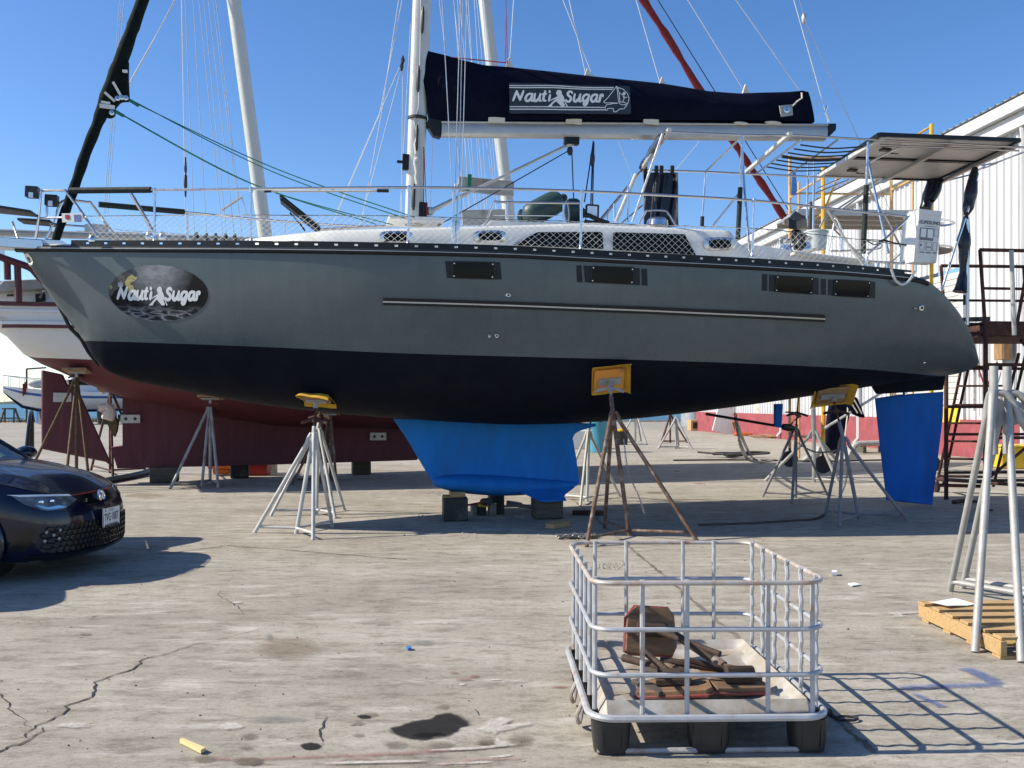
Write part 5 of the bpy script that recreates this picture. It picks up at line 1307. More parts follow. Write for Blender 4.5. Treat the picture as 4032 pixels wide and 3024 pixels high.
def text_mesh(name, body, size, mat, parent, origin, xdir, ydir, shear=0.0, bold=0.0):
    cu = bpy.data.curves.new(name, 'FONT'); cu.body = body; cu.size = size; cu.shear = shear; cu.offset = bold; cu.align_x = 'CENTER'; cu.align_y = 'CENTER'; cu.resolution_u = 3
    tmp = bpy.data.objects.new(name + '_tmp', cu); col.objects.link(tmp)
    dg = bpy.context.evaluated_depsgraph_get(); me = bpy.data.meshes.new_from_object(tmp.evaluated_get(dg)); bpy.data.objects.remove(tmp)
    xd, yd = Vector(xdir), Vector(ydir)
    for v in me.vertices: v.co = Vector(origin) + xd*v.co.x + yd*v.co.y
    me.materials.clear(); me.materials.append(mat); me.name = name
    o = bpy.data.objects.new(name, me); col.objects.link(o)
    if parent: o.parent = parent
    return o
a, b = B(c2(690,645), LN - .006), B(c2(905,665), LN - .006)
text_mesh('lettering', '//LIFESLING®', .062, M['black_print'], ls, (a+b)/2, (b-a).normalized(), (B(c2(697,600), LN-.006) - B(c2(690,650), LN-.006)).normalized(), .15, .001)
# rolled black side screens by the arch
def roll(name, pts, rad, label):
    mb = MB(); P = smooth_pts(pts, 5); n = len(P)
    mb.tube(P, [tab([i/(len(rad)-1) for i in range(len(rad))], rad, k/(n-1))*(1 + .05*math.sin(k*.9)) for k in range(n)], 12); return mb.build(name, M['vinyl_black'], boat)
roll('rolled_screen', [B(c2(*p), -.55) for p in ((1440,-150),(1400,60),(1370,260),(1335,430),(1305,545))], [.035,.075,.085,.075,.03], '')
roll('rolled_screen', [B(c2(*p), -.55) for p in ((1305,560),(1290,760),(1280,960),(1275,1150),(1255,1310))], [.03,.07,.085,.07,.045], ''); roll('rolled_screen', [B(p, -.55) for p in (c3(535,400), c3(528,480), c3(515,580), c3(500,690))], [.045,.05,.065,.10], '')
roll('rolled_screen', [B(c2(*p), .9) for p in ((850,-30),(800,150),(760,300),(715,450))], [.07,.10,.10,.09], ''); roll('rolled_screen', [B(c2(*p), .8) for p in ((930,-20),(880,180),(800,330))], [.04,.07,.05], '')
T('arch_leg', [B(c2(*p), -.6) for p in ((1480,-60),(1400,220),(1320,500))], .018); T('arch_leg', [B(c2(1330,600), -.6), B(c3(578,1050), -.6)], .02); T('arch_leg', [B(c2(1290,590), -.65), B(c2(1150,1000), -.7), B(c3(300,670), -.8)], .018)
mb = MB(); mb.bar(B(c3(550,990), -.5), B(c3(800,985), -.5), .10, .06); mb.tube([B(c3(590,1055), -.5), B(c3(775,1030), -.5)], .02, 6); mb.tube([B(c3(600,1030), -.6), B(c3(770,1035), -.6)], .012, 6); mb.build('stern_boarding_step', M['black_plastic'], boat)
mb = MB(); mb.tube([B(c3(548,720), -.5), B(c3(545,830), -.5)], .02, 6); mb.build('tie_cord', M['black_rubber'], boat)

# --- loose things on deck ---------------------------------------------
def deck_thing(name, label, cat): return thing(name, label, cat, BO, (0, PITCH, YAW))
M['fender_cloth'] = pm('dark_teal_fender_cloth', (.016,.045,.045), .5, 0, .4, 3, .2, 30, sc=(1,1,6))
def fender(a, b, na, nb, r_, label, ln=True):
    f = deck_thing('fender', label, 'fender'); A, C = B(a, na), B(b, nb); mb = MB(); ax = (C - A); L = ax.length
    mb.lathe([(.03,-.02),(r_*.55,0),(r_*.9,L*.1),(r_,L*.25),(r_,L*.75),(r_*.92,L*.92),(r_*.6,L),(.04,L+.02)], A, ax, 18); mb.build('body', M['fender_cloth'], f)
    mb = MB(); mb.lathe([(.05,0),(.055,.05),(.03,.08)], C, ax, 10); mb.build('end_cap', M['black_rubber'], f)
    if ln: 
        mb = MB(); mb.tube(smooth_pts([C + ax.normalized()*.05, C + Vector((.08,-.05,-.1)), C + Vector((.1,-.02,-.3)), C + Vector((.05,.05,-.42))], 5), .008, 6); mb.build('lanyard', M['rope_white'], f)
    f['group'] = 'fenders on the cabin top'
fender(d5(1475,500), d5(1925,265), -.45, -.45, .155, 'dark teal covered fender propped at an angle on the cabin top')
fender(d5(1990,420), d5(2150,420), -.2, -.2, .17, 'black teal fender lying level behind the rail post'); fender(d5(1400,490), d5(1500,480), -.1, -.1, .10, 'small blue end of a fender low beside the angled fender', False)
M['bucket'] = pm('grey_white_bucket', (.46,.50,.50), .5, 0, .06, 6)
bk = deck_thing('bucket', 'pale grey plastic bucket standing in the yacht cockpit', 'bucket')
c = B(c1(790,1040), .3); h = (B(c1(790,770), .3) - c).length
mb = MB(); mb.lathe([(.02,0),(.135,0),(.155,h*.9),(.165,h*.9),(.165,h*.98),(.15,h),(.145,h*.95),(.125,.02)], c, (0,0,1), 22); mb.build('pail', M['bucket'], bk)
mb = MB(); mb.tube([c + Vector((.165*math.cos(a), .05, h*.9 - .16*math.sin(a))) for a in [math.pi*k/10 for k in range(11)]], .004, 5); mb.build('handle', M['stainless'], bk)
# ================================================================== boat stands
def chain(mb, pts, link=.034, r_=.0042):
    P = smooth_pts(pts, 8) if len(pts) > 2 else [Vector(pts[0]).lerp(Vector(pts[1]), t/20) for t in range(21)]
    L = [0]
    for i in range(1, len(P)): L.append(L[-1] + (P[i]-P[i-1]).length)
    n = int(L[-1]/(link*.78)); k = 0
    for i in range(n):
        s_ = (i + .5)*L[-1]/n
        while k < len(P)-2 and L[k+1] < s_: k += 1
        t = (s_ - L[k])/max(1e-6, L[k+1]-L[k]); c = P[k].lerp(P[k+1], t); d = (P[k+1]-P[k]).normalized()
        u = d.orthogonal().normalized(); w = d.cross(u); u = (u if i % 2 else w)
        mb.tube([c + d*(link*.5*math.cos(a)) + u*(link*.28*math.sin(a)) for a in [2*math.pi*j/8 for j in range(8)]], r_, 4, closed=True)
def jack_stand(hub, feet, apex_z, head, up, mat, label, post_mat=None, pad=None, cover=True, group='boat stands', bend=.12, leg_r=.0215, legtop=None, pad_mat='wood_orange', hook_chain=None, ext=.06, hfrac=.35, apex=None):
    hub = Vector((hub[0], hub[1], 0)); s_ = thing('boat_stand', label, 'boat stand', hub, group=group)
    head = Vector(head) - hub if head is not None else Vector((0,0,apex_z+.25))
    ap = Vector((apex[0]-hub.x, apex[1]-hub.y, apex_z)) if apex else Vector((head.x*.25, head.y*.25, apex_z)); m_ = M[mat]; pmn = M[post_mat] if post_mat else m_
    base = Vector((0,0,.03))
    for f in feet:
        f = Vector((f[0], f[1], 0)) - hub; d = (f - Vector((ap.x, ap.y, 0))); dn = d.normalized()
        top = Vector((ap.x, ap.y, apex_z - .02)) + dn*.03; knee = Vector((ap.x, ap.y, apex_z - .13)) + dn*.085
        mb = MB(); mb.tube([f + Vector((0,0,.0)), knee, knee.lerp(top, .5) + dn*.012, top], leg_r, 10); mb.build('leg', m_, s_)
        mb = MB(); a = f.lerp(knee, .07); mb.tube([base + Vector((0,0,.035)), a], leg_r*.72, 8); mb.build('base_brace', m_, s_)
    sd = (head - ap).normalized()
    mb = MB(); mb.tube([base - Vector((0,0,.03)), ap, ap + sd*ext], leg_r*1.12, 10); mb.build('centre_post', m_, s_)
    sd = (head - ap).normalized()
    if up is not None:
        mb = MB(); mb.tube([ap, head - Vector(up).normalized()*.03], leg_r*.62, 8); mb.build('screw', pmn, s_)
        hb = ap.lerp(head, hfrac); mb = MB(); mb.tube(smooth_pts([hb + Vector((-.16,.03,-.03)), hb + Vector((-.05,0,0)), hb + Vector((.05,0,0)), hb + Vector((.15,-.05,-.035))], 3), .018, 8); mb.lathe([(.034,-.025),(.034,.025)], hb, sd, 10); mb.build('screw_handle', pmn, s_)
        u = Vector(up).normalized(); a = u.cross(Vector((0,1,0)))
        a = u.cross(Vector((0,0,1))) if a.length < .2 else Vector((1,0,0)) - u*u.x
        a.normalize(); b = u.cross(a); pw, ph = pad or (.31, .27)
        Mx = Matrix((a, b, u)).transposed()
        mb = MB(); mb.box(head + u*.012, (pw, ph, .045), Mx); pd = mb.build('pad', M[pad_mat], s_, bevel=.012)
        mb = MB(); mb.box(head - u*.022, (pw*.75, ph*.28, .02), Mx); mb.tube([head - u*.1, head - u*.02], .028, 8); mb.build('pad_bracket', M['galv_dull'], s_)
        if cover:
            rows = []
            nx, ny = 14, 12; rnd = random.Random(len(label)); cw = [rnd.uniform(.55, .72) for _ in range(4)]; ch = [rnd.uniform(.56, .82) for _ in range(4)]
            for j in range(ny+1):
                row = []
                for i in range(nx+1):
                    tx, ty = i/nx, j/ny; x_, y_ = (tx - .5)*2, (ty - .5)*2
                    fw = lerp(lerp(cw[0], cw[1], tx), lerp(cw[2], cw[3], tx), ty); fh = lerp(lerp(ch[0], ch[1], tx), lerp(ch[2], ch[3], tx), ty)
                    ex, ey = pw*fw*x_, ph*fh*y_
                    over = max(0, abs(ex) - pw*.5, abs(ey) - ph*.5)
                    row.append(head + a*ex + b*ey + u*(.042 - over*1.1 + .012*noise.noise(Vector((x_*1.6, y_*1.6, pw*9)))))
                rows.append(row)
            mb = MB(); mb.grid(rows); o = mb.build('pad_cover', M['yellow_cloth'], s_, angle=80); o.modifiers.new('thickness', 'SOLIDIFY').thickness = .004
    if hook_chain:
        mb = MB(); chain(mb, [Vector(p) - hub for p in hook_chain]); o = mb.build('chain', M['chain'], s_); o['kind'] = 'stuff'
    return s_
def hull_world(p, side=-1):
    q = onsurf(p, nhull); n = hull_normal(q.x, q.z)
    if side == 1: q = mirror(q); n = Vector((n.x, -n.y, n.z))
    return BM @ q, (BM.to_3x3() @ n)
def near_head(p, back=.05):
    q, n = hull_world(p); return q + n*back, -n
def g2(p): v = G(p); return (v.x, v.y)
h, u = near_head(r6(415,595), .06); u = (u + Vector((0,-.32,.7))).normalized(); jack_stand((-2.49,10.69), [(-2.99,10.75), (-2.19,10.2), (-2.19,11.29)], 1.18, h, u, 'white_steel', 'white pipe boat stand with yellow draped pad under the grey yacht bow', 'rust_dark', pad_mat='ply', apex=(-2.28,10.66))
h, u = near_head(r7(655,480)); jack_stand((1.33,10.5), [(.78,9.7), (1.115,11.15), (2.02,10.1)], 1.43, h, u, 'rust', 'rusty pipe boat stand with orange plywood pad under the yacht amidships', 'galv', (.36,.30), leg_r=.023, ext=.22, hfrac=.72, apex=(1.13,10.42), hook_chain=[(1.25,10.35,1.1), (1.28,10.2,.75), (1.38,10.1,.5), (1.45,10.15,.3)])
h, u = near_head(r8(560,890), .075); u = (u + Vector((.05,.75,-.15))).normalized(); jack_stand((4.50,12.0), [(4.19,12.39), (3.99,11.29), (5.06,11.85)], 1.09, h, u, 'mixed_pipe', 'grey and red worn boat stand under the yacht stern before the rudder', 'rust_dark', (.42,.26), pad_mat='ply', ext=.2, hfrac=.6, apex=(4.26,11.93), hook_chain=[(4.25,11.7,.72), (4.22,11.75,.45), (4.12,11.8,.2), (4.05,11.85,.02)])
def far_head(x, frac):
    z = lerp(zk(x), zw(x), frac); q = Vector((x, -nhull(x, z), z)); n = hull_normal(x, z); n = Vector((n.x, -n.y, n.z))
    return BM @ (q + n*.05), -(BM.to_3x3() @ n)
h, u = far_head(B(r6(455,700), .8).x, .35); jack_stand((-2.65,12.55), [(-3.22,12.36), (-2.31,12.1), (-2.35,13.0)], 1.18, h, u, 'white_steel', 'white boat stand on the far side of the yacht bow', 'rust_dark', pad_mat='ply')
h, u = far_head(B(D(1290,900), 1.3).x, .45); jack_stand((1.15,14.2), [(1.01,13.66), (1.75,15.0), (.75,14.6)], 1.1, h, u, 'white_steel', 'pale boat stand behind the blue keel on the far side', 'rust_dark', pad_mat='ply')
h, u = far_head(B(r8(300,980), 1.2).x, .5); jack_stand((4.5,14.7), [(4.03,14.9), (4.19,13.86), (5.15,15.1)], 1.12, h, u, 'mixed_pipe', 'dark grey boat stand on the far side under the yacht stern', 'rust_dark', pad_mat='ply')

# ================================================================== keel blocks and gear under the keel
def ground_box(name, px, w_, d_, h_, mat, label, cat, rot=0.0, bev=.015, group=None, wrap=None):
    """px = near bottom centre"""
    c = G(px); mb = MB(); mb.box((0,0,h_/2), (w_, d_, h_)); 
    t = thing(name, label, cat, (c.x, c.y + d_/2, 0), (0,0,rot), group); mb.build('timber' if 'block' in name else 'body', mat, t, bevel=bev)
    return t
kb0 = BM @ B(D(985,1070), 0); kb1 = BM @ B(D(1180,1075), 0)
t = ground_box('keel_block', d4(298,692), .31, .35, .30, M['tarp_black'], 'dark square timber block under the front of the blue keel', 'timber block', R(8), group='keel blocks')
mb = MB(); mb.box((.03,0,.34), (.19,.30,.06)); mb.build('shim', M['wood_new'], t, bevel=.006); mb = MB(); mb.box((-.02,0,.305), (.26,.26,.02)); mb.build('shim', M['wood_new'], t)
t = ground_box('keel_block', d4(1550,666), .37, .36, .275, M['wood_grey'], 'weathered rough timber block under the rear of the blue keel', 'timber block', R(10), .03, group='keel blocks')
def cyl_thing(name, px, r_, h_, mat, label, cat, lidmat=None, group=None, taper=1.0, n=20):
    c = G(px); t = thing(name, label, cat, (c.x, c.y + r_, 0), group=group)
    mb = MB(); mb.lathe([(r_*.96*taper,0),(r_*taper,.01),(r_,h_*.9),(r_*1.03,h_*.92),(r_*1.03,h_),(r_*.95,h_),(r_*.93,h_*.9)], n=n); mb.build('body', mat, t)
    mb = MB(); mb.lathe([(r_*.95,h_*.9),(r_*.9,h_*.93)], n=n); mb.build('top', lidmat or mat, t)
    return t
M['tin'] = pm('tin_can', (.40,.39,.37), .4, .5, .15, 8, dirt=(.05,.05,.055), dirt_amt=.35); M['tin_dark'] = pm('dark_paint_can', (.05,.055,.065), .4, .2, .3, 8)
cyl_thing('paint_can', d4(568,612), .055, .15, M['tin'], 'small grey paint can nearest the front keel block', 'paint can', group='cans under the keel')
cyl_thing('paint_can', d4(668,614), .062, .15, M['tin_dark'], 'dark labelled paint can between the two grey cans', 'paint can', group='cans under the keel')
cyl_thing('paint_can', d4(808,612), .058, .155, M['tin'], 'grey paint can in front of the tall black drum', 'paint can', group='cans under the keel')
cyl_thing('small_drum', d4(860,600), .115, .28, M['tin_dark'], 'tall dark drum under the blue keel with a wooden top', 'drum', M['wood_grey'])
bt = thing('roller_brush', 'red handled roller brush lying across the paint cans', 'brush', G(d4(560,612)))
ox = G(d4(560,612)); f_ = lambda x, y, Y=12.25: W(d4(x, y), Y) - ox
mb = MB(); mb.tube([f_(440,480), f_(690,432)], .013, 8); mb.build('handle', M['rope_red'], bt); mb = MB(); mb.tube([f_(690,430,12.3), f_(770,425,12.0)], .05, 12); mb.build('roller', M['black_rubber'], bt)
mb = MB(); mb.box(f_(690,470), (.14,.05,.05)); mb.build('tray_lip', M['yellow_steel'], bt)
M['tool_grey'] = pm('grey_tool_plastic', (.16,.165,.175), .5, .1, .3, 10)
tl = thing('pole_bundle', 'bundle of white and grey poles on the ground behind the keel blocks', 'poles', G(d4(1150,620))); ox = G(d4(1150,620))
for (x0,y0,x1,y1,r_,m_) in ((940,490,1330,478,.018,'white_steel'), (940,530,1310,522,.02,'white_steel'), (940,560,1280,550,.02,'galv'), (955,600,1370,592,.014,'rust_dark')):
    mb = MB(); mb.tube([f_(x0,y0,13.0), f_(x1,y1,13.0)], r_, 8); mb.build('pole', M[m_], tl)
mb = MB(); mb.bar(f_(1000,440,12.9), f_(1210,475,12.9), .06, .07); mb.bar(f_(1210,480,12.9), f_(1380,510,12.9), .05, .05); mb.bar(f_(1000,425,12.9), f_(1070,432,12.9), .07, .03); mb.build('clamp_tool', M['tool_grey'], tl, bevel=.008)
t = ground_box('timber_offcut', d4(2100,610), .42, .10, .06, M['rust_dark'], 'dark timber offcut on the ground behind the rusty stand', 'timber', R(-8), .005)
# heap of chain beside the rusty stand and a chain run on the ground
mb = MB(); c0 = G(d4(1950,920))
pts = [c0 + Vector((random.uniform(-.22,.22), random.uniform(-.10,.10), random.uniform(.01,.05))) for _ in range(26)]; chain(mb, pts, .05, .007); tag(mb.build('chain_heap', M['chain']), 'small heap of grey chain on the ground left of the rusty stand', 'chain')
mb = MB(); chain(mb, [G(c6(*p)) + Vector((0,0,.012)) for p in ((-300,1570),(0,1560),(400,1545),(800,1520),(1080,1500),(1190,1450))], .05, .007); tag(mb.build('ground_chain', M['chain_rust']), 'dark chain lying along the shaded concrete to the stern stand', 'chain')
mb = MB(); hub = Vector((4.3,14.0,0)); chain(mb, [W(c6(850,565), 14.3), W(c6(960,640), 14.2), W(c6(1100,695), 13.8), W(c6(1250,690), 13.2), W(c6(1350,670), 12.3)], .045, .006); tag(mb.build('stand_chain', M['chain']), 'slack chain hung between the two stands under the stern', 'chain')

# ================================================================== wire cage tote
ta = G((2338, 2983)); tb = G((3270, 2975))
TL = Vector(((2335-CX)/F*3.93, 3.93, 0)); TW, TD = 1.005, 1.16
tote = thing('cage_tote', 'cut down white wire cage tote on a black footed pallet in the foreground', 'cage', (TL.x, TL.y, 0), (0,0,R(1.5)))
M['cage_white'] = pm('white_cage_tube', (.43,.44,.455), .42, .25, .14, 9, .08, 60, dirt=(.34,.19,.09), dirt_amt=.20, dscale=6)
M['cage_rust'] = pm('rust_streaked_cage_tube', (.44,.41,.38), .5, .15, .18, 9, .1, 60, dirt=(.36,.15,.055), dirt_amt=.38, dscale=8)
M['liner'] = pm('stained_white_liner', (.44,.425,.395), .45, 0, .1, 3, .25, 14, dirt=(.25,.18,.105), dirt_amt=.72, dscale=5)
def rrect(x0, y0, x1, y1, r_, z, n=6):
    P = []
    for cx, cy, a0 in ((x1-r_, y0+r_, -90), (x1-r_, y1-r_, 0), (x0+r_, y1-r_, 90), (x0+r_, y0+r_, 180)):
        for k in range(n+1):
            a = R(a0 + 90*k/n); P.append(Vector((cx + r_*math.cos(a), cy + r_*math.sin(a), z)))
    return P
RZ = [.343, .537, .735]
for z in RZ:
    mb = MB(); P = rrect(.0, .0, TW, TD, .10, z)
    P = [p + Vector((0,0,.004*math.sin(p.x*7 + p.y*5))) for p in P]
    rr = []
    mb.tube(P, .0108, 8, closed=True); mb.build('cage_ring', M['cage_rust'] if z > .7 else M['cage_white'], tote)
mb = MB(); mb.tube(rrect(-.012, -.012, TW+.012, TD+.012, .11, .165), .016, 8, closed=True); mb.build('base_ring', M['cage_white'], tote)
def cbar(x_, y_, wav=0.0, twist=0):
    P = []
    for k in range(25):
        t = k/24; z = lerp(.175, .748, t); w = wav*math.sin(t*2*math.pi*6.5)
        P.append(Vector((x_ + (w if twist else 0), y_ + (0 if twist else w), z)))
    mb = MB(); mb.tube(P, .0108, 8); mb.build('cage_bar', M['cage_white'], tote)
fx = [(680-415)/1410., (957-415)/1410., (1462-415)/1410., (1740-415)/1410.]
for v in fx: cbar(.03 + v*(TW-.03), .018 - .0)
for v in ((390-235)/1235., (610-235)/1235., (1010-235)/1235., (1228-235)/1235.): cbar(.02 + v*(TW-.04), TD-.018, .004)
for k in range(6): cbar(TW-.018, .09 + k*(TD-.18)/5, .008); cbar(.018, .09 + k*(TD-.18)/5, .003)
# pallet feet, skids and deck
for i, (x0, x1) in enumerate(((.0,.17),(.42,.60),(.86,TW+.015))):
    for j, (y0, y1) in enumerate(((.0,.16),(TD/2-.08,TD/2+.08),(TD-.16,TD))):
        if i == 1 and j == 1: continue
        mb = MB(); rows = []
        for z, k in ((.006,.86),(.05,.92),(.148,1.0)):
            cx, cy = (x0+x1)/2, (y0+y1)/2
            rows.append([Vector((cx + (p.x-cx)*k, cy + (p.y-cy)*k, z)) for p in rrect(x0, y0, x1, y1, .05, 0, 4)])
        mb.grid(rows, closed_u=True); mb.poly(rows[0]); mb.poly(rows[-1])
        f_o = mb.build('foot', M['black_plastic'], tote)
        for kx in (.25, .75):
            mb = MB(); mb.box((lerp(x0,x1,kx), y0 + (.006 if j == 0 else .0), .085), (.006,.008,.11)); mb.build('rib', M['black_plastic'], f_o)
for y_ in (.03, TD/2, TD-.03):
    mb = MB(); mb.tube([(.02,y_,.014),(TW-.02,y_,.014)], .012, 6); mb.build('skid', M['cage_rust'], tote)
mb = MB(); rows = []                                                   # stained liner tray
N_ = 30
for j in range(N_+1):
    row = []
    for i in range(N_+1):
        x_, y_ = .035 + (TW-.07)*i/N_, .035 + (TD-.07)*j/N_
        e = min(x_, TW-x_, y_, TD-y_) - .035
        z = .168 + .052*math.exp(-((e-.03)/.028)**2) - (.02 if e < .005 else 0)
        if e > .09:
            for c_ in ((x_ - .5*TW) - (y_ - .5*TD), (x_ - .5*TW) + (y_ - .5*TD), (x_-.5*TW)*1.4): z += .012*math.exp(-(c_/.03)**2)
            z += .010*noise.noise(Vector((x_*6, y_*6, 1)))
        row.append(Vector((x_, y_, z)))
    rows.append(row)
mb.grid(rows); mb.build('liner_tray', M['liner'], tote)
mb = MB()
for (x0,y0) in ((-.01,.25),(-.01,.55)): mb.tube(smooth_pts([(x0,y0,.17),(x0-.03,y0+.02,.09),(x0-.01,y0+.12,.02),(x0+.01,y0+.14,.12)], 4), .010, 6)
o = mb.build('tie_wire', M['cage_rust'], tote); o['kind'] = 'stuff'
# stand heads lying in the tote
TM = Matrix.Translation((TL.x, TL.y, 0)) @ Matrix.Rotation(R(1.5), 4, 'Z')
M['wood_red_edge'] = pm('plywood_with_red_paint', (.26,.15,.075), .8, 0, .3, 6, .3, 30, dirt=(.30,.035,.03), dirt_amt=.22, dscale=5); M['ply_face'] = pm('weathered_plywood_grain', (.21,.12,.06), .85, 0, .5, 2.6, .3, 40, sc=(1.2,1,7), dirt=(.05,.035,.03), dirt_amt=.42, dscale=2); M['screw_rust'] = pm('rusty_screw_rod', (.060,.038,.027), .8, .3, .35, 20, .5, 160)
M['red_edge'] = pm('worn_red_edge_paint', (.30,.045,.042), .75, 0, .3, 12, .2, 40, dirt=(.12,.07,.05), dirt_amt=.5)
def head_thing(loc, rot, label, wide=.30, tall=.22, rod=.42, rod_dir=(0,-1,0), block=False):
    """plywood pad with a bracket and a screw rod"""
    t = thing('screw_jack', label, 'screw jack', TM @ Vector(loc), rot, 'screw jacks in the cage')
    mb = MB(); P = [(-wide/2,-tall*.45),(-wide*.4,-tall/2),(wide*.42,-tall/2),(wide/2,-tall*.3),(wide*.46,tall*.35),(wide*.36,tall/2),(-wide*.3,tall/2),(-wide*.47,tall*.25)]
    mb.prism([Vector((a, 0, b)) for a, b in P], (0,.038,0)); mb.build('pad', M['ply_face'], t, bevel=.004)
    mb = MB(); P2 = [(a*1.02, b*1.02) for a, b in P]; mb.tube([Vector((a, .026, b)) for a, b in P2], .008, 6, closed=True); mb.build('painted_edge', M['red_edge'], t)
    mb = MB(); mb.box((0,-.02,0), (.16,.03,.07)); mb.tube([(-.07,-.045,0),(.07,-.045,0)], .03, 10); mb.build('bracket', M['screw_rust'], t, bevel=.004)
    rd = Vector(rod_dir).normalized(); mb = MB(); mb.tube([Vector((0,-.04,0)), Vector((0,-.04,0)) + rd*rod], .015, 10); mb.build('rod', M['screw_rust'], t)
    return t
head_thing((.40,.86,.325), (R(-20),R(5),R(8)), 'plywood padded screw jack with red edge standing upright in the cage', .27, .24, .40, (.60,-.72,-.34))
head_thing((.40,.27,.225), (R(-87),R(-5),R(-10)), 'padded screw jack lying flat at the front of the cage, red edge to the left', .34, .17, .22, (-.45,-.2,.60))
head_thing((.70,.30,.225), (R(-85),R(4),R(16)), 'padded screw jack lying flat by the right cage bars with yellowed ply', .28, .15, .24, (-.85,-.1,.45))
def rod_thing(a, b, r_, label):
    A, C = TM @ Vector(a), TM @ Vector(b); t = thing('screw_rod', label, 'rod', (A.x, A.y, 0)); A2 = A - Vector((A.x, A.y, 0)); C2 = C - Vector((A.x, A.y, 0))
    mb = MB(); n = 40; mb.tube([A2.lerp(C2, i/n) for i in range(n+1)], [r_*(1 + (.10 if i % 2 else 0)) for i in range(n+1)], 10); mb.build('shaft', M['screw_rust'], t)
    mb = MB(); d = (C2-A2).normalized(); mb.lathe([(r_*1.5,-.02),(r_*1.6,.0),(r_*1.5,.04)], C2, d, 10); mb.build('collar', M['rust'], t)
rod_thing((.22,.62,.25), (.40,.42,.25), .018, 'short dark rusty screw rod lying left inside the cage'); rod_thing((.38,.50,.27), (.68,.40,.25), .017, 'long threaded rusty rod across the middle of the cage floor'); rod_thing((.50,.76,.33), (.66,.52,.25), .019, 'black pipe sleeve leaning from the upright plywood pad')

for i, (a, b, w_, lab) in enumerate((((.30,.47,.235),(.52,.33,.215),.05,'splintered dark timber offcut in the middle of the cage'), ((.55,.42,.23),(.83,.36,.225),.045,'thin dark board under the threaded rod in the cage'), ((.24,.36,.215),(.34,.20,.205),.06,'short dirty timber wedge near the left cage bars'))):
    A, C = TM @ Vector(a), TM @ Vector(b); mb = MB(); mb.bar(A, C, w_, .022); tag(mb.build('timber_offcut', M['wood_grey'] if i != 1 else M['ply_face'], bevel=.003), lab, 'timber')
# ================================================================== timber pallet with nested galvanised stands
PLc = G((3895, 2598)); pl_x0, pl_y0 = 2.86, 5.42
pal = thing('timber_pallet', 'new yellow timber pallet between the legs of the galvanised stands', 'pallet', (pl_x0, pl_y0, 0), (0,0,R(2)))
PW, PD = 1.15, 1.02
for x_ in (0, PW/2, PW-.04):
    mb = MB(); mb.prism([(x_, 0, .02), (x_, PD, .02), (x_, PD, .11), (x_, 0, .11)], (.04,0,0)); mb.build('stringer', M['wood_new'], pal, bevel=.004)
for k in range(6):
    y_ = .0 + k*(PD-.11)/5; mb = MB(); mb.box((PW/2, y_ + .055, .122 + random.uniform(-.001,.001)), (PW + random.uniform(-.02,.02), .095, .020)); mb.build('deck_board', M['wood_new'], pal, bevel=.003)
for k in range(4):
    y_ = .05 + k*(PD-.15)/3; mb = MB(); mb.box((PW/2, y_, .010), (PW, .09, .018)); mb.build('bottom_board', M['wood_new'], pal, bevel=.003)
mb = MB(); mb.poly([(-.0015, .30, .035), (-.0015, .22, .035), (-.0015, .22, .095), (-.0015, .30, .095)]); o = mb.build('stamp', pm('scorched_stamp', (.24,.15,.06), .8, 0, .6, 60), pal, smooth=False)
t = thing('paper_sheet', 'sheet of white paper on the back corner of the timber pallet', 'paper', (pl_x0 + .12, pl_y0 + PD - .14, .137), (0,0,R(20))); mb = MB(); mb.grid([[(x_, y_, .004 + .012*abs(math.sin(x_*7 + y_*5))) for x_ in (-.12,-.06,0,.06,.13)] for y_ in (-.09,0,.08)]); mb.build('sheet', M['paper'], t)
def tripod(hub, feet, label, top=1.76):
    s_ = thing('pipe_stand', label, 'pipe stand', (hub[0], hub[1], 0), (0,0,0), 'galvanised stands on the pallet')
    mb = MB(); mb.lathe([(.026,1.15),(.0285,1.15),(.0285,top),(.0235,top),(.0235,top-.10)], n=16); mb.build('socket_tube', M['galv'], s_)
    mb = MB(); mb.lathe([(.023,top-.12),(.023,top-.10)], n=12); mb.build('socket_bore', M['rust_dark'], s_)
    P = []
    for f in feet:
        f = Vector((f[0]-hub[0], f[1]-hub[1], 0)); d = f.normalized(); P.append(f)
        mb = MB(); mb.tube(smooth_pts([d*.02 + Vector((0,0,1.575)), d*.075 + Vector((0,0,1.565)), d*.125 + Vector((0,0,1.50)), d*.16 + Vector((0,0,1.40))], 4) + [f], .0245, 12); mb.build('leg', M['galv'], s_)
        mb = MB(); mb.prism([d*.02 + Vector((0,0,1.54)), d*.10 + Vector((0,0,1.50)), d*.125 + Vector((0,0,1.38)), d*.02 + Vector((0,0,1.34))], d.cross(Vector((0,0,1)))*.010); mb.build('gusset', M['galv'], s_)
    for k in range(3):
        if k == 0: continue
        a, b = P[k]*.94 + Vector((0,0,.09)), P[(k+1) % 3]*.94 + Vector((0,0,.09)); mb = MB(); mb.tube([a, b], .021, 10); mb.build('base_brace', M['galv'], s_)
    return s_
tripod((3.33, 6.40), [(2.79,5.58), (3.50,7.40), (4.33,6.15)], 'front galvanised pipe stand of the nested pair straddling the pallet')
tripod((3.47, 6.49), [(2.95,5.36), (3.66,7.52), (4.47,6.24)], 'rear galvanised pipe stand of the nested pair straddling the pallet')
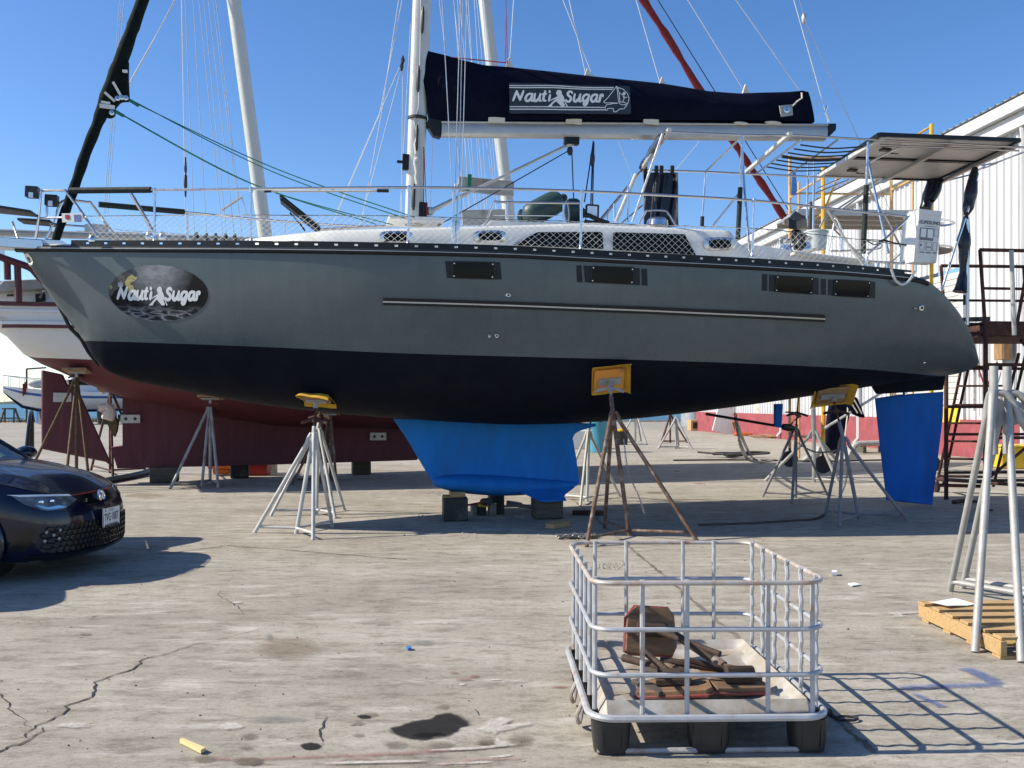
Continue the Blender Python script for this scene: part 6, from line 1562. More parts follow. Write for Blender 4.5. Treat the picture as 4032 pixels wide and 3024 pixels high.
# ================================================================== the red-bottomed ketch behind
KYAW = R(22.0); KO = Vector((0.0, 20.44, 0.0))
KM = Matrix.Translation(KO) @ Matrix.Rotation(KYAW, 4, 'Z'); KMI = KM.inverted(); kcam = KMI @ Vector((0,0,CH))
def K(p, n=0.0):
    d = KMI.to_3x3() @ Vector(((p[0]-CX)/F, 1.0, (HY-p[1])/F)); t = (n - kcam.y)/d.y
    return kcam + d*t
ketch = thing('ketch', 'large white ketch with dark red bottom standing behind the grey yacht', 'sailboat', KO, (0,0,KYAW))
kx0, kx1 = K((-130,1230), -1.3).x, 7.6
KL = kx1 - kx0
def kbeam(x): return max(.02, stab([0,.05,.15,.3,.5,.65,.78,.88,.95,1], [1.25,1.42,1.75,2.08,2.25,2.15,1.75,1.15,.55,.02], (x-kx0)/KL))
kzr = K((110,1194), -1.5).z
def kzs(x):
    u = (x-kx0)/KL; return kzr + .55*max(0, u-.35)**1.6*1.6
ksil = [((-130,1240), -1.0), ((0,1304), -.95), ((84,1392), -.9), ((105,1408), -.7), ((170,1437), -.5), ((232,1462), -.4), ((350,1515), -.35), ((506,1572), -.4), ((651,1597), -.5), ((832,1638), -.6), ((1100,1680), -.6), ((1573,1692), -.5)]
kk = [K(p, n) for p, n in ksil]; kkx = [q.x for q in kk] + [4.2, 6.0, 7.2, 7.6]; kkz = [q.z for q in kk] + [1.35, 2.05, 3.2, kzs(7.6) - .02]
def kzk(x): return min(kzs(x) - .02, tab(kkx, kkz, x))
kwl = K((105,1408), -.8).z; kwl2 = K((359,1416), -1.4)
def kzw(x): return lerp(kwl, kwl2.z, (x - kk[3].x)/(kwl2.x - kk[3].x))
def ksect(x, a):
    u = (x-kx0)/KL; e = tab([0,.08,.2,.5,.8,1], [.35,.5,.75,.8,1.0,1.5], u); g_ = tab([0,.2,.6,1], [.9,1.05,1.15,1.4], u)
    z0, z1 = kzs(x), kzk(x); return Vector((x, -kbeam(x)*max(0, math.cos(a))**e, z0 - (z0-z1)*math.sin(a)**g_)), g_
kst = [kx0 + KL*i/70 for i in range(71)]; ku = []; kl = []; prevx = None
for x in kst:
    z0, z1 = kzs(x), kzk(x); _, g_ = ksect(x, .5); f = (z0 - kzw(x))/(z0 - z1)
    a_w = math.asin(max(0, min(1, f))**(1/g_)) if f < 1 else math.pi/2
    ku.append([ksect(x, a_w*i/10)[0] for i in range(11)])
    if a_w < math.pi/2 - 1e-3:
        if not kl and prevx is not None: kl.append([ksect(prevx, math.pi/2)[0]]*11)
        kl.append([ksect(x, a_w + (math.pi/2-a_w)*i/10)[0] for i in range(11)])
    prevx = x
M['ketch_white'] = pm('ketch_white_paint', (.66,.66,.66), .3, 0, .05, 1.5, dirt=(.5,.49,.47), dirt_amt=.15); M['ketch_red'] = pm('ketch_red_antifouling', (.112,.022,.027), .6, 0, .2, 1.5, .1, 40, dirt=(.075,.016,.020), dirt_amt=.3); M['ketch_keel'] = pm('ketch_dark_red_keel', (.105,.024,.036), .7, 0, .15, 1.5, .1, 40, dirt=(.13,.05,.06), dirt_amt=.15, sc=(4,4,.5)); M['maroon'] = pm('maroon_paint', (.085,.012,.018), .5, 0, .2, 5)
mb = MB(); mb.grid(ku); mb.grid([[mirror(p) for p in r_] for r_ in ku]); mb.build('topsides', M['ketch_white'], ketch, angle=60)
mb = MB(); mb.grid(kl); mb.grid([[mirror(p) for p in r_] for r_ in kl]); mb.build('bottom', M['ketch_red'], ketch, angle=60)
ring = ku[0] + [mirror(p) for p in ku[0][::-1]][1:]
mb = MB(); mb.poly(ring); mb.build('transom', M['ketch_white'], ketch, smooth=False)
mb = MB(); mb.grid([[Vector((x, kbeam(x)*k, kzs(x) - .25)) for k in (-.98,0,.98)] for x in kst]); mb.build('deck', M['gelcoat'], ketch)
def kstrip(name, dz, w, out, mat):
    mb = MB(); rr = []
    for x in kst:
        z = kzs(x) + dz; z0, z1 = kzs(x), kzk(x); _, g_ = ksect(x, .5)
        f = min(1, max(0, (z0 - z)/(z0-z1))); a = math.asin(f**(1/g_)); y = ksect(x, a)[0].y
        rr.append([Vector((x, y+.02, z)), Vector((x, y-out, z)), Vector((x, y-out, z-w)), Vector((x, y+.02, z-w))])
    mb.grid(rr, closed_u=True); return mb.build(name, mat, ketch, smooth=False)
kstrip('cap_rail', .03, .07, .05, M['maroon']); kstrip('moulding', -.10, .045, .03, M['ketch_white']); dzm = K((110,1270), -1.55).z - kzr
kstrip('moulding', dzm + .03, .05, .05, M['ketch_white']); kstrip('red_stripe', dzm - .025, .05, .035, M['maroon'])
def kslab(name, px, th, mat, n=0.0, parent=ketch, bev=.03):
    mb = MB(); mb.prism([K(p, n - th/2) for p in px], (0, th, 0)); return mb.build(name, mat, parent, bevel=bev)
kslab('keel', [(482,1560), (482,1756), (436,1763), (462,1845), (1000,1832), (1640,1812), (1760,1700), (1700,1640), (1100,1600), (700,1540), (560,1540)], .36, M['ketch_keel'])
kslab('skeg', [(259,1462), (484,1572), (484,1540), (300,1450)], .18, M['ketch_keel'])
rd = kslab('rudder', [r5(*p) for p in ((268,922),(410,952),(440,1020),(500,1032),(740,1565),(690,1525),(270,1440))], .12, M['ketch_keel'], -.1)
mb = MB(); mb.box(K(r5(408,1102), -.18), (.30,.05,.17)); mb.build('zinc_anode', M['zinc'], rd, bevel=.005)
for q, n in ((r5(852,1243), -.21), (r6(810,860), -.21)):
    mb = MB(); mb.box(K(q, n), (.34,.06,.16)); o = mb.build('zinc_anode', M['zinc'], ketch, bevel=.005)
    for s_ in (-.08, .08):
        mb = MB(); mb.lathe([(.03,-.02),(.03,.035)], K(q, n) + Vector((s_,0,0)), (0,-1,0), 10); mb.build('bolt', M['black_rubber'], o)
mb = MB(); mb.tube([K(r5(770,1235), 0), K(r5(830,1235), 0)], .06, 10); pr = mb.build('propeller', M['bronze'], ketch)
mb = MB(); mb.prism([K(r5(*p), -.05) for p in ((690,1250),(720,1320),(745,1360),(760,1320),(768,1260),(750,1235))], (.03,.05,0)); mb.build('blade', M['bronze'], pr); mb = MB(); mb.prism([K(r5(*p), .05) for p in ((720,1240),(710,1190),(730,1165),(750,1200),(752,1240))], (.03,.05,0)); mb.build('blade', M['bronze'], pr)
rag = thing('rag', 'pale pink rag wrapped over the ketch propeller blade', 'rag', KO, (0,0,KYAW)); mb = MB(); mb.tube(smooth_pts([K(r5(*p), -.1) for p in ((650,1195),(670,1170),(705,1170),(715,1200),(700,1250))], 4), [.05]*3 + [.08]*4 + [.11]*5 + [.12]*4 + [.10], 10); mb.build('cloth', M['cloth_pale'], rag)
# cabin, canvas top and maroon rail
zc0 = kzr - .2; 
mb = MB(); a = K((-60,1180), -1.05); b = K((900,1150), -1.05); zt = K((120,1108), -1.05).z
mb.prism([Vector((a.x,-1.05,zc0)), Vector((b.x,-1.05,zc0)), Vector((b.x,-1.0,zt)), Vector((a.x,-1.0,zt))], (0,2.1,0)); cb = mb.build('cabin', M['gelcoat'], ketch, bevel=.03)
mb = MB(); mb.prism([K(d1(*p), -1.09) for p in ((460,520),(590,512),(596,618),(464,625))], (0,.05,0)); o = mb.build('cabin_port', M['tint_glass'], cb, bevel=.01)
mb = MB(); mb.tube([K(d1(520,575), -1.12), K(d1(570,485), -1.12)], .02, 6); mb.ball(K(d1(573,482), -1.12), .04); mb.build('port_latch', M['stainless'], o)
mb = MB(); mb.tube([K(d1(90,543), -1.08), K(d1(178,538), -1.08)], .02, 6); mb.build('cabin_handle', M['black_plastic'], cb)
M['canvas_grey'] = pm('grey_canvas', (.34,.35,.34), .9, 0, .12, 6, .2, 60)
mb = MB(); mb.prism([K(d1(*p), -1.3) for p in ((-150,420),(0,390),(40,345),(520,325),(1200,330),(1200,450),(560,450),(0,485),(-150,490))], (0,2.4,0)); mb.build('canvas_top', M['canvas_grey'], ketch, bevel=.03)
T_k = lambda nm, pts, r_, m_, n=10: tube_part(nm, pts, r_, M[m_], ketch, n)
mb = MB(); mb.tube(smooth_pts([K(d1(*p), -1.55) for p in ((-200,-30),(0,40),(200,110),(400,185),(500,290),(640,420))], 4), .06, 10); mb.build('taffrail', M['maroon'], ketch)
for p0, p1 in (((92,90),(100,335)), ((228,130),(245,625))): T_k('rail_post', [K(d1(*p0), -1.5), K(d1(*p1), -1.5)], .055, 'maroon')
mb = MB(); mb.box(K(c7(10,930), -1.5), (.12,.05,.3)); mb.build('rail_bracket', M['stainless'], ketch)
# spars
def kmast(nm, p0, p1, r_, H_):
    a, b = K(p0), K(p1); d = (b-a).normalized(); a = a - d*(a.z - kzr)/d.z; c = a + d*H_
    mb = MB(); mb.tube([a, a.lerp(c, .5), c], [r_, r_, r_*.8], 18); return mb.build(nm, M['alu_white'], ketch), d, a
miz, md, ma = kmast('mizzen_mast', (1043,920), (920,0), .135, 13.0); main, nd, na = kmast('main_mast', (2003,840), (1908,0), .135, 19.0)
T_k('mizzen_boom', [K((1040,948)), K((-160,912))], .07, 'galv'); T_k('mizzen_boom', [K((560,925), .8), K((300,918), .8)], .05, 'galv_dull')
def kw(p0, p1, r_=.007, m_='wire', n=0.0, n1=None, ext=.5): 
    a, b = K(p0, n), K(p1, n if n1 is None else n1); T_k('stay', [a, b + (b-a)*ext], r_, m_, 5)
for a, b in (((1270,1530),(1210,0)), ((1350,1530),(1262,0)), ((1455,1540),(1300,0)), ((1480,1540),(1332,0)), ((1530,1530),(1362,0)), ((1580,1540),(1392,0)), ((1560,1300),(1410,0)), ((690,1400),(795,0)), ((705,1400),(810,0)), ((678,1400),(782,0))):
    kw(r1(*a), r1(*b), .0065, 'wire', -.8 if a[0] > 1200 else .2)
kw(r1(1215,1540), r1(1187,0), .009, 'rope_white', -.5); kw(r1(848,560), r1(1140,0), .008, 'rope_white', .3, .2); kw(r1(842,545), r1(1160,-20), .008, 'rope_white', .3, .2)
mb = MB(); c = K(r1(1212,1165), -.5); mb.lathe([(.015,-.35),(.025,-.18),(.032,-.16),(.032,.04),(.015,.08),(.028,.16),(.012,.40)], c, (0,0,1), 10); mb.build('backstay_insulator', M['black_plastic'], ketch)
for a, b in (((1465,1480),(1345,0)), ((1490,1480),(1400,0)), ((1530,1470),(1440,0)), ((1585,1400),(1455,0)), ((1600,1450),(1490,0)), ((1420,1480),(1330,300)), ((1625,1450),(1500,0))): kw(r2(*a), r2(*b), .0065, 'wire', -.9)
for a, b, m_ in (((1640,900),(1645,0),'rope_red'), ((1670,410),(1697,0),'wire')): kw(r2(*a), r2(*b), .006, m_, 0, None, .3)
T_k('spinnaker_tip', [K(r1(1445,1375), -.4), K(r1(1580,1285), -.4)], .03, 'white_steel', 6); kw(r1(1580,1285), r1(1640,1500), .012, 'rope_white', -.4, None, 0)
P = smooth_pts([K(r3(*p), 0) for p in ((1900,1560),(1800,1415),(1680,1230),(1560,1060),(1470,920),(1260,600),(1060,270),(885,0),(640,-400),(100,-1250))], 5)
mb = MB(); mb.tube(P, [.085*(1 + .16*math.sin(i*1.3) + .07*math.sin(i*3.1)) for i in range(len(P))], 10); mb.build('furled_headsail', M['red_canvas'], ketch)
P = [K(r3(*p), 0) for p in ((1900,1480),(1560,935),(1360,610),(980,0),(500,-760))]; mb = MB(); mb.tube(P, .011, 6); mb.build('forestay', M['rope_navy'], ketch)
for p0, p1 in ((r3(720,925), r3(860,1270)), (r3(1100,1105), r3(1250,925))): T_k('stay', [K(p0), K(p1)], .007, 'rope_white', 5)
# blocks and stands under the ketch
def kblock(px, w_, d_, h_, mat, label):
    c = G(px); t = thing('keel_block', label, 'timber block', (c.x, c.y + d_/2, 0), (0,0,R(15)), 'keel blocks'); mb = MB(); mb.box((0,0,h_/2), (w_, d_, h_)); mb.build('timber', mat, t, bevel=.03)
kblock(e1(1165,742), .50, .42, .30, M['wood_grey'], 'grey timber block under the ketch keel heel beside the black hose'); kblock(d3(1050,425), .36, .4, .29, M['tarp_black'], 'dark timber block under the ketch keel beside the orange cart'); kblock(r6(690,1112), .38, .4, .29, M['wood_grey'], 'timber block under the ketch keel nearest the blue keel')
def k_head(px, n): 
    q = KM @ K(px, n); return q
def kn_(x, z):
    u = (x-kx0)/KL; e = tab([0,.08,.2,.5,.8,1], [.35,.5,.75,.8,1.0,1.5], u); g_ = tab([0,.2,.6,1], [.9,1.05,1.15,1.4], u)
    z0, z1 = kzs(x), kzk(x); f = min(1, max(0, (z0-z)/(z0-z1)))**(1/g_); return -kbeam(x)*math.sqrt(max(0, 1-f*f))**e
def ksurf(p):
    n = -1.0
    for _ in range(20):
        q = K(p, n); n = n*.5 + kn_(q.x, q.z)*.5
    return KM @ (K(p, n) + Vector((0,-.05,-.06)))
def kstand(hubp, feetp, apz, head, mat, label, **kw_): jack_stand(g2(hubp), [g2(f) for f in feetp], apz, head, (0,.25,1), mat, label, cover=False, pad_mat='ply', group='ketch stands', pad=(.42,.26), **kw_)
kstand(e1(555,775), [e1(160,776), e1(466,830), e1(655,800)], 1.95, ksurf(d1(1010,1490)), 'rust_gold', 'tall brown pipe stand by the ketch rudder with plywood pad', leg_r=.025, post_mat='rust_dark')
kstand(e1(800,670), [e1(660,650), e1(820,705), e1(1065,672)], 1.75, KM @ K(r5(720,1060), .7), 'rust_dark', 'dark maroon pipe stand behind the ketch propeller', leg_r=.027)
kstand(e1(1525,745), [e1(1235,785), e1(1465,768), e1(1585,778)], 1.50, ksurf(r5(1375,1085)), 'galv_dull', 'dull grey and white pipe stand with orange pad under the ketch', leg_r=.026, post_mat='rust')
kstand(r6(500,1150), [r6(250,1175), r6(430,1165), r6(540,1175)], 1.4, ksurf(r6(480,690)), 'rust', 'rusty stand half hidden behind the white bow stands', leg_r=.026)
for ox_, lab in ((r6(785,1060), 'far rusty stand legs seen under the ketch keel'),):
    c = G(ox_); t = jack_stand((c.x, c.y+3.0), [(c.x-.5, c.y+2.6), (c.x+.5, c.y+2.7), (c.x+.1, c.y+3.6)], 1.2, (c.x, c.y+2.9, 1.9), (0,0,1), 'rust_dark', lab, cover=False, group='ketch stands')
mb = MB(); mb.tube(smooth_pts([G(e1(*p)) + Vector((0,0,.06)) for p in ((700,760),(830,735),(950,712),(1040,690),(1090,668))], 5), .06, 10); tag(mb.build('suction_hose', M['black_rubber']), 'thick black hose running along the ground to the long keel block', 'hose')
M['orange_plastic'] = pm('orange_plastic', (.55,.12,.015), .5, 0, .1, 5); M['red_paint'] = pm('red_paint', (.34,.02,.02), .5, 0, .2, 5)
c = G(d3(870,400)); t = thing('floor_jack_cart', 'orange plastic cart under the ketch keel', 'cart', (c.x, c.y+.4, 0)); mb = MB(); mb.box((0,0,.33), (.75,.5,.38)); mb.build('tub', M['orange_plastic'], t, bevel=.04); mb = MB(); mb.box((-.1,0,.09), (.35,.4,.12)); mb.build('base', M['orange_plastic'], t, bevel=.03)
cyl_thing('white_bucket', d3(1430,365), .17, .4, M['white_plastic'], 'white bucket standing beyond the ketch keel', 'bucket'); c = G(d3(1250,395)); t = thing('red_bin', 'dull red bin beside the orange cart', 'bin', (c.x, c.y+.3, 0)); mb = MB(); mb.box((0,0,.25), (.5,.4,.5), taper=1.15); mb.build('tub', M['red_paint'], t, bevel=.03)
# ================================================================== dark blue car
CO = Vector((-3.70, 8.47, 0.0))
car = thing('parked_car', 'glossy dark blue hatchback car with white headlight strip at the left edge', 'car', CO)
M['car_paint'] = pm('dark_blue_car_paint', (.004,.006,.022), .22, 0, .1, 3, coat=.55, rvar=.03, spec=.25); M['car_black'] = pm('gloss_black_trim', (.006,.006,.007), .18, 0, .1, 6); M['car_matt'] = pm('matt_black_trim', (.012,.012,.013), .6, 0, .2, 10); M['tyre'] = pm('tyre_rubber', (.016,.016,.016), .85, 0, .2, 30, .2, 90)
def glass_mat():
    m = bpy.data.materials.new('car_glass'); m.use_nodes = True; nt = m.node_tree; nt.nodes.clear()
    out = nt.nodes.new('ShaderNodeOutputMaterial'); mxs = nt.nodes.new('ShaderNodeMixShader'); tr = nt.nodes.new('ShaderNodeBsdfTransparent'); gl = nt.nodes.new('ShaderNodeBsdfGlossy'); fr = nt.nodes.new('ShaderNodeFresnel')
    tr.inputs[0].default_value = (.50,.62,.56,1); gl.inputs['Roughness'].default_value = .02; fr.inputs[0].default_value = 1.5
    nt.links.new(fr.outputs[0], mxs.inputs[0]); nt.links.new(tr.outputs[0], mxs.inputs[1]); nt.links.new(gl.outputs[0], mxs.inputs[2]); nt.links.new(mxs.outputs[0], out.inputs[0]); return m
M['car_glass'] = glass_mat(); M['fog_lens'] = pm('fog_lamp_lens', (.30,.31,.30), .25, .1, .1, 20)
half = smooth_pts([Vector((x, y, 0)) for x, y in ((0,0),(-.012,-.2),(-.04,-.40),(-.09,-.57),(-.19,-.72),(-.36,-.82),(-.62,-.875),(-1.0,-.893),(-1.6,-.895),(-2.3,-.895),(-3.0,-.893),(-3.6,-.88),(-3.95,-.83),(-4.16,-.70),(-4.24,-.45),(-4.27,-.2),(-4.28,0))], 9)
def ztop(x): return stab([-4.28,-3.9,-3.2,-2.2,-1.3,-.9,-.5,-.25,-.08,0], [.93,.98,.99,.965,.935,.895,.825,.765,.715,.69], x)
VP = [(.0,.07,.055),(.06,.035,.012),(.14,.02,.0),(.3,.006,.0),(.45,0,.0),(.6,.0,.004),(.72,.006,.014),(.84,.02,.035),(.93,.042,.065),(1.0,.075,.10)]   # t, side inset, front inset
def ringpt(p, t):
    ins = tab([v[0] for v in VP], [v[1] for v in VP], t); fin = tab([v[0] for v in VP], [v[2] for v in VP], t)
    wf = max(0, min(1, (p.x + .9)/.75)); wr = max(0, min(1, (-3.5 - p.x)/.6))
    y = p.y*(1 - ins/.895); x = p.x - fin*wf + .08*t*wr
    return Vector((x, y, lerp(.165 + .04*(1-wf), ztop(p.x), t)))
tl = [0,.06,.1,.14,.2,.26,.32,.38,.45,.52,.6,.66,.72,.78,.84,.89,.93,.97,1.0]
rows = [[ringpt(p, t) for p in half] for t in tl]
AX = (-.86, -3.49)
def in_arch(c): return any((c.x - ax)**2 + (c.z - .33)**2 < .365**2 for ax in AX) and abs(c.y) > .5
mb = MB()
for sgn in (1, -1):
    base = len(mb.v); nu = len(half)
    for r_ in rows: mb.v += [(p.x, p.y*sgn, p.z) for p in r_]
    for i in range(len(rows)-1):
        for j in range(nu-1):
            c = (rows[i][j] + rows[i][j+1] + rows[i+1][j+1] + rows[i+1][j])/4
            if in_arch(c): continue
            mb.f.append((base+i*nu+j, base+i*nu+j+1, base+(i+1)*nu+j+1, base+(i+1)*nu+j)); mb.m.append(0)
body = mb.build('body', M['car_paint'], car, angle=50)
top = rows[-1]
def wtop(x):
    best = [(p.x, -p.y) for p in top]; best.sort(); return tab([b[0] for b in best], [b[1] for b in best], x)
xs3 = [top[0].x - d for d in (0,.004,.012,.025,.04,.06,.09,.13,.18,.24,.3,.4,.5,.6,.7,.8,.95,1.1,1.3,1.6,2,2.5,3,3.4,3.7,3.9,4.0,4.05,4.09)]
rows2 = []
for x in xs3:
    w = max(wtop(x), .02); rows2.append([])
    for k in [-1 + 2*i/24 for i in range(25)]:
        crown = .075*min(1, max(0, (top[0].x - x)/.35))*(1 - abs(k)**2.6)
        crease = .012*math.exp(-((abs(k) - .66)/.07)**2)*min(1, max(0, (top[0].x - x - .1)/.4))
        zt = tab([p.x for p in top[::-1]], [p.z for p in top[::-1]], x)
        rows2[-1].append(Vector((x, k*w, zt + crown + crease)))
mb = MB(); mb.grid(rows2); mb.build('bonnet', M['car_paint'], car, angle=60)
# greenhouse
def gout(x0, x1, w, z, rnd=.12, n=7): return [Vector((x, y, z)) for x, y in [(p.x, p.y) for p in rrect(x1, -w, x0, w, rnd, z, n)]]
gh = [gout(-1.02,-4.02,.80,.955,.30), gout(-1.42,-3.92,.735,1.20,.30), gout(-1.78,-3.75,.65,1.38,.30), gout(-2.0,-3.6,.58,1.435,.28)]
mb = MB(); mb.grid(gh[:3], closed_u=True); mb.build('windows', M['car_glass'], car, angle=60)
mb = MB(); rr = [gh[2], gh[3]] + [[Vector((-2.8 + (p.x + 2.8)*s_, p.y*s_, 1.435 + .04*(1 - s_*s_))) for p in gh[3]] for s_ in (.75,.5,.2,.01)]; mb.grid(rr, closed_u=True); mb.build('roof', M['car_paint'], car)
for sy in (-1, 1):
    for pts, r_ in (([(-1.10,.70),(-1.5,.66),(-1.95,.58)], .035), ([(-2.45,.80),(-2.50,.735),(-2.55,.645)], .045), ([(-3.80,.76),(-3.75,.70),(-3.62,.60)], .085)):
        mb = MB(); mb.tube([(pts[0][0], sy*pts[0][1], .95), (pts[1][0], sy*pts[1][1], 1.205), (pts[2][0], sy*pts[2][1], 1.41)], r_, 8); mb.build('pillar', M['car_paint'], car)
    mb = MB(); mb.tube(smooth_pts([(-1.22,sy*.80,.93),(-1.28,sy*.90,.96),(-1.28,sy*.93,.985)], 3), .03, 8); c = Vector((-1.27, sy*1.0, 1.0)); mb.ball(c, .1, 16, 10, (1.0,1.25,.72)); o = mb.build('wing_mirror', M['car_paint'], car)
    mb = MB(); mb.ball(c + Vector((-.055,0,0)), .088, 12, 8, (.5,1.15,.66)); mb.build('mirror_glass', M['chrome'], o)
    mb = MB(); mb.tube([c + Vector((.09,-sy*.06,-.04)), c + Vector((.03,sy*.10,-.045))], .012, 6); mb.build('indicator', M['lens'], o)
mb = MB(); mb.box((-2.5,0,.55), (2.6,1.4,.5)); mb.build('cabin_floor', M['car_matt'], car)
for x_, y_ in ((-2.1,-.38),(-2.1,.38),(-3.1,0)):
    mb = MB(); mb.box((x_, y_, .95), (.18,.5 if y_ else 1.2,.6)); mb.ball((x_-.05, y_, 1.27), .12, 10, 8, (.5,1,.7)); mb.build('seat', M['car_matt'], car, bevel=.05)
# wheels
for ax in AX:
    for sy in (-1, 1):
        c = Vector((ax, sy*.775, .325)); w = MB(); a = .325
        w.lathe([(.215,-.11),(.29,-.115),(.318,-.09),(.325,-.04),(.325,.04),(.318,.09),(.29,.115),(.215,.11)], c, (0,1,0), 32); wh_ = thing('w', None, None) if False else w.build('wheel', M['tyre'], car)
        w = MB(); w.lathe([(.05,sy*.09),(.06,sy*.10),(.20,sy*.085),(.222,sy*.10),(.222,-sy*.10)], c, (0,1,0), 28)
        for k in range(5):
            an = 2*math.pi*k/5; d = Vector((math.cos(an), 0, math.sin(an))); w.bar(c + Vector((0,sy*.098,0)) + d*.04, c + Vector((0,sy*.098,0)) + d*.21, .025, .05, up=d.cross(Vector((0,1,0))))
        w.build('rim', M['alu'], wh_)
        mb = MB(); mb.lathe([(.36,0),(.36,.36)], Vector((ax, sy*.86, .33)), (0,-sy,0), 24); mb.build('wheel_well', M['car_matt'], car)
        mb = MB(); mb.tube([Vector((ax + .372*math.cos(t), sy*(.885 - .0), .33 + .372*math.sin(t))) for t in [R(-14 + 208*k/24) for k in range(25)]], .028, 8); mb.build('arch_lip', M['car_paint'], car)
mb = MB(); mb.prism([(-.25,-.74,.16),(-4.1,-.74,.16),(-4.1,.74,.16),(-.25,.74,.16)], (0,0,.04)); mb.build('underbody', M['car_matt'], car)
# --- nose details mapped on the front surface: nose(y, z, off)
hx = [(-p.y, p.x) for p in half if p.x > -1.2]
def nose(y, z, off=.0):
    ay = abs(y); x = tab([a for a, b in hx], [b for a, b in hx], ay); zt = ztop(x); t = max(0, min(1, (z - .165)/(zt - .165)))
    q = ringpt(Vector((x, -ay, 0)), t); e_ = .02
    x2 = tab([a for a, b in hx], [b for a, b in hx], ay + e_); tx = (x2 - x)/e_; nn = Vector((1, -tx, 0)).normalized()
    return Vector((q.x + nn.x*off, (1 if y > 0 else -1)*(abs(q.y) + nn.y*off), z))
def npatch(name, outline, off, mat, parent=car, sub=0.06, smooth=False):
    pts = []
    n = len(outline)
    for i in range(n):
        a, b = outline[i], outline[(i+1) % n]; k = max(1, int(max(abs(a[0]-b[0]), abs(a[1]-b[1]))/sub))
        pts += [(lerp(a[0], b[0], j/k), lerp(a[1], b[1], j/k)) for j in range(k)]
    ys = sorted(set([round(p[0], 4) for p in pts])); 
    lo, hi = min(p[0] for p in pts), max(p[0] for p in pts); rows_ = []
    N = max(4, int((hi-lo)/.03))
    for i in range(N+1):
        y = lerp(lo + 1e-4, hi - 1e-4, i/N); zz = []
        for j in range(n):
            a, b = outline[j], outline[(j+1) % n]
            if (a[0]-y)*(b[0]-y) <= 0 and abs(a[0]-b[0]) > 1e-9: zz.append(lerp(a[1], b[1], (y-a[0])/(b[0]-a[0])))
        z0, z1 = min(zz), max(zz); rows_.append([nose(y, lerp(z0, z1, k/4), off) for k in range(5)])
    mb = MB(); mb.grid(rows_); return mb.build(name, mat, parent)
M['headlamp'] = pm('headlamp_lens', (.16,.17,.18), .08, .35, .8, 9, rvar=.04); M['drl'] = pm('white_light_strip', (.85,.87,.88), .2, 0, .03, 5)
for sy in (-1, 1):
    hl = npatch('headlight', [(sy*.40,.665),(sy*.46,.705),(sy*.835,.735),(sy*.80,.655),(sy*.72,.60),(sy*.60,.60)], .006, M['headlamp'])
    npatch('light_strip', [(sy*.44,.700),(sy*.46,.715),(sy*.845,.745),(sy*.842,.730),(sy*.46,.699)], .010, M['drl'], hl)
    npatch('lamp_bezel', [(sy*.56,.618),(sy*.72,.610),(sy*.77,.66),(sy*.70,.63),(sy*.62,.64)], .009, M['chrome'], hl)
    for yy in (.66, .735): 
        mb = MB(); mb.lathe([(.022,0),(.019,.002),(.008,.003)], nose(sy*yy, .672, .004), (nose(sy*yy, .672, .1) - nose(sy*yy, .672, 0)).normalized(), 14); mb.build('projector', M['chrome'], hl)
    for yy, zz in ((.725,.425),(.640,.432),(.685,.395),(.650,.362),(.735,.352)):
        c = nose(sy*yy, zz, .012); nn = (nose(sy*yy, zz, .1) - nose(sy*yy, zz, 0)).normalized(); mb = MB(); mb.lathe([(.0145,0),(.0125,.004)], c, nn, 6); mb.build('fog_light', M['fog_lens'], car)
npatch('upper_grille', [(-.42,.655),(-.40,.70),(0,.70),(.40,.70),(.42,.655),(.36,.615),(0,.608),(-.36,.615)], .004, M['car_black'])
npatch('red_trim', [(-.44,.700),(0,.703),(.44,.700),(.44,.708),(0,.711),(-.44,.708)], .008, M['red_paint'])
lg = npatch('lower_grille', [(-.78,.31),(-.74,.43),(-.60,.46),(0,.455),(.60,.46),(.74,.43),(.78,.31),(.70,.245),(0,.225),(-.70,.245)], .003, M['car_matt'])
hexes = MB()
for j in range(5):
    for i in range(-13, 14):
        y = i*.058 + (.029 if j % 2 else 0); z = .258 + j*.046
        if abs(y) > .74 or (abs(y) < .17 and z > .40): continue
        ring = [nose(y + .033*math.cos(R(60*k)), z + .024*math.sin(R(60*k)), .010) for k in range(6)]; hexes.tube(ring, .0045, 4, closed=True)
o = hexes.build('honeycomb', M['car_black'], lg); o['kind'] = 'stuff'
npatch('front_lip', [(-.80,.19),(-.80,.235),(0,.215),(.80,.235),(.80,.19),(0,.172)], .014, M['car_black'])
# emblem
c = nose(0, .655, .0); nn = Vector((1,0,.12)).normalized()
mb = MB(); mb.lathe([(.062,0),(.062,.018),(.054,.022),(.050,.016)], c, nn, 28); em = mb.build('emblem', M['chrome'], car)
mb = MB(); mb.lathe([(.052,.012),(.052,.015)], c, nn, 28); mb.build('emblem_ground', M['car_black'], em)
for a, b in (((-.022,.040),(-.004,.006)), ((.022,.040),(.004,.006)), ((-.040,.020),(-.022,-.036)), ((-.022,-.036),(0,-.002)), ((0,-.002),(.022,-.036)), ((.022,-.036),(.040,.020))):
    mb = MB(); mb.bar(c + Vector((.018, a[0], a[1])), c + Vector((.018, b[0], b[1])), .006, .008, up=(1,0,0)); mb.build('emblem_stroke', M['chrome'], em)
text_mesh('badge', 'GTI', .045, M['chrome'], car, nose(-.30, .645, .012), (nose(-.29,.645,.012) - nose(-.31,.645,.012)).normalized(), (0,0,1), 0, .001)
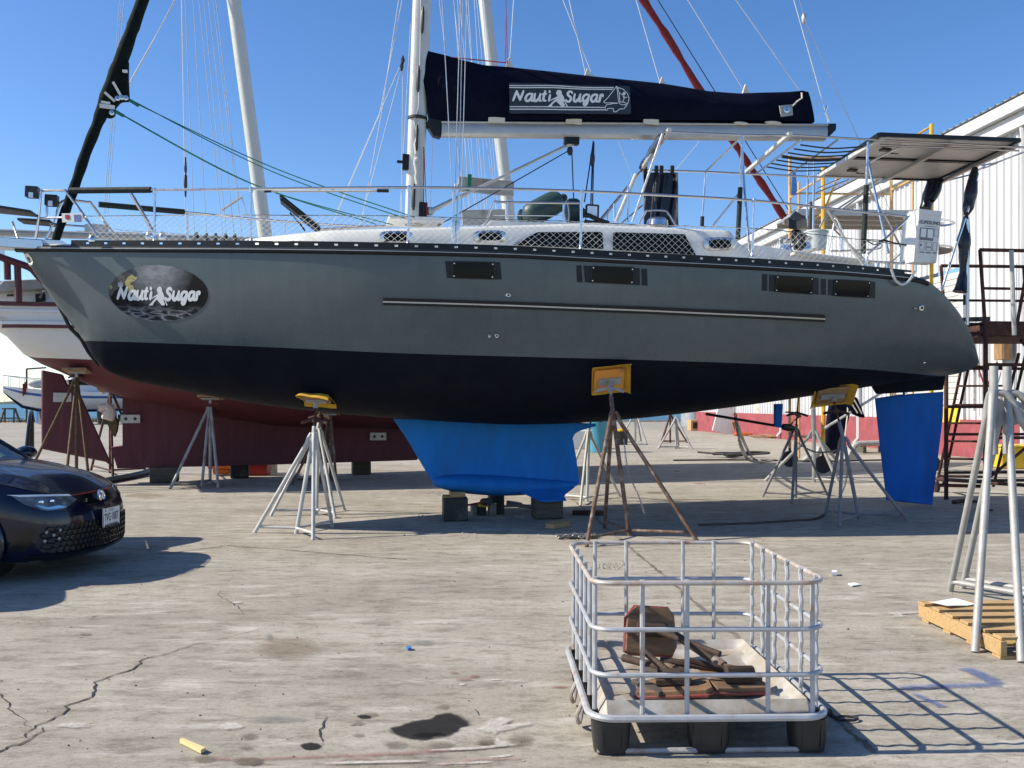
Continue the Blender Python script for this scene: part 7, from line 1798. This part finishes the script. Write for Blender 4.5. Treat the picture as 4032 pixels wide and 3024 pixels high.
# licence plate
c = Vector((.028, 0, .475)); mb = MB(); mb.box(c, (.012,.325,.172)); lp_ = mb.build('licence_plate', M['white_print'], car, bevel=.006)
mb = MB(); P = [c + Vector((.007, y, z)) for y, z in ((-.16,-.083),(.16,-.083),(.16,.083),(-.16,.083))]; mb.tube(P, .006, 6, closed=True); mb.build('plate_frame', M['chrome'], lp_)
text_mesh('plate_number', 'TVG·1087', .088, M['black_print'], lp_, c + Vector((.0072, 0, -.008)), (0,.78,0), (0,0,1.15), 0, .0012)
text_mesh('plate_state', 'TEXAS', .034, M['grey_print'], lp_, c + Vector((.0072, 0, .058)), (0,1,0), (0,0,1)); 
mb = MB(); mb.box(c + Vector((.0065,0,-.072)), (.002,.27,.016)); mb.build('plate_caption', M['grey_print'], lp_)
mb = MB(); mb.lathe([(.010,0),(.010,.001)], c + Vector((.007,-.12,.058)), (1,0,0), 5); mb.build('plate_star', M['grey_print'], lp_)
mb = MB(); mb.tube(smooth_pts([nose(-.60,.75,.004)] + [Vector((x, -.60 + .02*(x+.3), ztop(x) + .02 + .05*min(1,(-x)/.5))) for x in (-.35,-.6,-.9)], 3), .004, 5)

# front doors standing open
for sy in (-1, 1):
    hg = Vector((-1.22, sy*.885, 0)); an = R(66); dv = Vector((-math.cos(an), sy*math.sin(an), 0)); tv = Vector((-dv.y, dv.x, 0))*.03
    def dp(s_, z): return hg + dv*s_ + Vector((0,0,z))
    mb = MB(); mb.prism([dp(*q) for q in ((.02,.28),(.10,.22),(1.02,.22),(1.10,.35),(1.12,.75),(1.10,.955),(.0,.94),(.0,.5))], tv); dr_ = mb.build('front_door', M['car_paint'], car, bevel=.015)
    mb = MB(); mb.tube(smooth_pts([dp(*q) for q in ((.05,.95),(.30,1.12),(.62,1.32),(.80,1.39),(1.02,1.40),(1.09,1.2),(1.10,.95))], 4), .02, 8); mb.build('window_frame', M['car_black'], dr_)
    mb = MB(); mb.poly([dp(*q) for q in ((.05,.95),(.30,1.12),(.62,1.32),(.80,1.385),(1.02,1.395),(1.09,1.2),(1.10,.95))]); mb.build('door_glass', M['car_glass'], dr_, smooth=False)
    mb = MB(); mb.bar(dp(.8,.82) + tv*1.3, dp(1.0,.82) + tv*1.3, .02, .03); mb.build('door_handle', M['car_black'], dr_)

# shut lines and creases
def seam(name, pts, r_=.004): 
    mb = MB(); mb.tube(pts, r_, 5); return mb.build(name, M['car_matt'], car)
for sy in (-1, 1):
    seam('bonnet_seam', [Vector((p.x, sy*abs(p.y)*.985, p.z + .006)) for p in rows[-1] if -1.15 < p.x < -.16])
    seam('wing_seam', [Vector((p.x, sy*abs(p.y)*1.002, p.z)) for p in [min(r_, key=lambda q: abs(q.x + .56)) for r_ in rows[6:15]]])
    seam('door_seam', [Vector((p.x, sy*abs(p.y)*1.002, p.z)) for p in [min(r_, key=lambda q: abs(q.x + 1.25)) for r_ in rows[1:]]])
    npatch('corner_intake', [(sy*.80,.27),(sy*.775,.45),(sy*.80,.47),(sy*.845,.40),(sy*.85,.28)], .005, M['car_black'])
seam('bonnet_seam', [nose(-.70 + 1.4*i/30, .728 - .012*abs(-.7 + 1.4*i/30), .003) for i in range(31)], .0035)
# ================================================================== scaffold by the warehouse
sc_ = thing('scaffold_tower', 'yellow wheeled scaffold tower between the yacht stern and the warehouse', 'scaffold')
NL, FL, NR, FR = Vector((6.72,20.0,0)), Vector((6.60,22.0,0)), Vector((9.15,20.2,0)), Vector((9.05,22.1,0))
def sp_tube(name, pts, r_, mat, parent=sc_): return tube_part(name, pts, r_, M[mat], parent, 8)
for p, m_, h_ in ((NL,'yellow_steel',6.6), (FL,'tan_steel',7.4), (NR,'yellow_steel',7.6), (FR,'tan_steel',7.4)):
    sp_tube('post', [p + Vector((0,0,.45)), p + Vector((0,0,h_))], .045 if m_ == 'yellow_steel' else .036, m_)
    mb = MB(); c = p + Vector((0,0,.19)); mb.lathe([(.10,-.03),(.19,-.035),(.19,.035),(.10,.03)], c, (0,1,0), 20); cs = mb.build('caster', M['black_rubber'], sc_)
    mb = MB(); mb.lathe([(.03,-.05),(.03,.05)], c, (0,1,0), 10)
    for k in range(4): a = R(45 + 90*k); mb.bar(c, c + Vector((.11*math.cos(a),0,.11*math.sin(a))), .03, .03)
    mb.bar(c + Vector((0,0,0)), c + Vector((0,0,.26)), .09, .04); mb.build('caster_fork', M['rust_dark'], cs)
def e_frame(a, b, zs_, mat): 
    for z in zs_: sp_tube('rung', [a + Vector((0,0,z)), b + Vector((0,0,z))], .026, mat)
e_frame(NL, FL, (.75, 2.45, 3.3, 4.9, 5.6, 6.4), 'tan_steel'); e_frame(NR, FR, (.75, 2.45, 5.6, 6.6, 7.4), 'tan_steel')
for z in (6.5, 7.35): sp_tube('guard_rail', [FL + Vector((0,0,z)), FR + Vector((0,0,z))], .024, 'tan_steel')
sp_tube('guard_rail', [NR + Vector((0,0,7.55)), NR + Vector((-.8,.4,7.1))], .026, 'yellow_steel')
sp_tube('brace', [NL + Vector((0,-.05,.96)), NR + Vector((0,-.05,2.43))], .030, 'white_steel')
for a, b in (((NL,3.2),(NR,5.4)), ((NR,3.2),(NL,5.5)), ((FL,2.6),(FR,4.9)), ((FL,5.2),(FR,7.0)), ((NL,5.5),(NR,7.1))):
    sp_tube('brace', [a[0] + Vector((0,0,a[1])), b[0] + Vector((0,0,b[1]))], .020, 'galv_dull')
sp_tube('yellow_gusset', [NL + Vector((.0,0,5.6)), NL + Vector((.42,.1,6.6))], .024, 'yellow_steel')
for k in range(3):
    y0 = .15 + k*.55; mb = MB(); a = NL + Vector((-.5, y0, 5.72)); b = NR + Vector((.2, y0, 5.72)); mb.bar(a + Vector((0,.24,0)), b + Vector((0,.24,0)), .48, .05); pk = mb.build('plank', M['alu'], sc_)
    for dx in (0, .48): mb = MB(); mb.bar(a + Vector((0,dx,-.05)), b + Vector((0,dx,-.05)), .03, .12); mb.build('plank_edge', M['alu'], pk)
for px in (3146, 3594):
    x_ = (px - CX)/F*23.8; sp_tube('tall_post', [(x_, 23.8, .1), (x_, 23.8, 7.2)], .034, 'tan_steel')
mb = MB(); c = W(c1(475,120), 21.5); mb.prism([c + Vector((-.05,0,.35)), c + Vector((.02,0,.4)), c + Vector((.07,0,-.2)), c + Vector((-.08,0,-.22))], (0,.01,0)); mb.build('blue_ribbon', M['blue_plastic'], sc_)

# ================================================================== rusty rolling stairs
rs = thing('rolling_stairs', 'dark rusty steel boarding stairs with railed platform behind the yacht stern', 'boarding stairs')
def rt(name, pts, r_=.028, mat='rust_dark'): return tube_part(name, [Vector(p) for p in pts], r_, M[mat], rs, 8)
A0 = G((3880, 2010)); PZ = 2.50
X0, Y0 = A0.x, 13.0
P00, P10, P01, P11 = Vector((X0, Y0, 0)), Vector((X0+1.35, Y0+.15, 0)), Vector((X0+.15, Y0+1.5, 0)), Vector((X0+1.5, Y0+1.6, 0))
for p in (P00, P10, P01, P11): rt('post', [p, p + Vector((0,0,PZ))], .034)
lean = Vector((-.12, -.0, 0))
def up_(p, z, k): return p + Vector((0,0,PZ)) + Vector((-.08*k, 0, z))
for p in (P00, P10, P01, P11): rt('guard_post', [up_(p, 0, 0), up_(p, 1.16, 1)], .026)
for a, b in ((P00,P10),(P10,P11),(P01,P11)):
    rt('guard_rail', [up_(a,1.16,1), up_(b,1.16,1)], .026); rt('guard_mid_rail', [up_(a,.62,.5), up_(b,.62,.5)], .020)
mb = MB(); mb.box((X0+.73, Y0+.85, PZ-.03), (1.55,1.6,.05)); mb.build('platform', M['rust_dark'], rs)
for a, b in ((P00,P10),(P00,P01),(P10,P11),(P01,P11)):
    mb = MB(); mb.bar(a + Vector((0,0,PZ+.06)), b + Vector((0,0,PZ+.06)), .02, .20); mb.build('toe_board', M['rust_dark'], rs)
rt('platform_arm', [Vector((X0-.65, Y0+1.3, PZ-.02)), P00 + Vector((0,.2,PZ))], .035)
for z in (.42, 1.02, 1.45, 2.05): rt('cross_rail', [P00 + Vector((0,0,z)), P10 + Vector((0,0,z))], .022); rt('cross_rail', [P01 + Vector((0,0,z)), P11 + Vector((0,0,z))], .022)
rt('brace', [P00 + Vector((0,0,.42)), P10 + Vector((0,0,1.45))], .022); rt('brace', [P10 + Vector((0,0,1.4)), P00 + Vector((.5,0,2.4))], .03); rt('guard_brace', [up_(P00,.0,0) + Vector((.42,0,0)), up_(P00,.75,.8) + Vector((.62,0,0))], .024); rt('guard_brace', [up_(P00,.75,.8) + Vector((.62,0,0)), up_(P10,.9,.8)], .024)
for y_ in (0,): rt('galv_pole', [W((3994,1320), 12.6), W((3982,985), 12.6)], .03, 'galv')
f0 = G((3688, 1938)); t0 = W((3797, 1395), 14.55)
LA, LB = Vector((f0.x, f0.y, .12)), t0; LA2, LB2 = LA + Vector((.72,-.25,0)), LB + Vector((.72,-.25,0))
for a, b in ((LA, LB), (LA2, LB2)):
    for d in (0, .11): rt('stringer', [a + Vector((d,0,0)), b + Vector((d,0,0))], .024)
for k in range(7):
    t = (k + .55)/7.2; a = LA.lerp(LB, t); b = LA2.lerp(LB2, t); mb = MB(); mb.bar(a, b, .20, .03); mb.build('tread', M['rust_dark'], rs)
for a in (LA, LA2): mb = MB(); mb.lathe([(.05,-.02),(.09,-.022),(.09,.022),(.05,.02)], a + Vector((0,0,-.03)), (1,0,0), 16); mb.build('wheel', M['black_rubber'], rs)
rt('foot_leg', [LA + Vector((-.02,0,.05)), Vector((LA.x-.02, LA.y, 0))], .03); rt('base_beam', [LA + Vector((0,0,.1)), P00 + Vector((0,0,.40))], .03); rt('base_beam', [LA2 + Vector((0,0,.06)), P10 + Vector((0,0,.30))], .03); rt('base_beam', [LA + Vector((0,0,.0)), LA2], .03)
for p in (P00, P10): mb = MB(); mb.box(p + Vector((0,0,.01)), (.14,.14,.02)); mb.build('foot_plate', M['rust_dark'], rs)

# ================================================================== yard clutter behind
M['lt_blue'] = pm('light_blue_plastic', (.06,.26,.38), .5, 0, .1, 4); M['bright_blue'] = pm('blue_barrel_plastic', (.02,.16,.50), .45, 0, .1, 4); M['galv_sheet'] = pm('galvanised_sheet', (.42,.43,.44), .4, .7, .15, 5); M['pale_paint'] = pm('stained_white_drum', (.62,.60,.56), .6, 0, .1, 4, dirt=(.30,.26,.12), dirt_amt=.28)
cyl_thing('barrel', c5(520,735), .36, 1.0, M['lt_blue'], 'light blue plastic barrel seen just behind the rusty stand', 'barrel')
t = ground_box('appliance_box', c5(310,690), .75, .6, .62, M['white_plastic'], 'white appliance box beside the light blue barrel', 'appliance', 0, .03)
t = cyl_thing('storage_bin', c5(790,640), .26, .52, M['black_plastic'], 'black storage bin with yellow lid beyond the keel', 'bin', M['yellow_steel'], taper=.85)
mb = MB(); mb.lathe([(.28,.50),(.285,.56),(.2,.58)], n=20); mb.build('lid', M['yellow_steel'], t)
def far_stand(px, label, mat, h_=1.25, r_=.65): 
    c = G(px); a0 = random.uniform(0, 2); jack_stand((c.x, c.y+r_*.5), [(c.x + r_*math.cos(a0 + k*2.09), c.y + r_*.5 + r_*math.sin(a0 + k*2.09)) for k in range(3)], h_*.8, (c.x, c.y + r_*.5, h_), None, mat, label, cover=False, group='spare stands in the yard', leg_r=.032)
far_stand(c5(970,630), 'dark pipe stand right of the black storage bin', 'galv_dull', 1.5); far_stand(c5(1405,615), 'dark red pipe stand in the middle distance under the yacht', 'rust_dark', 1.35); far_stand(c5(1485,690), 'grey pipe stand in front of the dark red one', 'galv_dull', 1.3)
hubp = c6(1070,1050); c = G(hubp); jack_stand((c.x, c.y), [(c.x-.85, c.y+.3), (c.x+.35, c.y-.35), (c.x+.95, c.y+.55)], 1.0, (c.x, c.y, 1.75), None, 'galv', 'galvanised stand with tall bare post behind the stern stands', cover=False, group='spare stands in the yard', leg_r=.032)
mb = MB(); mb.tube([(c.x, c.y, .9), (c.x-.02, c.y, 1.72)], .045, 10); o = mb.build('bare_post', M['galv'], None); o.parent = [q for q in bpy.data.objects if q.get('label') == 'galvanised stand with tall bare post behind the stern stands'][0]; o.location = -Vector((c.x, c.y, 0))
cyl_thing('stock_tank', c5(1735,410), .95, 1.2, M['galv_sheet'], 'round galvanised stock tank by the warehouse corner', 'tank', n=28)
c = G(c5(1900,462)); t = thing('wooden_steps', 'small pale wooden steps by the warehouse corner', 'steps', (c.x, c.y, 0))
for k in range(3): 
    mb = MB(); mb.box((-.75 + k*.72, .5, .30 + k*.36), (.80,1.1,.60 + 0*k)); mb.build('step_box', M['wood_new'], t, bevel=.02)
    mb = MB(); mb.box((-.75 + k*.72, -.052, .30 + k*.36), (.55,.01,.34)); mb.build('dark_opening', M['black_rubber'], t)
c = G(c5(2130,440)); t = thing('red_tool_chest', 'red painted chest behind the wooden steps', 'chest', (c.x+.2, c.y+2, 0)); mb = MB(); mb.box((0,0,.6), (2.2,.9,1.2)); mb.build('cabinet', M['red_paint'], t, bevel=.03); mb = MB(); mb.box((0,-.46,.8), (1.9,.02,.05)); mb.build('handle', M['galv'], t)
c = G(c5(1920,380)); t = thing('partition_board', 'tall red panel standing by the galvanised tank', 'board', (c.x+.5, c.y+2, 0)); mb = MB(); mb.box((0,0,.9), (1.6,.15,1.8)); mb.build('board', M['red_paint'], t, bevel=.01); mb = MB(); mb.box((0,-.09,1.75), (1.6,.05,.2)); mb.build('edge_trim', M['white_plastic'], t)
c = G(c6(440,480)); t = thing('old_tyre', 'large worn black tyre leaning against junk by the warehouse', 'tyre', (c.x, c.y, 0), (R(-12), 0, R(-50)))
mb = MB(); mb.lathe([(.36,-.13),(.50,-.15),(.60,-.12),(.62,0),(.60,.12),(.50,.15),(.36,.13)], (0,0,.62), (0,1,0), 28); mb.build('casing', M['tyre'], t); mb = MB(); mb.lathe([(.37,-.11),(.36,0),(.37,.11)], (0,0,.62), (0,1,0), 24); mb.build('inner_rim', M['black_rubber'], t)
cyl_thing('white_drum', c6(560,512), .62, 2.9*.6, M['pale_paint'], 'tall stained white drum with yellow top by the warehouse', 'drum', M['yellow_steel']); cyl_thing('white_drum', c6(670,495), .55, 1.5, M['pale_paint'], 'grey stained drum right of the tall white drum', 'drum')
c = G(c6(250,490)); t = thing('foam_sheets', 'crumpled white foam sheets leaning in front of the tyre', 'foam sheets', (c.x, c.y, 0))
for (x0, z0, w_, h_, rz, m_) in ((-.5,.9,1.3,1.8,14,'white_plastic'), (.3,.45,1.4,.8,-20,'ply'), (.0,1.0,.7,1.7,0,'galv_sheet')):
    mb = MB(); mb.box((x0, .9 + rz*.01, z0), (w_, .12, h_), Matrix.Rotation(R(rz), 3, 'Y')); mb.build('sheet', M[m_], t, bevel=.02)
for lab, m_, px, n_, r_ in (('tangle of orange hose on the ground by the white drum', 'orange_plastic', c6(410,500), 14, .035), ('pile of brown rope and sticks in front of the drums', 'rope_white', c6(620,530), 18, .03), ('coil of black hose on the concrete under the yacht stern', 'black_rubber', c6(120,765), 16, .028)):
    c = G(px); pts = [c + Vector((random.uniform(-1.1,1.1), random.uniform(-.6,.6), random.uniform(.03,.16))) for _ in range(n_)]; mb = MB(); mb.tube(smooth_pts(pts, 5), r_, 6); tag(mb.build('hose_tangle' if 'hose' in lab else 'rope_pile', M[m_ if m_ != 'rope_white' else 'ply']), lab, 'hose' if 'hose' in lab else 'rope')
for pts, lab, m_ in ((((-600,800),(0,795),(600,800),(1100,812),(1700,800),(2100,790)), 'long black cable lying across the concrete behind the stands', 'black_rubber'),):
    mb = MB(); mb.tube(smooth_pts([G(c6(*p)) + Vector((0,0,.02)) for p in pts], 4), .022, 6); tag(mb.build('ground_cable', M[m_]), lab, 'cable')
mb = MB(); chain(mb, [W(c6(135,240), 14.2), W(c6(170,480), 14.6), W(c6(215,650), 15.5), W(c6(300,810), 20.6) + Vector((0,0,.05)), G(c6(450,830)) + Vector((0,0,.03)), G(c6(600,800)) + Vector((0,0,.03))], .09, .012); tag(mb.build('hanging_chain', M['chain']), 'grey chain hanging from beneath the hull to the ground', 'chain')
mb = MB(); mb.tube(smooth_pts([W(c6(145,310), 15.0), W(c6(200,480), 15.6), W(c6(270,640), 17.5), G(c6(340,770)) + Vector((0,0,.03)), G(c6(440,820)) + Vector((0,0,.03))], 5), .03, 6); tag(mb.build('mooring_rope', M['galv_dull']), 'thick grey rope hanging beside the chain under the hull', 'rope')
# navy padded boards behind the stern stand, anchor, small pallet
c = G(c6(1350,720)); t = thing('standing_board', 'navy padded board standing upright behind the stern stand', 'board', (c.x, c.y, 0)); Yb = c.y
mb = MB(); mb.prism([W(c6(*p), Yb) - Vector((c.x, c.y, 0)) for p in ((1205,700),(1330,720),(1405,640),(1510,240),(1500,-20),(1300,-20),(1250,240))], (0,.25,0)); mb.build('board', M['navy'], t, bevel=.06); mb = MB(); mb.tube([W(c6(*p), Yb - .02) - Vector((c.x, c.y, 0)) for p in ((1425,620),(1470,240),(1475,0))], .02, 6); mb.build('piping', M['tab'], t)
t = thing('folded_awning', 'navy striped folded awning draped over the scaffold brace', 'awning', W(c6(1560,160), 19.85)); o_ = W(c6(1560,160), 19.85)
mb = MB(); mb.prism([W(c6(*p), 19.85) - o_ for p in ((1430,40),(1590,40),(1655,200),(1690,290),(1640,280),(1560,250),(1490,150))], (0,.2,0)); mb.build('roll', M['navy'], t, bevel=.04)
for a, b in (((1470,40),(1590,230)), ((1530,40),(1640,240))): mb = MB(); mb.tube([W(c6(*a), 19.8) - o_, W(c6(*b), 19.8) - o_], .015, 6); mb.build('stripe', M['tab'], t)
c = G(c6(1540,790)); t = thing('ship_anchor', 'large grey anchor lying on the concrete left of the rudder', 'anchor', (c.x, c.y, 0)); An = lambda x, y: W(c6(x, y), c.y) - Vector((c.x, c.y, 0))
mb = MB(); mb.tube([An(1900,578), An(1600,590), An(1550,620), An(1530,690)], [.06,.07,.08,.09], 10); mb.build('shank', M['galv_dull'], t)
mb = MB(); mb.prism([An(*p) for p in ((1400,785),(1480,720),(1500,660),(1530,650),(1545,720),(1600,770),(1660,780),(1620,800),(1500,800))], (0,.35,0)); mb.build('fluke', M['galv_dull'], t, bevel=.03)
c = G(c6(1050,800)); t = thing('grey_fluke_anchor', 'pale grey plough anchor behind the galvanised stand', 'anchor', (c.x, c.y, 0)); mb = MB(); mb.prism([W(c6(*p), c.y) - Vector((c.x, c.y, 0)) for p in ((930,790),(1000,740),(1100,700),(1120,630),(1170,610),(1170,700),(1120,770),(1040,800))], (0,.3,0)); mb.build('fluke', M['galv_dull'], t, bevel=.04)
c = G(c6(1800,710)); t = thing('small_skid', 'low dark timber skid just left of the rudder', 'skid', (c.x, c.y, 0))
for k in range(3): mb = MB(); mb.box((.1, .2 + k*.3, .24), (1.0,.2,.05)); mb.build('board', M['wood_new'], t)
for k in range(2): mb = MB(); mb.box((-.3 + k*.8, .5, .11), (.1,.9,.22)); mb.build('bearer', M['wood_grey'], t)
mb = MB(); pts = [G(c4(*p)) + Vector((0,0,.03)) for p in ((565,1405),(660,1390),(740,1400),(820,1395))]; mb.tube(pts, [.035,.03,.02,.02], 8); tag(mb.build('grease_gun', M['rust_dark']), 'dark tool lying on the shaded concrete right of the rudder', 'tool')
c = G(c4(1050,1100)); t = thing('yellow_bin', 'yellow crate behind the galvanised stands', 'crate', (c.x, c.y, 0)); mb = MB(); mb.box((.3,.4,.25), (.9,.7,.5), taper=1.1); mb.build('tub', M['yellow_paint'], t, bevel=.04); mb = MB(); mb.box((.3,.4,.52), (1.02,.8,.05)); mb.build('rim', M['yellow_paint'], t, bevel=.02)

# ================================================================== shoreline things at the far left
yc = W((290,1600), 68); yt = thing('motor_yacht', 'white motor yacht with blue stripe ashore in the far left distance', 'motor yacht', (yc.x, 68, 0), (0,0,R(38)))
ysx = [(-4.6,.02,2.75,2.3), (-4.2,.40,2.70,1.9), (-3.4,.95,2.6,1.2), (-2.4,1.4,2.5,.95), (-1,1.65,2.42,.9), (1,1.7,2.36,.9), (3,1.65,2.34,.95), (4.4,1.55,2.34,1.0)]
def yrow(x, b, z0, z1, f0, f1, n=7): return [Vector((x - .25*max(0,(-x-3))*k*0, -b*(1 - (f0 + (f1-f0)*i/n)**2.4*.75), lerp(z0, z1, f0 + (f1-f0)*i/n)) ) for i, k in [(i, 0) for i in range(n+1)]]
M['blue_stripe'] = pm('blue_stripe_paint', (.02,.10,.30), .4, 0, .1, 3)
for nm, f0, f1, m_ in (('topsides', 0, .20, 'ketch_white'), ('blue_stripe', .20, .33, 'blue_stripe'), ('topsides', .33, .86, 'ketch_white'), ('boot_stripe', .86, .90, 'blue_stripe'), ('bottom', .90, 1.0, 'antifoul')):
    mb = MB(); rr = [yrow(*s_, f0, f1) for s_ in ysx]; mb.grid(rr); mb.grid([[mirror(p) for p in r_] for r_ in rr]); mb.build(nm, M[m_], yt)
mb = MB(); mb.prism([(4.4,-1.5,1.0),(4.4,1.5,1.0),(4.4,1.5,2.34),(4.4,-1.5,2.34)], (.05,0,0)); mb.build('transom', M['ketch_white'], yt)
mb = MB(); mb.grid([[(s_[0], s_[1]*k, s_[2]-.05) for k in (-1,0,1)] for s_ in ysx]); mb.build('deck', M['gelcoat'], yt)
mb = MB(); mb.box((1.4,0,2.9), (4.2,2.4,1.1), taper=.86); mb.build('cabin', M['ketch_white'], yt, bevel=.1); mb = MB(); mb.box((1.4,0,3.05), (4.0,2.36,.4)); mb.build('cabin_windows', M['tint_glass'], yt)
mb = MB(); mb.box((1.2,0,3.9), (2.6,2.0,.12)); mb.build('flybridge_top', M['gelcoat'], yt)
for x_ in (-.8, .2, 1.2, 2.2): mb = MB(); mb.lathe([(.12,0),(.12,.04)], (x_, -1.35, 1.75), (0,-1,0), 12); mb.build('porthole', M['tint_glass'], yt)
P = [Vector((x, -b*.92, z + .75)) for x, b, z, _ in ysx[:5]]; mb = MB(); mb.tube(P, .03, 6); mb.tube([mirror(p) for p in P], .03, 6)
for p in P: mb.tube([p, p - Vector((0,0,.75))], .025, 6); mb.tube([mirror(p), mirror(p) - Vector((0,0,.75))], .025, 6)
mb.build('bow_rail', M['stainless'], yt); mb = MB(); mb.ball((-2.2,.2,2.9), .5, 12, 8, (1.6,.7,.6)); mb.build('covered_dinghy', M['canvas_grey'], yt)
mb = MB(); mb.prism([(-3.55,-.98,2.9),(-3.3,-1.02,2.95),(-3.35,-1.05,2.2),(-3.55,-1.0,2.0)], (0,-.05,0)); mb.build('red_flag', M['red_canvas'], yt)
for x_ in (-2, 0, 2, 4):
    mb = MB(); mb.box((x_, 0, .45), (.5,1.2,.9)); mb.build('support_block', M['wood_grey'], yt)
c = Vector(((105-CX)/F*72, 72, 0)); t = thing('steel_gate_frame', 'black steel frame standing at the shore edge', 'frame', c)
for a, b in (((-.0,0,0),(0,0,4.2)), ((0,0,4.2),(1.5,0,4.3)), ((0,0,.15),(2.0,0,.15)), ((0,0,2.2),(-.15,0,3.2))): mb = MB(); mb.tube([a, b], .07, 6); mb.build('bar', M['rust_dark'], t)
t = cyl_thing('blue_drum', (152, 1667), .42, 1.9, M['bright_blue'], 'blue drum beside the shore edge left of the ketch rudder', 'drum')
c = Vector(((30-CX)/F*73, 73, 0)); t = thing('timber_trestle', 'weathered timber trestle at the shore edge far left', 'trestle', c)
for p0, p1 in (((-.6,0,0),(-.4,.3,1.1)), ((.5,0,0),(.35,.3,1.1)), ((-.6,.7,0),(-.4,.35,1.1)), ((.6,.7,0),(.4,.35,1.1)), ((-.6,.3,1.1),(.5,.3,1.1)), ((-.7,.1,.35),(.9,.1,.35))): mb = MB(); mb.bar(p0, p1, .12, .12); mb.build('beam', M['wood_grey'], t)
